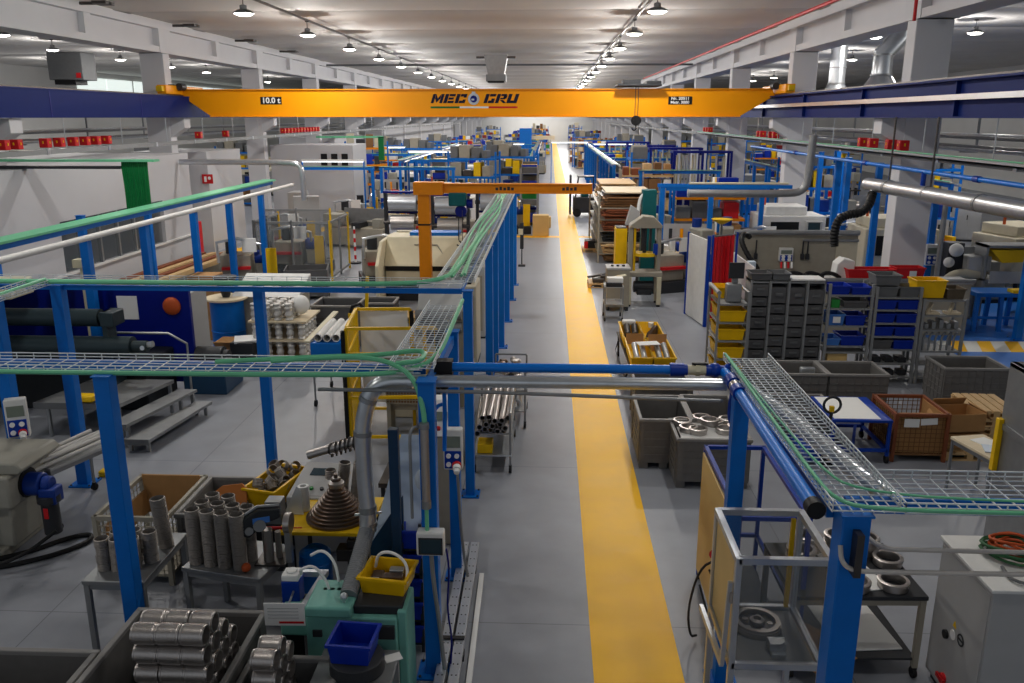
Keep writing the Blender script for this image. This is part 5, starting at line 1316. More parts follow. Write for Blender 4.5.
for sx in (-.4, .36): P('press_column', B().box(sx - .06, -.1, .8, sx + .06, .1, 2.15), 'beige_grey', t, .02)
P('press_crown', B().prism([(-.46, 2.12), (.42, 2.12), (.42, 2.2), (.2, 2.42), (-.1, 2.45), (-.42, 2.22)], -.2, .2, 'y'), 'beige_grey', t, .02)
P('press_bed', B().box(-.48, -.3, .82, .46, .3, .95), 'beige_grey', t, .02)
P('round_plate', B().cyl((0, 0, 1.36), (0, 0, 1.44), .3, n=24), 'yellow', t)
P('press_ram', B().cyl((-.02, 0, 1.44), (-.02, 0, 2.12), .05).box(-.12, -.06, 1.5, -.06, .06, 2.1).box(.1, -.06, 1.5, .16, .06, 2.1), 'charcoal', t)
P('guide_post', B().box(-.32, -.05, .95, -.26, .05, 2.1), 'yellow', t)
P('control_pendant', B().box(.2, -.18, 1.4, .32, -.08, 1.7), 'blue_fit', t, .01)
for sx in (-.42, .38):
    for sy in (-.26, .26): P('leg', B().box(sx - .06, sy - .05, .05, sx + .06, sy + .05, .82), 'cream', t, .01)
P('mechanism', B().cyl((-.28, 0, .5), (.26, 0, .5), .16).box(-.2, -.2, .3, .2, .2, .45), 'charcoal', t, .02)
for sx in (-.42, .38): P('foot', B().cyl((sx, -.26, 0), (sx, -.26, .06), .05).cyl((sx, .26, 0), (sx, .26, .06), .05), 'rubber', t)
t = T('yellow_cabinet', 'narrow tall yellow cabinet beside the assembly press', 'cabinet', (2.02, 24.3, 0))
P('cabinet_body', B().box(-.12, -.3, .05, .2, .3, 1.95), 'yellow', t, .01)
P('cabinet_foot', B().box(-.1, -.28, 0, .18, .28, .05), 'charcoal', t)
P('cabinet_tray', B().box(-.1, -.28, 1.95, .18, .28, 1.98), 'charcoal', t)
t = T('hopper_post', 'dark teal column with a curved white feed pipe behind the assembly press', 'column', (2.86, 24.6, 0))
P('column_body', B().box(-.2, -.2, 0, .2, .2, 3.0), 'teal_dark', t, .02)
P('feed_pipe', B().tube(smooth_path([(-.3, -.1, 1.9), (-.3, -.1, 2.6), (-.22, -.1, 2.85), (0, -.1, 2.9)]), .05, 10), 'paper', t)
P('vent_hood', B().prism([(-.65, 2.0), (-.3, 2.0), (-.28, 2.4), (-.5, 2.55)], -.2, .2, 'y'), 'cab_grey', t)
pallet('low wooden pallet with dark offcuts right of the lane', 1.66, 25.6, .9, .8)
S('offcut_heap', B().box(1.35, 25.3, .14, 1.7, 25.8, .26).box(1.6, 25.4, .14, 2.0, 25.9, .34).bar((1.2, 25.4, .3), (2.1, 25.9, .38), .1, .06), 'steel_dark', 'dark metal offcuts lying on the low pallet', 'scrap', bev=.02)
pallet('low pallet with dark red and black parts farther up the lane', 1.75, 32.6, .9, .9)
S('engine_part', B().box(1.4, 32.3, .14, 1.8, 32.9, .42).cyl((1.85, 32.5, .3), (2.1, 32.5, .3), .16), 'charcoal', 'black machine part on the pallet farther up the lane', 'part', bev=.02)
S('engine_part', B().box(1.36, 32.25, .14, 1.5, 32.28, .4), 'red', 'red plate leaning on the black part up the lane', 'plate')
# stacks of boards by the lane
t = T('board_rack', 'open rack stacked high with wooden boards right of the lane', 'rack', (2.75, 33.2, 0))
for sx in (-1.0, 1.0):
    for sy in (-3.4, 3.45): P('rack_post', B().cbox((sx, sy, 1.2), (.06, .06, 2.4)), 'beige_grey', t)
for z in (.35, .75, 1.15, 1.55, 1.95): P('rack_shelf', B().box(-1.0, -3.4, z - .05, 1.0, 3.45, z - .01), 'beige_grey', t)
for lv, z in enumerate((.05, .35, .75, 1.15, 1.55, 1.95)):
    for j in range(5):
        y = 30.4 + j * 1.35 + random.uniform(-.1, .1)
        b = B(); zz = z
        while zz < z + (.24 if lv == 0 else .33):
            h = random.uniform(.02, .05); w = random.uniform(.7, .88); dx = random.uniform(-.06, .06)
            b.box(2.75 - w + dx, y - .6 + random.uniform(-.1, .1), zz, 2.75 + w + dx, y + .55 + random.uniform(-.1, .1), zz + h); zz += h + random.uniform(0, .03)
        S('board_stack', b, random.choice(['wood', 'card', 'beige_grey', 'maroon', 'charcoal', 'card_dark', 'rust', 'grey_mid', 'card_dark', 'steel_dark']), f'stack of boards on the lane rack, {ORD[j]} pile back on the {ORD[lv]} level up', 'boards', 'board stacks')
S('board_sheet', B().box(1.98, 30.0, 2.42, 3.6, 32.6, 2.46), 'wood_light', 'wide pale board lying on top of the lane rack', 'board')
S('board_sheet', B().box(2.0, 33.6, 2.42, 3.4, 36.6, 2.48), 'wood', 'second wide board at the rear on top of the lane rack', 'board')
# white partition, red curtain, welding booth wall and counter
t = T('partition_panel', 'white partition panel with blue end post right of the lane', 'partition', (3.72, 20.9, 0))
P('panel_sheet', B().bar((-.1, .9, 1.08), (.12, -.4, 1.08), .04, 2.1), 'white', t)
P('panel_post', B().cbox((-.12, .95, 1.08), (.06, .06, 2.16)).cbox((.14, -.46, 1.12), (.08, .08, 2.24)), 'blue_fit', t)
n = 16; vs = []
for i in range(n + 1):
    u = i / n
    vs.append((3.98 + .62 * u + .03 * sin(i * 1.9), 20.45 + .5 * u + .05 * cos(i * 1.9)))
b = B()
for (xa, ya), (xb, yb) in zip(vs, vs[1:]):
    b.add([(xa, ya, .12), (xb, yb, .12), (xb, yb, 2.2), (xa, ya, 2.2), (xa, ya + .012, .12), (xb, yb + .012, .12), (xb, yb + .012, 2.2), (xa, ya + .012, 2.2)], [(0, 1, 2, 3), (7, 6, 5, 4), (0, 4, 5, 1), (3, 2, 6, 7), (0, 3, 7, 4), (1, 5, 6, 2)])
t = T('welding_curtain', 'red welding curtain hanging beside the white partition panel', 'curtain', (4.2, 20.8, 0))
P('curtain_sheet', b.tf(Matrix.Translation((-4.2, -20.8, 0))), 'red_curtain', t)
P('curtain_rail', B().cyl((-.25, -.32, 2.22), (.44, .2, 2.22), .02, n=8), 'galv_dull', t)
P('curtain_post', B().cbox((-.25, -.34, 1.13), (.05, .05, 2.26)).cbox((.44, .2, 1.13), (.05, .05, 2.26)), 'blue_fit', t)
t = T('welding_booth_wall', 'beige grey booth wall with socket box and extraction pipe behind the shelves', 'wall panel', (6.4, 22.6, 0))
P('wall_sheet', B().box(-1.55, 0, 0, 1.75, .06, 1.98), 'beige_grey', t)
P('top_pipe', B().cyl((-1.5, -.06, 2.06), (1.75, -.06, 2.06), .07, n=14), 'galv_dull', t)
P('lower_pipe', B().cyl((.3, -.06, 1.86), (1.75, -.06, 1.86), .035, n=10), 'galv_dull', t)
P('wall_edge', B().box(1.2, -.02, .6, 1.75, 0.0, 1.85), 'beige', t)
socket_box('socket_box', 'grey wall socket box with four blue sockets on the booth wall', (6.28, 22.58, 1.3), 0, .36, .36, .12, True)
for i in range(4):
    S('power_plug', B().cyl((6.15 + i * .09, 22.4, 1.3), (6.15 + i * .09, 22.36, 1.14), .03, n=8), 'paper' if i % 2 else 'red', f'plug hanging from the booth wall sockets, {ORD[i]} from the left', 'plug', 'plugs on the booth wall')
for i, x in enumerate((5.5, 6.72, 6.85)):
    S('hanging_tool', B().bar((x, 22.55, 1.5), (x, 22.55, 1.86), .03, .03).box(x - .04, 22.5, 1.35, x + .04, 22.58, 1.5), 'charcoal', f'dark tool hanging on the booth wall, {ORD[i]} from the left', 'tool', 'tools on the booth wall')
t = T('corrugated_hose', 'black corrugated hose bending down onto the booth counter', 'hose', (4.95, 21.6, 0))
hp = smooth_path([(.25, .5, 2.0), (.05, .3, 2.12), (-.06, .1, 1.95), (.1, -.1, 1.6), (.35, -.2, 1.3), (.4, -.2, 1.05)], 3)
P('hose_body', B().tube(hp, [.06 if i % 2 else .07 for i in range(len(hp))], 10), 'black', t)
P('hose_stand', B().box(.05, -.4, .95, .25, -.2, 1.5), 'light_blue', t, .02)
t = T('work_counter', 'long grey counter with raised pale edge behind the shelf row', 'counter', (7.3, 20.2, 0))
P('counter_top', B().box(-2.5, -.45, 1.24, 2.6, .3, 1.29), 'cab_grey', t, .01)
P('counter_edge', B().tube([(-2.5, -.45, 1.32), (2.6, -.45, 1.32)], .05, 10), 'galv_dull', t)
P('counter_front', B().box(-2.45, -.4, 0, 2.55, -.36, 1.24), 'beige_grey', t)
P('left_end', B().box(-2.5, -.45, .3, -2.46, 1.9, 1.6), 'white', t)
for x in (-2.4, 0, 2.5): P('leg', B().box(x - .03, -.35, 0, x + .03, .25, 1.24), 'grey_paint', t)
for i, (x, w, h) in enumerate(((7.55, 1.1, .26), (8.45, .66, .3))):
    bin_box('red_bin', ['long red tray on the counter left of the near column', 'red bin with a white label at the foot of the near column'][i], x, 20.05, 1.3, w, .4, h, 'red')
S('bin_label', B().cbox((8.5, 19.84, 1.46), (.16, .012, .14)), 'paper', 'white label on the red bin by the near column', 'label')
S('white_hood', B().prism([(-.2, 0), (.24, 0), (.24, .42), (-.02, .48), (-.16, .35)], -.2, .2, 'y').tf(Matrix.Translation((7.0, 20.3, 1.29))), 'white', 'white curved hood standing on the counter left of the red bins', 'hood', bev=.02)
for i in range(3):
    cable('black hose lying on the counter behind the drawer columns', [(5.6 + i * .4, 20.0, 1.32), (5.75 + i * .4, 20.1, 1.44), (5.95 + i * .4, 20.0, 1.42), (6.1 + i * .4, 20.05, 1.32)], .05, 'black', group='hoses on the counter')
S('yellow_dish', B().lathe([(.08, 0), (.28, .12), (.3, .14)], (4.85, 24.0, 2.1), 20), 'yellow', 'yellow dish on a pole behind the red curtain', 'dish')
S('dish_pole', B().cyl((4.85, 24.0, 0), (4.85, 24.0, 2.1), .03, n=8), 'grey_mid', 'thin pole under the yellow dish behind the red curtain', 'pole')
# big silver duct on the right with black hose
t = T('extraction_duct', 'large silver extraction duct along the right with a black hose at its capped end', 'duct', (7.25, 19.7, 3.55))
P('duct_run', B().cyl((-.02, .1, -.02), (.08, -7.5, .06), .145, n=20), 'galv', t)
P('duct_joint', B().cyl((0, -1.0, 0), (0, -1.1, 0), .158, n=20).cyl((.03, -2.9, .02), (.03, -2.98, .02), .156, n=20).cyl((.05, -4.9, .04), (.05, -4.98, .04), .156, n=20), 'galv_dull', t)
P('duct_branch', B().cyl((-.02, -.3, -.05), (-.12, -.5, -.26), .07), 'galv', t)
hp = smooth_path([(-.1, -.45, -.2), (-.25, -.75, -.42), (-.45, -.85, -.58), (-.75, -.9, -.6), (-.95, -.9, -.72), (-1.0, -.9, -1.0), (-.97, -.9, -1.3)], 3)
P('black_hose', B().tube(hp, [.085 if i % 2 else .1 for i in range(len(hp))], 12), 'black', t)
P('duct_hanger', B().cyl((0, -1.05, .1), (0, -1.05, 1.45), .02, n=6).cyl((.03, -3.0, .1), (.03, -3.0, 1.45), .02, n=6), 'steel_dark', t)
t = T('support_column', 'slim grey tube standing on the counter right of the near column', 'column', (9.25, 20.3, 0))
P('column_tube', B().cyl((0, 0, 0), (0, 0, 3.3), .06, n=12), 'galv_dull', t)
P('column_foot', B().box(-.1, -.1, 0, .1, .1, .03), 'galv_dull', t)
t = T('air_pipe', 'long blue air pipe high along the right side above the silver duct', 'pipe', (7.6, 12, 3.93))
P('pipe_run', B().cyl((0, 0, 0), (0, 21, 0), .045, n=12), 'blue_pipe', t)
P('coupling', B().cyl((0, 3.5, 0), (0, 3.7, 0), .06).cyl((0, 9, 0), (0, 9.2, 0), .06).cyl((0, 5.8, -.3), (0, 5.8, 0), .05).cyl((0, 15, 0), (0, 15.2, 0), .06), 'blue_fit', t)
t = T('cable_tray', 'long pale cable tray above the blue air pipe on the right', 'cable tray', (7.75, 12, 4.18))
P('tray_body', B().box(-.05, 0, 0, .15, 34, .03).box(-.05, 0, 0, -.03, 34, .07).box(.13, 0, 0, .15, 34, .07), 'galv', t)
P('green_line', B().cyl((-.02, 0, .09), (-.02, 34, .09), .015, n=6), 'green_cable', t)
t = T('extraction_duct', 'grey duct crossing to the second column and bending up, behind the booth', 'duct', (3.7, 22.8, 3.05))
P('duct_run', B().tube(smooth_path([(0, 0, 0), (2.6, -.1, 0), (2.95, -.1, .08), (3.05, -.1, .4), (3.08, -.1, 1.5)], 2), .1, 16), 'galv_dull', t)
P('duct_cap', B().cyl((-.04, 0, 0), (.0, 0, 0), .11), 'galv', t)
P('thin_line', B().cyl((0, .1, .25), (2.6, .1, .25), .03, n=8), 'cream', t)
rail('blue rail crossing above the grey duct behind the booth', (3.2, 25.5, 3.05), (7.0, 25.0, 3.05), .08)
# =============================================================== left middle
# yellow guard fence
def fence_panel(b, m, p0, p1, z0, z1, mid=True, s=.045):
    b.bar((*p0, z1), (*p1, z1), s, s).bar((*p0, z0), (*p1, z0), s, s)
    if mid: b.bar((*p0, (z0 + z1) / 2), (*p1, (z0 + z1) / 2), s, s)
    b.bar((*p0, z0), (*p0, z1), s, s).bar((*p1, z0), (*p1, z1), s, s)
t = T('guard_fence', 'bright yellow machine guard fence left of the aisle posts', 'fence', (-2.6, 13.2, 0))
for nm, p0, p1, mid in (('front_panel', (-.46, -.9), (.9, -.8), True), ('side_panel', (-.46, -.85), (-.6, .42), True), ('rear_panel', (-.6, .45), (.3, .5), False)):
    b = B(); fence_panel(b, None, p0, p1, .15, 1.9, False)
    if mid: b.bar((*p0, 1.5), (*p1, 1.5), .045, .045).bar((*p0, .8), (*p1, .8), .045, .045)
    q = P(nm, b, 'yellow', t)
    b = B(); n = 16
    for i in range(1, n):
        u = i / n; x = p0[0] + (p1[0] - p0[0]) * u; y = p0[1] + (p1[1] - p0[1]) * u
        wire(b, (x, y, .15), (x, y, 1.9), .004)
    if nm == 'side_panel': P('mesh_wires', b, 'yellow', q)
P('white_backing', B().box(-.55, .5, .25, .25, .51, 1.86), 'paper', t)
for x, y in ((-.5, -.92), (-.62, .45), (.92, -.8), (.32, .5)):
    P('fence_post', B().cbox((x, y, .9), (.06, .06, 1.94)), 'black', t)
P('rear_post', B().cbox((.42, -.1, .85), (.05, .05, 1.7)).cbox((.62, -.1, .85), (.05, .05, 1.7)), 'yellow', t)
t = T('woven_guard', 'brown woven mesh guard on a stand inside the yellow fence', 'guard', (-2.3, 12.8, 0))
P('guard_sheet', B().box(-.28, 0, .55, .28, .03, 1.3), 'card_dark', t)
b = B()
for i in range(13): wire(b, (-.28 + i * .0467, -.006, .55), (-.28 + i * .0467, -.006, 1.3), .006)
for i in range(16): wire(b, (-.28, -.006, .55 + i * .05), (.28, -.006, .55 + i * .05), .006)
P('guard_mesh', b, 'beige_grey', t)
P('grey_top', B().box(-.28, -.01, 1.08, .28, -.003, 1.3), 'grey_mid', t)
P('guard_stand', B().box(-.28, 0, 0, -.22, .4, .55).box(.22, 0, 0, .28, .4, .55).box(-.28, .1, .4, .28, .4, .5), 'beige_grey', t)
t = T('fenced_machine', 'beige machine with pipes behind the yellow fence', 'machine', (-2.15, 14.0, 0))
P('machine_body', B().box(-.55, -.4, 0, .6, .45, .8).box(-.1, -.3, .8, .5, .4, 1.3), 'beige', t, .03)
P('machine_head', B().box(.05, -.3, 1.3, .35, .2, 1.6), 'charcoal', t, .02)
P('machine_stack', B().cyl((-.3, -.1, .8), (-.3, -.1, 1.15), .06), 'charcoal', t)
P('machine_pipe', B().tube([(-.5, -.3, .85), (-.3, -.42, 1.0), (0, -.42, .95), (.3, -.42, 1.05)], .06, 10), 'galv_dull', t)
P('valve_knob', B().cyl((.2, -.38, 1.0), (.2, -.32, 1.0), .05), 'red', t)
t = T('control_desk', 'beige control desk with a red button behind the nearest aisle post', 'console', (-1.28, 9.4, 0))
P('desk_body', B().box(-.15, -.2, 0, .17, .2, 1.4), 'beige_grey', t, .02)
P('desk_panel', B().prism([(-.22, 1.4), (.2, 1.4), (.2, 1.78), (.0, 1.78)], -.16, .18, 'x'), 'paper', t, .01)
P('desk_screen', B().cbox((.02, -.12, 1.62), (.2, .012, .1), 0, -.5), 'lcd', t)
P('red_button', B().cyl((.02, -.2, 1.48), (.02, -.17, 1.5), .025), 'red', t)
t = T('dark_bench', 'dark low bench with a pale board between the tube cart and the fence', 'bench', (-1.6, 10.2, 0))
P('bench_top', B().box(-.5, -.5, .5, .2, .5, .56), 'steel_dark', t)
for sx in (-.45, .15):
    for sy in (-.45, .45): P('leg', B().cbox((sx, sy, .25), (.05, .05, .5)), 'charcoal', t)
S('yellow_crate', B().box(-2.3, 11.6, 0, -1.3, 12.1, .28), 'yellow', 'yellow low barrier behind the hose clamps', 'barrier', bev=.01)

# tube carts by the aisle
t = T('tube_cart', 'steel cart loaded with long shiny tubes beside the aisle', 'cart', (-.76, 12.1, 0))
for z, m in ((.28, 'galv'), (.62, 'galv_dull')): P('cart_shelf', B().box(-.3, -.75, z - .02, .26, .75, z), m, t)
for sx in (-.28, .24):
    for sy in (-.72, .72):
        P('leg', B().cbox((sx, sy, .5), (.03, .03, .8)), 'galv_dull', t)
        P('caster', B().cyl((sx - .02, sy, .06), (sx + .02, sy, .06), .06), 'rubber', t)
P('hand_bar', B().tube([(.24, -.72, .9), (.24, .72, .9)], .018, 8), 'galv_dull', t)
P('yellow_bin', B().box(-.24, -.7, .28, -.02, -.4, .42), 'yellow', t, .01)
for lay in range(3):
    for i in range(5):
        x = -.98 + i * .092 + random.uniform(-.01, .01) + .03 * lay
        z = .67 + lay * .085; y0 = 11.3 + random.uniform(-.12, .1)
        S('steel_tube', B().ring((0, 0, 0), .042, .034, 1.45, 16).tf(Matrix.Translation((x, y0, z)) @ Matrix.Rotation(radians(-88.5), 4, 'X') @ Matrix.Rotation(random.uniform(-.03, .03), 4, 'Y')), 'steel', 'long shiny steel tube in the bundle on the front aisle cart', 'tube', 'tubes on the front cart')
t = T('tube_cart', 'second steel cart heaped with elbows and short tubes, behind the first', 'cart', (-.62, 13.7, 0))
for z in (.3, .66): P('cart_shelf', B().box(-.3, -.5, z - .02, .28, .5, z), 'galv_dull', t)
for sx in (-.28, .26):
    for sy in (-.48, .48):
        P('leg', B().cbox((sx, sy, .54), (.03, .03, .9)), 'galv_dull', t)
        P('caster', B().cyl((sx - .02, sy, .06), (sx + .02, sy, .06), .06), 'rubber', t)
P('end_rail', B().tube([(-.28, -.48, 1.0), (.26, -.48, 1.0)], .018, 8).tube([(-.28, .48, 1.0), (.26, .48, 1.0)], .018, 8), 'galv_dull', t)
for i in range(2):
    S('tube_flange', B().ring((0, 0, 0), .08, .045, .4, 18).tf(Matrix.Translation((-.74 + i * .24, 13.2, .42)) @ Matrix.Rotation(-pi / 2, 4, 'X')), 'alu', f'white ended tube on the lower shelf of the second cart, {"left" if i == 0 else "right"}', 'tube')
for i in range(16):
    x = -.62 + random.uniform(-.2, .2); y = 13.7 + random.uniform(-.38, .38); z = .72 + random.uniform(0, .22); a = random.uniform(0, 3)
    pts = [(x + .13 * cos(a), y + .13 * sin(a), z), (x, y, z + .03), (x - .1 * sin(a), y + .1 * cos(a), z + .04)]
    S('pipe_elbow', B().tube(smooth_path(pts), .048, 10), 'steel' if i % 3 else 'bronze', 'bent steel pipe piece in the heap on the second aisle cart', 'pipe piece', 'heap of pipe pieces')

# castings stack, cabinet, drum, crates behind the single post
t = T('wooden_pallet', 'low pallet under the white stack of castings', 'pallet', (-5.6, 17.3, 0))
P('deck_board', B().box(-.6, -.55, .08, .6, .55, .12), 'wood', t); P('stringer', B().box(-.6, -.5, 0, -.5, .5, .08).box(-.05, -.5, 0, .05, .5, .08).box(.5, -.5, 0, .6, .5, .08), 'wood', t)
CB = B().lathe([(.07, 0), (.085, .02), (.06, .06), (.085, .12), (.06, .2), (.085, .26), (.06, .3), (.085, .34), (.07, .36)], n=14).mesh('casting', 'casting_alloy')
for lay in range(3):
    z = .12 + lay * .4
    for i in range(5):
        for j in range(5):
            if lay == 2 and (i > 3 or j > 3): continue
            if lay < 2 and not (i in (0, 4) or j in (0, 4)): continue
            o = bpy.data.objects.new('casting', CB); COL.objects.link(o); o.location = (-6.08 + i * .24, 16.86 + j * .22, z)
            tag(o, f'pale aluminium casting standing on the {["bottom", "middle", "top"][lay]} layer of the white stack', 'casting', f'castings on the {["bottom", "middle", "top"][lay]} layer')
    if lay < 2: S('layer_board', B().box(-6.2, 16.74, z + .36, -4.98, 17.86, z + .4), 'wood_light', f'pale board separating the {["bottom and middle", "middle and top"][lay]} layers of castings', 'board')
S('white_sack', B().sphere((-5.2, 17.2, 1.18), .2, sz=1.0, sx=.9), 'paper', 'crumpled white wrapping on top of the castings', 'wrapping')
t = T('electric_cabinet', 'white topped grey cabinet with a blue and yellow badge behind the castings', 'cabinet', (-6.1, 18.6, 0))
P('cabinet_body', B().box(-.85, -.5, .05, .55, .5, 1.15), 'beige_grey', t, .02)
P('cabinet_lid', B().prism([(-.56, 1.15), (.55, 1.15), (.5, 1.5), (-.4, 1.22)], -.9, .6, 'x'), 'white', t, .01)
P('badge', B().cbox((.2, -.1, 1.345), (.34, .1, .012), 0, .28), 'blue_fit', t); P('badge_triangle', B().cbox((-.1, -.1, 1.345), (.08, .08, .012), 0, .28), 'yellow', t)
t = T('oil_drum', 'blue drum with a steel funnel left of the white topped cabinet', 'drum', (-7.1, 18.0, 0))
P('drum_body', B().lathe([(.34, 0), (.36, .02), (.36, .4), (.375, .42), (.36, .44), (.36, 1.1), (.34, 1.12)], n=28), 'blue', t)
P('drum_table', B().lathe([(.46, 1.12), (.46, 1.16)], n=28), 'wood_light', t)
P('funnel', B().lathe([(.08, 1.16), (.12, 1.3), (.26, 1.62), (.24, 1.62)], n=20), 'charcoal', t)
t = T('cardboard_box', 'brown cardboard box on the floor in front of the blue drum', 'box', (-6.68, 17.0, 0))
P('box_wall', B().box(-.26, -.22, 0, .26, .22, .46), 'card', t); P('box_flap', B().cbox((0, -.3, .42), (.5, .02, .18), 0, .7).cbox((.32, 0, .42), (.02, .42, .16), 0, 0, .7), 'card', t)
S('paper_heap', B().cbox((-6.3, 16.75, .25), (.5, .4, .5)), 'charcoal', 'dark box beside the cardboard box', 'box', bev=.02)
S('crumpled_paper', B().cbox((-6.28, 16.75, .53), (.44, .32, .05), .3, .15), 'paper', 'crumpled white papers on the dark box near the castings', 'paper')
S('tall_carton', B().box(-8.2, 18.6, 0, -7.6, 19.2, 1.5), 'card', 'tall brown carton left of the blue drum', 'carton', bev=.01)
crate('grey metal crate with dark inside right of the castings', -4.7, 18.4, 1.0, .9, 1.0, mat='bin_grey')
crate('dark grid crate under the beige press brake, left', -4.15, 20.0, .9, .7, .7, wall='grid', mat='bin_grey')
t = T('tube_cart', 'blue cart with white cardboard tubes left of the yellow fence', 'cart', (-3.85, 14.7, 0))
P('cart_tub', B().box(-.3, -.6, .92, .3, .6, 1.18), 'blue', t, .01)
for sx in (-.27, .27):
    for sy in (-.56, .56):
        P('leg', B().cbox((sx, sy, .5), (.03, .03, .84)), 'galv_dull', t); P('caster', B().cyl((sx - .02, sy, .06), (sx + .02, sy, .06), .06), 'rubber', t)
for i in range(3): S('card_tube', B().ring((0, 0, 0), .07, .06, 1.1, 16).tf(Matrix.Translation((-4.02 + i * .16, 14.15, 1.26)) @ Matrix.Rotation(-pi / 2 + .03, 4, 'X')), 'white', f'white cardboard tube on the blue cart, {ORD[i]} from the left', 'tube', 'tubes on the blue cart')
S('long_board', B().bar((-4.2, 14.1, 1.2), (-4.05, 15.6, 1.4), .1, .03), 'cream', 'pale board lying along the blue cart', 'board')
t = T('yellow_stand', 'yellow folding stand with black grips behind the blue cart', 'stand', (-3.75, 16.6, 0))
P('stand_leg', B().box(-.3, -.05, 0, -.22, .05, 1.15).box(.0, -.05, 0, .08, .05, 1.0).bar((.05, 0, .9), (.12, 0, 1.9), .06, .06), 'yellow', t)
P('stand_grip', B().tube([(-.26, 0, 1.15), (-.2, -.05, 1.3), (-.05, -.05, 1.35), (.05, 0, 1.2)], .035, 8), 'black', t)
# beige press brake
t = T('press_brake', 'large beige press brake with sloping hood behind the second tray', 'machine', (-3.45, 23.75, 0))
P('side_frame', B().prism([(-1.5, 0), (.9, 0), (.9, 1.95), (-.8, 1.95), (-1.5, 1.3)], -1.2, -1.1, 'x'), 'cream', t, .02)
P('side_frame', B().prism([(-1.5, 0), (.9, 0), (.9, 1.95), (-.8, 1.95), (-1.5, 1.3)], 1.05, 1.15, 'x'), 'cream', t, .02)
P('upper_hood', B().prism([(-.75, 1.15), (.8, 1.15), (.8, 2.0), (-.2, 2.0)], -1.1, 1.05, 'x'), 'cream', t, .02)
P('slot', B().box(-1.05, -.72, 1.0, 1.0, .5, 1.16), 'black', t)
P('lower_bed', B().box(-1.08, -.7, .55, 1.03, .8, 1.0), 'cream', t, .02)
P('floor_base', B().box(-1.1, -.6, 0, 1.05, .8, .55), 'charcoal', t)
P('hood_handle', B().bar((-.3, -.36, 1.78), (.35, -.36, 1.78), .03, .03).bar((.35, -.36, 1.78), (.52, -.5, 1.5), .03, .03), 'beige_grey', t)
P('blue_top', B().box(-.5, .1, 2.0, .9, .7, 2.1), 'blue', t)
P('back_cover', B().box(-1.0, .8, .6, .6, 1.0, 2.05), 'beige', t, .02)
for o in t.children: o.scale = (1, 1, .87)
pallet('wooden pallet lying before the press brake', -3.3, 20.9, 1.2, .8, z=0)
t = T('sheet_bender', 'white topped bending bench right of the press brake behind the tray post', 'machine', (-1.9, 14.6, 0))
P('bench_top', B().prism([(-.4, 1.75), (.5, 1.75), (.2, 2.2), (-.2, 2.2)], -.35, .4, 'x'), 'white', t, .01)
P('bench_roller', B().cyl((-.38, -.45, 1.7), (.42, -.45, 1.7), .09).cyl((-.38, -.45, 1.48), (.42, -.45, 1.48), .09), 'galv_dull', t)
P('bench_frame', B().box(-.4, -.4, 0, -.3, .5, 1.75).box(.35, -.4, 0, .45, .5, 1.75).box(-.4, -.4, .4, .45, .5, .5), 'beige_grey', t)
for k, (x, y, w) in enumerate(((-1.75, 17.2, .6), (-1.8, 19.5, .7), (-1.7, 22.2, .6))):
    t = T('machine_cabinet', f'beige machine cabinet behind the aisle posts, {ORD[k]} from the front', 'cabinet', (x, y, 0), 0, 'cabinets behind the aisle posts')
    P('cabinet_body', B().box(-w / 2, -.5, .05, w / 2, .5, 1.7), 'beige' if k != 1 else 'cab_grey', t, .02)
    P('cabinet_door', B().box(-w * .42, -.515, .2, w * .42, -.5, 1.5), 'beige_grey', t); P('cabinet_plinth', B().box(-w / 2, -.45, 0, w / 2, .45, .05), 'charcoal', t)
    P('top_vent', B().box(-w * .3, -.3, 1.7, w * .3, .3, 1.85), 'charcoal', t)

# jib crane
t = T('jib_crane', 'orange jib crane with a short beam reaching over the aisle', 'crane', (-3.22, 21.9, .09))
P('crane_post', B().box(-.15, -.15, -.07, .15, .15, 3.0), 'orange_jib', t, .01)
P('post_base', B().cbox((0, 0, -.08), (.6, .6, .02)), 'orange_jib', t)
P('crane_beam', B().box(-.25, -.08, 3.04, 4.32, .08, 3.25).box(-.25, -.13, 3.02, 4.32, .13, 3.05).box(-.25, -.13, 3.24, 4.32, .13, 3.27).box(-.25, -.2, 2.98, .5, .2, 3.3), 'orange_jib', t)
for x0, n in ((1.85, 5), (3.55, 4)):
    b = B()
    for i in range(n): b.box(x0 + i * .1, -.084, 3.1, x0 + i * .1 + .07, -.08, 3.19 if i % 2 else 3.17)
    P('worn_marking', b, 'charcoal', t)
h = P('chain_hoist', B().box(.65, -.2, 2.7, 1.1, .2, 3.04), 'teal_dark', t, .03)
P('hoist_motor', B().cyl((.95, -.1, 2.57), (.95, .2, 2.57), .15).cyl((1.1, 0, 2.75), (1.25, 0, 2.75), .12), 'blue_dark', h)
P('hoist_chain', B().cyl((.88, 0, 1.8), (.88, 0, 2.6), .015, n=6).cyl((1.0, -.25, 1.5), (1.0, -.2, 2.6), .01, n=6), 'steel_dark', h)
P('hoist_hook', B().tube(arc((.88, 0, 1.72), .06, 90, -150, 8), .02, 8), 'steel_dark', h)
P('post_band', B().box(-.16, -.16, 2.2, .16, .16, 2.24), 'black', t)

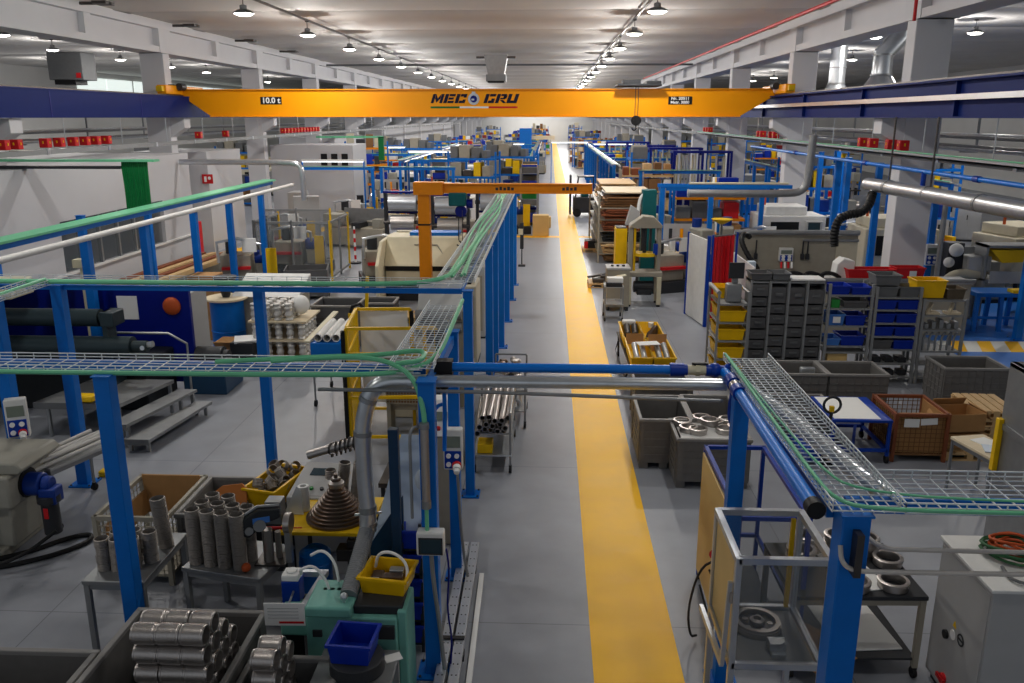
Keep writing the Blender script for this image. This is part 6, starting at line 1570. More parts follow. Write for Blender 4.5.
# =============================================================== wire-tray row and wall on the far left
for k, y in enumerate((14.75, 17.0, 19.5, 21.75, 24.25)):
    post(-8.3, y, 2.86, f'blue steel post under the white pipe on the left, {ORD[k]} from the front', .15, 'posts under the white pipe')
pipe('white_pipe', 'long pale grey pipe sloping back over the left posts', [(-8.06, 11.6, 2.96), (-8.02, 20, 2.96), (-7.98, 26.3, 2.96)], .055, 'white')
pipe('steel_pipe', 'steel pipe bending down at the end of the left post row', smooth_path([(-11.9, 27.3, 3.6), (-10, 27.3, 3.6), (-8.2, 27.2, 3.6), (-7.95, 27.2, 3.5), (-7.9, 27.2, 3.2), (-7.9, 27.2, 2.4)], 2), .09, 'galv')
t = T('cable_tray', 'pale green cable tray over blue rail beside the white pipe on the left', 'cable tray', (-8.75, 10.5, 3.02))
P('tray_body', B().box(-.2, 0, .05, .2, 16, .09), 'green_cable', t); P('tray_rail', B().box(-.1, 0, -.06, .1, 16, .05), 'blue', t)
t = T('green_drop', 'bright green vertical bundle of hanging cables by the white cabin', 'cable drop', (-9.4, 19.2, 2.85))
b = B()
for i in range(14): b.tube(smooth_path([(-.28 + i * .042, 0, 1.2), (-.28 + i * .043, -.06, 1.12), (-.26 + i * .04, -.05 + .02 * (i % 3), .6), (-.27 + i * .041, -.04, 0)]), .028, 6)
P('cable_bundle', b, 'green_dark', t)
t = T('cable_tray', 'green cable tray along the top of the white cabin to the green bundle', 'cable tray', (-16, 19.2, 4.02))
P('tray_body', B().box(0, -.15, 0, 7.1, .15, .05), 'green_cable', t); P('tray_rail', B().box(0, -.12, -.16, 6.3, .12, -.1), 'charcoal', t)
ST('wall_cabin', B().box(-12.2, 14, 2.5, -12.0, 28.2, 3.85).box(-12.2, 14, 0, -12.0, 28.2, 1.2).box(-12.2, 26.0, 1.2, -12.0, 28.2, 2.5).box(-12.2, 14, 1.2, -12.0, 20.3, 2.5)
   .box(-17, 28.0, 0, -12.2, 28.2, 3.85).box(-17, 14, 3.75, -12.2, 28.0, 3.85), 'panel_white').name = 'wall_left.001'
b = B()
for k in range(6): b.box(-12.16, 20.25 + k * .98, 1.2, -12.06, 20.33 + k * .98, 2.5)
b.box(-12.14, 20.3, 2.2, -12.08, 26, 2.26)
ST('window_90', b, 'galv_dull')
ST('window_91', B().box(-12.12, 20.3, 1.2, -12.11, 26, 2.5), 'clear')
ST('trim_7', B().box(-12.0, 14, 1.17, -11.93, 28.2, 1.22), 'white')
ST('wall_left_bay', B().box(-20.2, 12, 0, -20, 29, 4.4).box(-15.6, 31.5, 0, -12.7, 35, 3.75).box(-13.4, 41, 0, -9.4, 44, 3.7).box(-16.4, 52, 0, -13, 60, 3.8).box(-15.0, 70, 0, -13.6, 120, 4.3), 'panel_white').name = 'wall_left.002'
for k in range(3): S('dark_window', B().box(-10.95 + k * .5, 40.96, 2.75, -10.65 + k * .5, 41, 3.3), 'black', f'small dark square window in the white wall behind the left machines, {ORD[k]} from the left', 'window', 'dark square windows')
t = T('warning_sign', 'red and white sign on the white wall right of the cabin', 'sign', (-12.72, 31.47, 2.6))
P('sign_plate', B().box(-.2, -.03, 0, .2, 0, .34), 'red', t); P('sign_symbol', B().box(-.12, -.036, .06, -.03, -.03, .26).cyl((.08, -.036, .2), (.08, -.03, .2), .06), 'paper', t)
t = T('fire_extinguisher_cabinet', 'red fire extinguisher cabinet standing at the cabin corner', 'fire cabinet', (-12.25, 28.9, 0))
P('cabinet_body', B().box(-.16, -.14, .1, .16, .14, 1.5), 'red', t, .02); P('white_panel', B().box(-.32, -.1, .1, -.17, .1, 1.3), 'paper', t)
S('roof_boards', B().box(-11.8, 20.5, 0, -10.4, 27, .62), 'beige_grey', 'long low stack of boards in front of the cabin wall', 'boards', bev=.01)
for i in range(4): S('timber_beam', B().bar((-11.6 + i * .34, 20.5 + .2 * i, .7), (-11.2 + i * .36, 26.8, .7), .2, .13), 'wood' if i % 2 else 'rust', f'long timber beam on the low stack by the cabin wall, {ORD[i]} from the left', 'beam', 'timber beams')

for k, (x, y) in enumerate(((-10.6, 15.6), (-10.5, 18.6), (-10.4, 21.6))): post(x, y, 2.86, f'blue steel post between the white pipe row and the cabin wall, {ORD[k]} from the front', .15, 'posts by the cabin')
t = T('green_drop', 'second green hanging cable bundle, far back on the left beside the white wall', 'cable drop', (-8.8, 45, 2.8))
P('cable_bundle', B().box(-.14, -.1, 0, .14, .1, 1.2), 'green_dark', t); P('tray_body', B().box(-3.4, -.1, 1.14, .14, .1, 1.24), 'green_cable', t)
# busways with red tap boxes along both crane rails
for sd, x, nm in ((1, 8.02, 'right'), (-1, -12.55, 'left')):
    t = T('busway', f'grey power busway hanging under the {nm} crane rail', 'busway', (x, 12, 4.12))
    b = B().box(-.07, 0, -.02, .07, 110, .1)
    P('busway_duct', b, 'grey_paint', t)
    for i in range(36):
        P('busway_joint', B().box(-.085, i * 3, -.03, .085, i * 3 + .12, .11), 'galv', t); P('busway_hanger', B().cyl((0, i * 3 + 1, .1), (0, i * 3 + 1, .86), .012, n=6), 'galv', t)
    t = T('pipe_rack', f'bundle of grey service pipes beside the {nm} busway', 'pipe rack', (x + (1.25 if sd > 0 else -2.3), 12, 4.3))
    for i, (dx, dz, r) in enumerate(((0, 0, .04), (.16, .05, .05), (.3, -.02, .035), (.1, .26, .04), (.26, .3, .05))):
        P('service_pipe', B().cyl((sd * dx, 0, dz), (sd * dx, 110, dz), r, n=8), 'galv_dull' if i % 2 else 'galv', t)
    for i in range(28): P('rack_bracket', B().box(min(0, sd * .4), i * 4, -.08, max(0, sd * .4), i * 4 + .05, -.05).box(sd * .36 - .02, i * 4, -.08, sd * .36 + .02, i * 4 + .05, .68), 'galv_dull', t)
    ys = ([20.07, 20.77, 21.93, 22.62, 31.3, 31.9, 33.2, 33.7, 44, 44.7, 45.4] if sd > 0 else [18.6, 19.41, 19.9, 21.09, 21.7, 22.35, 22.95, 23.5, 24.09, 30.6, 33.2] + [40.5 + .55 * i for i in range(12)])
    for i, y in enumerate(ys):
        t = T('tap_box', f'red switch box with yellow mark on the {nm} busway, ' + (f'{ORD[i]} from the front' if i < 11 else 'in the distant red row'), 'switch box', (x, y, 4.24), 0, f'red tap boxes on the {nm} busway')
        P('box_body', B().box(-.11, -.1, .02, .11, .1, .25), 'red', t, .015)
        P('box_knob', B().box(-.015, -.115, .12, .015, -.1, .18).box(-.12 if sd > 0 else .11, -.015, .12, -.11 if sd > 0 else .12, .015, .18), 'yellow', t)

# =============================================================== background population
COUNT = {}
def nth(key):
    COUNT[key] = COUNT.get(key, -1) + 1
    k = COUNT[key]
    if k < 20: return ORD[k]
    tens = {2: 'twenty', 3: 'thirty', 4: 'forty', 5: 'fifty', 6: 'sixty', 7: 'seventy'}[(k + 1) // 10] if (k + 1) >= 20 else ''
    u = (k + 1) % 10
    return (tens + '-' + ORD[u - 1]) if u else {2: 'twentieth', 3: 'thirtieth', 4: 'fortieth', 5: 'fiftieth', 6: 'sixtieth', 7: 'seventieth'}[(k + 1) // 10]
PROTO = {}
def proto(key, name, desc, cat):
    t = T(name, desc, cat, (0, -200, 0)); PROTO[key] = (t, desc, name); return t
OCC = [(8.7, 21 + 10 * k, .6) for k in range(16)] + [(-13.9, 20.6 + 10 * k, .6) for k in range(16)]
OCC += [(2.75, 30 + i, 1.1) for i in range(8)] + [(-11.4, 41 + i, 1.2) for i in range(4)] + [(-14.5, 52 + i, 1.5) for i in range(9)] + [(-2, 70, .8), (-4.2, 55, 1.3), (1.35, 44.6, 1), (-.3, 37, .5), (-.3, 39.8, .5)]
SIDES = {'L': 'left of the lane', 'R': 'right of the lane', 'LB': 'in the left side bay', 'RB': 'in the right side bay'}
USED = set()
def place(key, x, y, rz=0.0, side=None, sc=None):
    t, desc, name = PROTO[key]
    if side is None: side = 'LB' if x < -13 else 'RB' if x > 9 else 'L' if x < .8 else 'R'
    far = 'far ' if y > 62 else ''
    lb = f'{far}{desc} {SIDES[side]}, {nth((key, side, far))} back'
    if key not in USED:
        USED.add(key); t.location = (x, y, 0); t.rotation_euler = (0, 0, rz); t['label'] = lb; o = t
    else:
        o = dup(t, (x, y, 0), rz, lb)
    o['group'] = f'{desc} {SIDES[side]}'
    if key not in ('frame', 'frameY', 'light'): OCC.append((x, y, 1.0 if key not in ('drill', 'cab') else .45))
    return o
# --- prototypes
def cnc(key, body, desc, win='black', trim='charcoal'):
    t = proto(key, 'machine_tool', desc, 'machine')
    P('machine_body', B().box(-1.1, -.8, .1, 1.1, .8, 1.75).box(-.9, -.6, 1.75, .5, .7, 2.05), body, t, .03)
    P('machine_window', B().box(-.75, -.815, .95, .2, -.8, 1.55), win, t); P('chip_tray', B().box(-1.0, -.95, .1, .9, -.8, .55), trim, t, .02)
    q = P('control_panel', B().box(.4, -.98, .95, .95, -.8, 1.6), 'cab_grey', t, .02); P('panel_screen', B().box(.46, -.99, 1.25, .86, -.98, 1.55), 'screen', q)
    P('beacon', B().cyl((-.8, 0, 1.75), (-.8, 0, 2.35), .04, n=8), 'hose_orange', t); P('machine_foot', B().box(-1.05, -.7, 0, 1.05, .7, .1), 'charcoal', t)
cnc('cncw', 'white', 'white enclosed machine tool with a dark window'); cnc('cncb', 'beige', 'beige enclosed machine tool with a dark window'); cnc('cncg', 'grey_paint', 'grey machine tool with a green window', 'teal_dark', 'blue')
t = proto('lathe', 'lathe', 'grey green lathe with a long bed', 'lathe')
P('lathe_bed', B().box(-1.3, -.3, .1, 1.3, .3, .8), 'beige_grey', t, .03); P('headstock', B().box(-1.3, -.35, .8, -.6, .35, 1.3), 'mill_grey', t, .03); P('chuck', B().cyl((-.6, 0, 1.05), (-.45, 0, 1.05), .2), 'steel', t)
P('tailstock', B().box(.8, -.2, .8, 1.15, .2, 1.15).cyl((.5, 0, 1.03), (.8, 0, 1.03), .05), 'mill_grey', t, .02); P('splash_guard', B().box(-.7, .3, .8, 1.2, .34, 1.5), 'galv_dull', t); P('carriage', B().box(0, -.4, .78, .35, .3, 1.0), 'charcoal', t); P('lathe_foot', B().box(-1.2, -.3, 0, -.7, .3, .1).box(.7, -.3, 0, 1.2, .3, .1), 'charcoal', t)
def rack(key, desc, upm, beam, cols):
    t = proto(key, 'storage_rack', desc, 'rack')
    for sx in (-1.2, 1.2):
        for sy in (-.4, .4): P('upright', B().cbox((sx, sy, 1.35), (.08, .08, 2.7)), upm, t)
    rr = random.Random(key)
    for z in (.15, .95, 1.75, 2.45):
        P('rack_beam', B().box(-1.2, -.42, z - .08, 1.2, -.38, z).box(-1.2, .38, z - .08, 1.2, .42, z).box(-1.18, -.4, z - .02, 1.18, .4, z), beam, t)
        x = -1.1
        while x < .8:
            w = rr.uniform(.25, .6); h = rr.uniform(.2, .6)
            P('stored_box', B().box(x, -.36, z, min(x + w, 1.12), .34, z + h), rr.choice(cols), t, .01); x += w + rr.uniform(.02, .15)
rack('rackb', 'blue storage rack filled with mixed boxes', 'blue', 'orange_jib', ['card', 'grey_mid', 'wood_light', 'bin_grey', 'yellow_plastic', 'paper', 'red', 'blue_bin'])
rack('rackg', 'grey storage rack filled with boxes and bins', 'grey_paint', 'grey_paint', ['blue_bin', 'grey_mid', 'green', 'bin_grey', 'yellow_plastic', 'paper', 'charcoal', 'maroon'])
rack('rackw', 'storage rack filled with cartons and timber', 'beige_grey', 'wood', ['card', 'wood', 'wood_light', 'card_dark', 'paper', 'rust'])
t = proto('bench', 'workbench', 'cluttered blue workbench with tools', 'bench')
P('bench_top', B().box(-1, -.4, .84, 1, .4, .9), 'wood_light', t); rr = random.Random(5)
for sx in (-.9, .9):
    for sy in (-.34, .34): P('leg', B().cbox((sx, sy, .42), (.07, .07, .84)), 'blue', t)
P('drawer_block', B().box(.3, -.36, .2, .85, .36, .84), 'blue', t, .01); P('back_board', B().box(-1, .38, .9, 1, .42, 1.7), 'cab_grey', t)
for i in range(9):
    x = -.85 + i * .2; h = rr.uniform(.08, .35)
    P('bench_tool', B().box(x, -.2, .9, x + .14, .2, .9 + h), rr.choice(['charcoal', 'red', 'galv', 'yellow', 'blue_fit', 'paper', 'teal_dark']), t, .01)
for i in range(5): P('hanging_tool', B().box(-.8 + i * .35, .34, 1.15, -.7 + i * .35, .38, 1.55), rr.choice(['charcoal', 'red', 'orange']), t)
t = proto('drill', 'pillar_drill', 'pillar drill with grey head', 'drill')
P('drill_base', B().box(-.3, -.4, 0, .3, .4, .12), 'charcoal', t); P('drill_column', B().cyl((0, .15, .12), (0, .15, 1.7), .09), 'steel', t); P('drill_head', B().box(-.2, -.4, 1.4, .2, .4, 1.9), 'mill_grey', t, .04); P('drill_table', B().box(-.3, -.4, .85, .3, .15, .92), 'steel_dark', t); P('drill_spindle', B().cyl((0, -.25, 1.15), (0, -.25, 1.4), .04), 'steel', t); P('drill_motor', B().cyl((0, .3, 1.9), (0, .3, 2.15), .14), 'blue_motor', t)
t = proto('cab', 'switch_cabinet', 'tall pale grey switch cabinet', 'cabinet')
P('cabinet_body', B().box(-.5, -.3, .08, .5, .3, 1.95), 'cab_grey', t, .01); P('cabinet_door', B().box(-.47, -.315, .12, -.02, -.3, 1.9).box(.02, -.315, .12, .47, -.3, 1.9), 'cab_grey', t); P('plinth', B().box(-.5, -.3, 0, .5, .3, .08), 'charcoal', t); P('handle', B().box(-.06, -.34, .9, -.03, -.31, 1.1), 'black', t)
t = proto('palbox', 'loaded_pallet', 'pallet stacked with cartons', 'pallet load')
P('pallet_base', B().box(-.6, -.5, .1, .6, .5, .14).box(-.6, -.5, 0, -.5, .5, .1).box(.5, -.5, 0, .6, .5, .1).box(-.05, -.5, 0, .05, .5, .1), 'wood', t)
for i, (x, y, z, w, d, h) in enumerate(((-.57, -.47, .14, .55, .9, .45), (0, -.47, .14, .56, .9, .45), (-.5, -.42, .6, .5, .8, .4), (.05, -.4, .6, .45, .75, .35))): P('carton', B().box(x, y, z, x + w, y + d, z + h), 'card' if i % 2 else 'card_dark', t, .01)
t = proto('crate', 'steel_crate', 'grey steel crate with a mesh front', 'crate')
P('crate_wall', B().box(-.6, -.5, .1, .6, -.47, .85).box(-.6, .47, .1, .6, .5, .85).box(-.6, -.47, .1, -.57, .47, .85).box(.57, -.47, .1, .6, .47, .85), 'bin_grey', t); P('crate_floor', B().box(-.57, -.47, .1, .57, .47, .14), 'bin_grey', t); P('crate_foot', B().box(-.6, -.5, 0, -.48, .5, .1).box(.48, -.5, 0, .6, .5, .1), 'charcoal', t); P('crate_load', B().box(-.55, -.45, .14, .55, .45, .6), 'steel_dark', t)
t = proto('gear', 'conveyor_unit', 'dark machine unit with motors and pipes', 'machine'); rr = random.Random(9)
P('unit_base', B().box(-.9, -.6, 0, .9, .6, .35), 'charcoal', t, .02); P('unit_body', B().box(-.8, -.5, .35, .1, .4, 1.1).box(.2, -.3, .35, .7, .3, .9), 'beige_grey', t, .03); P('unit_motor', B().cyl((.2, -.2, 1.0), (.75, -.2, 1.0), .2), 'blue_motor', t); P('unit_motor', B().cyl((-.5, 0, 1.1), (-.5, 0, 1.5), .16), 'charcoal', t); P('unit_pipe', B().tube([(-.8, -.5, .9), (-.8, -.55, 1.5), (-.2, -.55, 1.6), (.4, -.4, 1.4), (.4, -.3, .9)], .05, 8), 'galv', t); P('unit_panel', B().box(-.1, -.56, 1.2, .3, -.5, 1.6), 'paper', t); P('unit_guard', B().box(.55, -.55, .35, .85, -.5, 1.3), 'yellow', t); P('unit_tray', B().box(-.7, -.65, .7, .1, -.5, .78), 'red', t)
t = proto('coil', 'coil_stand', 'stand holding two shiny sheet metal coils', 'coil stand')
for sx in (-.62, .62): P('stand_post', B().cbox((sx, 0, 1.2), (.1, .3, 2.4)), 'charcoal', t)
P('steel_coil', B().cyl((-.5, 0, 2.05), (.5, 0, 2.05), .3, n=24), 'alu', t); P('steel_coil', B().cyl((-.42, -.1, 1.36), (.42, -.1, 1.36), .28, n=24), 'steel', t); P('coil_shaft', B().cyl((-.7, 0, 2.05), (.7, 0, 2.05), .07).cyl((-.7, -.1, 1.36), (.7, -.1, 1.36), .07), 'steel_dark', t); P('stand_bar', B().box(-.7, -.1, 2.38, .7, .1, 2.46).box(-.7, -.3, 0, .7, .3, .08).box(-.66, .1, 1.66, .66, .2, 1.74), 'blue_dark', t)
t = proto('frame', 'service_frame', 'blue portal frame with a cable tray', 'frame')
for sx in (-1.6, 1.6): P('frame_post', B().cbox((sx, 0, 1.42), (.13, .13, 2.84)), 'blue', t); 
P('frame_beam', B().box(-1.7, -.05, 2.72, 1.7, .05, 2.84), 'blue', t); P('frame_tray', B().box(-1.7, -.08, 2.86, 1.7, .06, 2.88), 'galv_dull', t); P('green_line', B().cyl((-1.7, -.09, 2.87), (1.7, -.09, 2.87), .012, n=6), 'green_cable', t)
P('drop_line', B().cyl((-1.5, -.08, .9), (-1.5, -.08, 2.8), .03, n=8), 'galv', t); q = P('socket_box', B().box(-1.68, -.15, 1.3, -1.5, -.07, 1.7), 'white', t); P('socket_panel', B().box(-1.66, -.16, 1.32, -1.52, -.15, 1.5), 'blue_fit', q)
t = proto('frameY', 'service_frame', 'blue long frame running away with a pale tray', 'frame')
for sy in (-2.4, 0, 2.4): P('frame_post', B().cbox((0, sy, 1.42), (.13, .13, 2.84)), 'blue', t)
P('frame_beam', B().box(-.05, -2.5, 2.72, .05, 2.5, 2.84), 'blue', t); P('frame_tray', B().box(-.12, -2.5, 2.86, .12, 2.5, 2.89), 'galv_dull', t); P('frame_pipe', B().cyl((.26, -2.5, 2.8), (.26, 2.5, 2.8), .05, n=8), 'galv', t); P('green_line', B().cyl((-.1, -2.5, 2.91), (-.1, 2.5, 2.91), .015, n=6), 'green_cable', t)
t = proto('cage', 'tube_rack', 'tall dark blue rack of upright pale tubes', 'rack')
for sx in (-1.3, 0, 1.3):
    for sy in (-.35, .35): P('upright', B().cbox((sx, sy, 1.75), (.1, .1, 3.5)), 'blue_dark', t)
P('rack_beam', B().box(-1.35, -.4, 3.4, 1.35, .4, 3.5).box(-1.35, -.4, 1.6, 1.35, -.3, 1.7).box(-1.35, -.4, .1, 1.35, .4, .2), 'blue_dark', t); P('rack_back', B().box(-1.3, .3, .2, 1.3, .34, 1.5), 'blue_dark', t)
for i in range(7): P('upright_tube', B().cyl((-1.1 + i * .36, -.1, .2), (-1.1 + i * .36, .05, 3.3), .05, n=8), 'alu' if i % 2 else 'cream', t)
t = proto('light', 'strip_light', 'suspended white strip light over a work station', 'lamp')
P('lamp_housing', B().box(-1.4, -.08, 3.12, 1.4, .08, 3.2), 'white', t); P('lamp_tube', B().box(-1.35, -.05, 3.09, 1.35, .05, 3.12), 'tube_glow', t); P('lamp_post', B().box(-1.4, -.04, 0, -1.34, .04, 3.2).box(1.34, -.04, 0, 1.4, .04, 3.2), 'blue', t)
t = proto('fence', 'mesh_fence', 'grey mesh safety fence around a cell', 'fence')
for sx in (-1.2, 0, 1.2): P('fence_post', B().cbox((sx, 0, .95), (.06, .06, 1.9)), 'yellow' if sx == 1.2 else 'grey_paint', t)
P('fence_frame', B().box(-1.2, -.02, 1.8, 1.2, .02, 1.86).box(-1.2, -.02, .1, 1.2, .02, .16), 'grey_paint', t); P('fence_mesh', B().box(-1.17, -.004, .16, 1.17, .004, 1.8), 'clear', t)

rack('rackt', 'tall storage rack packed with coloured boxes', 'blue', 'orange_jib', ['card', 'grey_mid', 'beige', 'cab_grey', 'galv_dull', 'charcoal', 'blue_bin', 'card_dark', 'bin_grey', 'wood'])
rack('racku', 'tall storage rack with dark parts and tools', 'blue', 'blue', ['charcoal', 'steel_dark', 'galv_dull', 'beige_grey', 'blue_motor', 'grey_mid', 'maroon', 'mill_grey', 'yellow'])
for o in PROTO['racku'][0].children: o.scale = (1, 1, 1.25)
for o in PROTO['rackt'][0].children: o.scale = (1, 1, 1.35)
# --- hand placed landmarks in the background
place('coil', -5.2, 30.2, 0); place('coil', -3.4, 29.2, 0); place('coil', -1.95, 30.5, 0); place('cncb', -4.6, 39.4, .1)
place('fence', -8.0, 26.0, .0); place('fence', -6.8, 27.2, pi / 2); place('fence', -9.2, 27.3, pi / 2); place('fence', -8.9, 29.6, 0)
place('gear', -8.1, 27.4, 0); place('gear', -9.6, 31.0, .4); place('lathe', -7.6, 33.2, -.3); place('gear', -5.0, 34.3, .2); place('gear', -8.9, 24.6, .2); place('crate', -9.4, 28.2, .1); place('crate', -6.9, 23.6, .2)
place('cab', -9.7, 33.7, .3); place('gear', -8.3, 36.4, 0); place('rackg', -.95, 41.5, pi / 2); place('cncw', -4.2, 36.3, 0); place('gear', -3.0, 33.2, .2); place('gear', -4.9, 25.6, .3)
t = T('warning_pole', 'red and white striped pole on a foot before the grey machines', 'pole', (-6.8, 29.3, 0))
P('pole_shaft', B().cyl((0, 0, .05), (0, 0, 1.3), .035, n=10), 'paper', t)
for i in range(4): P('red_band', B().cyl((0, 0, .15 + i * .3), (0, 0, .3 + i * .3), .04, n=10), 'red', t)
P('pole_foot', B().cyl((0, 0, 0), (0, 0, .05), .2), 'charcoal', t)
for k, (x, y, h) in enumerate(((-.35, 36.9, .9), (-.25, 39.8, .5))): S('wooden_box', B().box(x - .35, y - .3, 0, x + .35, y + .3, h), 'ply', ['tall plywood box at the yellow cross line', 'lower plywood box behind the cross line'][k], 'box', bev=.02)
t = T('forklift', 'dark green forklift parked at the far end of the lane', 'forklift', (1.35, 44.6, 0))
P('forklift_body', B().box(-.1, -.5, .2, 1.1, .8, 1.0), 'charcoal', t, .05); P('overhead_guard', B().bar((0, -.45, 1.0), (.15, -.4, 2.0), .06, .06).bar((1.0, -.45, 1.0), (.9, -.4, 2.0), .06, .06).box(.1, -.45, 2.0, .95, .6, 2.06), 'black', t); P('mast', B().box(-.3, -.4, .1, -.2, -.3, 2.1).box(-.3, .3, .1, -.2, .4, 2.1), 'black', t); P('seat', B().box(.3, -.2, 1.0, .7, .3, 1.4), 'teal_dark', t, .05)
for x in (.1, .9): P('wheel', B().cyl((x, -.55, .22), (x, -.4, .22), .22), 'rubber', t)
t = T('hose_reel_stand', 'dark upright machine part beside the last aisle post', 'stand', (-.92, 29.0, 0))
P('stand_body', B().box(-.06, -.06, .6, .06, .06, 1.5).box(-.02, -.02, .05, .02, .02, .6), 'charcoal', t, .02); P('stand_foot', B().box(-.12, -.12, 0, .12, .12, .05), 'charcoal', t); P('socket', B().box(-.12, -.12, 1.1, .04, -.05, 1.3), 'cream', t)
t = T('lift_tower', 'tall bright blue lift tower far down the hall', 'tower', (-2.0, 72, 0))
P('tower_body', B().box(-.5, -.5, 0, .5, .5, 4.1), 'blue', t, .02); P('tower_arm', B().box(.5, -.2, 3.2, 2.4, .2, 3.5), 'wood_light', t)
t = T('tube_stack', 'wide stack of long white tubes beyond the jib crane', 'tubes', (-4.2, 55, 0))
P('stack_frame', B().box(-1.2, -.6, 0, -1.1, .6, 2.1).box(1.1, -.6, 0, 1.2, .6, 2.1).box(-1.2, -.6, .6, 1.2, .6, .7), 'blue_fit', t)
for i in range(5):
    for j in range(3): P('white_tube', B().cyl((-1.15, -.45 + j * .3, .85 + i * .27), (1.15, -.45 + j * .3, .85 + i * .27), .12, n=10), 'paper', t)
place('cage', 4.9, 55, 0); place('cage', 6.4, 44.5, 0); place('cage', 7.0, 40.2, .0); place('cage', 5.6, 48.5, 0)
place('rackb', 6.4, 31.5, pi / 2); place('rackb', 5.3, 28.7, 0); place('bench', 4.3, 26.9, 0); place('drill', 4.4, 24.6, .3); place('drill', 5.2, 25.0, -.2); place('gear', 3.7, 25.2, .4); place('drill', 3.7, 28.3, .3); place('cncw', 8.3, 30.0, 0, 'R'); place('gear', 6.0, 26.6, .5); place('gear', 6.9, 28.0, .2)
place('frame', 5.2, 27.6, 0); place('frame', 5.4, 36.0, 0); post(3.35, 25.5, 3.0, 'blue post under the left end of the rail crossing behind the booth', .14); post(4.75, 25.3, 3.0, 'blue post under the middle of the rail crossing behind the booth', .14)
place('light', -3.2, 62, 0); place('light', 1.5, 66, 0, 'L'); place('light', -6.5, 48, 0); place('light', -9.5, 37.5, 0); place('light', 4.5, 62, .0); place('light', -10.6, 55, .0)
# right side bay near the grey duct
place('cncb', 13.7, 24.9, .3); place('cncb', 10.6, 26.6, .0); place('lathe', 11.3, 23.6, .2); place('gear', 13.6, 20.4, .3); place('cab', 13.2, 22.6, .3); place('gear', 10.4, 29.4, .1); place('bench', 12.4, 28.2, .2)
t = T('roller_stand', 'blue welded stand on the grey floor beside the blue lane', 'stand', (10.75, 20.6, 0))
for sx in (-.5, .1, .62):
    for sy in (-.35, .35): P('leg', B().bar((sx, sy, 0), (sx + (.05 if sx < 0 else 0), sy * .8, .86), .09, .09), 'blue', t)
P('stand_top', B().box(-.52, -.36, .84, .68, .36, .94), 'blue', t, .01); P('stand_brace', B().box(-.5, -.33, .3, .66, -.27, .36), 'blue', t); P('yellow_pad', B().box(.3, -.4, .94, .7, -.1, 1.02), 'yellow', t, .01)
t = T('grinding_machine', 'beige grinding machine with white ball lamps beside the blue stand', 'machine', (10.3, 22.0, 0))
P('machine_base', B().box(-.45, -.5, 0, .5, .5, .9), 'mill_grey', t, .05); P('machine_arm', B().tube(smooth_path([(-.3, -.3, .1), (-.35, -.4, .7), (-.1, -.4, 1.1), (.3, -.3, 1.15), (.8, -.2, 1.1)]), .14, 12), 'beige', t); P('ball_lamp', B().sphere((.0, -.3, 1.75), .17).sphere((-.1, -.2, 1.42), .13), 'white', t); P('machine_column', B().box(-.1, -.1, .9, .3, .3, 1.9), 'charcoal', t, .02); P('spindle_box', B().box(.3, -.35, 1.2, .9, .1, 1.6), 'cab_grey', t, .04)
t = T('hopper_shelf', 'shelf with a wide yellow hopper at the right edge above the blue stand', 'shelf', (11.7, 21.8, 0))
P('shelf_frame', B().box(-.75, -.3, 0, -.69, .3, 1.9).box(.69, -.3, 0, .75, .3, 1.9).box(-.75, -.3, 1.0, .75, .3, 1.05).box(-.75, -.3, 1.84, .75, .3, 1.9), 'grey_paint', t); P('yellow_hopper', B().prism([(-.62, 1.78), (.5, 1.78), (.4, 1.48), (-.3, 1.45)], -.25, .25, 'y'), 'yellow', t, .01); P('white_board', B().box(-.6, -.34, .95, .6, -.3, 1.25), 'cab_grey', t)
post(9.98, 22.5, 3.0, 'blue steel post with a socket box right of the near column', .16); post(10.9, 19.5, 3.0, 'blue steel post at the right edge beside the blue lane', .16); post(9.35, 22.3, 3.4, 'blue steel post hugging the right face of the near column', .18)
socket_box('socket_box', 'white socket box with four blue sockets on the post by the grinding machine', (9.98, 22.42, 1.25), 0, .3, .55, .12, True)
for k, (x, y) in enumerate(((8.9, 27), (9.6, 25.5), (9.9, 29), (11.6, 27.5), (9.2, 33.2), (10.4, 33.6), (9.9, 37), (11.5, 35), (12.6, 31))):
    post(x, y, 3.7, f'tall blue post in the right bay behind the booth, {ORD[k]} back', .17, 'tall posts in the right bay')
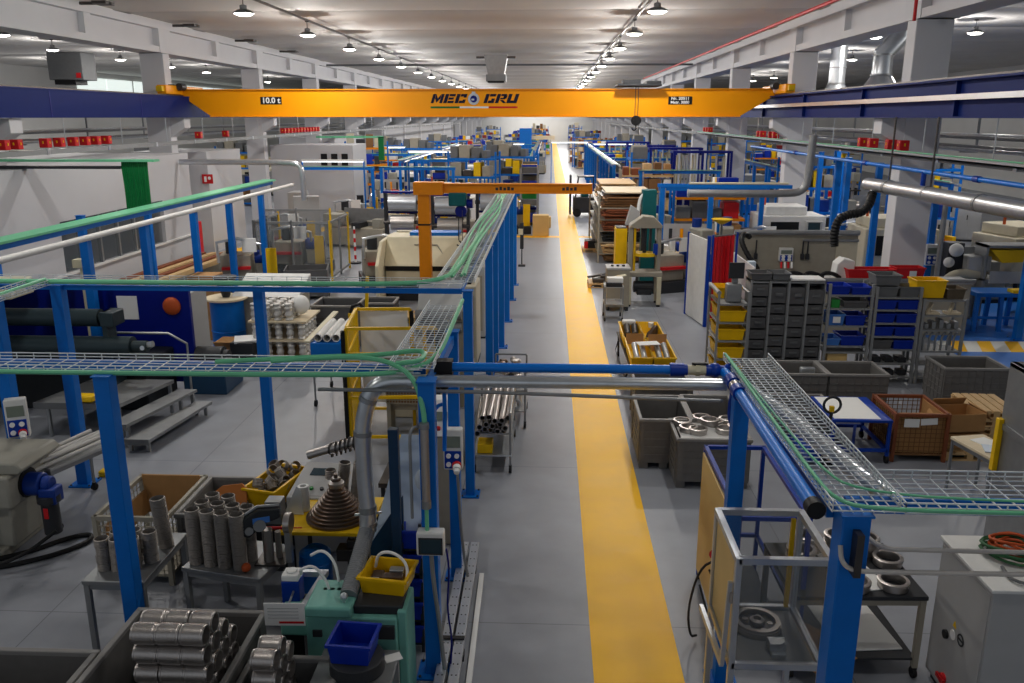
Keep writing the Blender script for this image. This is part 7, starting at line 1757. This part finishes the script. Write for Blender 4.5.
# --- regular filling of the work bays
R = random.Random(21)
KL = ['rackt', 'racku', 'racku', 'rackg', 'drill', 'gear', 'cncw', 'lathe', 'gear', 'bench', 'cncg', 'rackb', 'drill', 'cab', 'gear', 'bench', 'palbox', 'crate', 'cncb', 'rackg', 'gear']
KR = ['rackt', 'racku', 'racku', 'gear', 'drill', 'rackw', 'rackb', 'bench', 'gear', 'palbox', 'rackg', 'cage', 'cab', 'crate', 'lathe']
def busy(x, y, r):
    return any((x - a) ** 2 + (y - c) ** 2 < (r + q) ** 2 for a, c, q in OCC)
def frames(key, x, y):
    if key == 'frame': pts = ((x - 1.6, y), (x + 1.6, y))
    else: pts = ((x, y - 2.4), (x, y), (x, y + 2.4))
    if any(busy(a, c, .15) for a, c in pts): return
    place(key, x, y, 0)
    OCC.extend((a, c, .2) for a, c in pts)
for y in (38, 45, 52, 60, 70, 82):
    for x in (-9.4, -5.9, -2.6): frames('frame', x + R.uniform(-.1, .1), y)
    frames('frame', 5.0, y + 2)
for y in (35.5, 40.5, 46, 51.5, 57, 63, 69): frames('frameY', -7.6, y); frames('frameY', 3.0, y + 2); frames('frameY', -1.0, y + 8)
for y in (26.5, 31.6, 36.7, 42): frames('frameY', 10.0, y + .5); frames('frameY', 13.4, y)
def fill(xs, y0, y1, dy, kinds, skip=0.1):
    y = y0
    while y < y1:
        for x in xs:
            if R.random() < skip: continue
            k = R.choice(kinds); r = {'drill': .45, 'cab': .55, 'crate': .7, 'palbox': .7, 'gear': .85, 'bench': .9}.get(k, 1.05)
            for _ in range(14):
                xx, yy = x + R.uniform(-.7, .7), y + R.uniform(-1.3, 1.3)
                if not busy(xx, yy, r):
                    place(k, xx, yy, R.choice([0, 0, pi / 2, .2, -.2])); break
        y += dy
fill((-10.8, -8.4, -6.4, -4.2, -2.2), 37, 100, 3.0, KL)
fill((3.9, 6.6), 38.5, 100, 2.8, KR)
fill((10.8, 14.2, 18), 31.5, 80, 3.6, KL); fill((-22, -18.5), 36, 75, 4.2, KL)
fill((-9.5, -5.5, -1.8, 4.5, 7), 102, 172, 7, KL)
for k in list(PROTO):
    if k not in USED:
        r = PROTO[k][0]
        for c in list(r.children):
            for g in list(c.children): bpy.data.objects.remove(g)
            bpy.data.objects.remove(c)
        bpy.data.objects.remove(r)
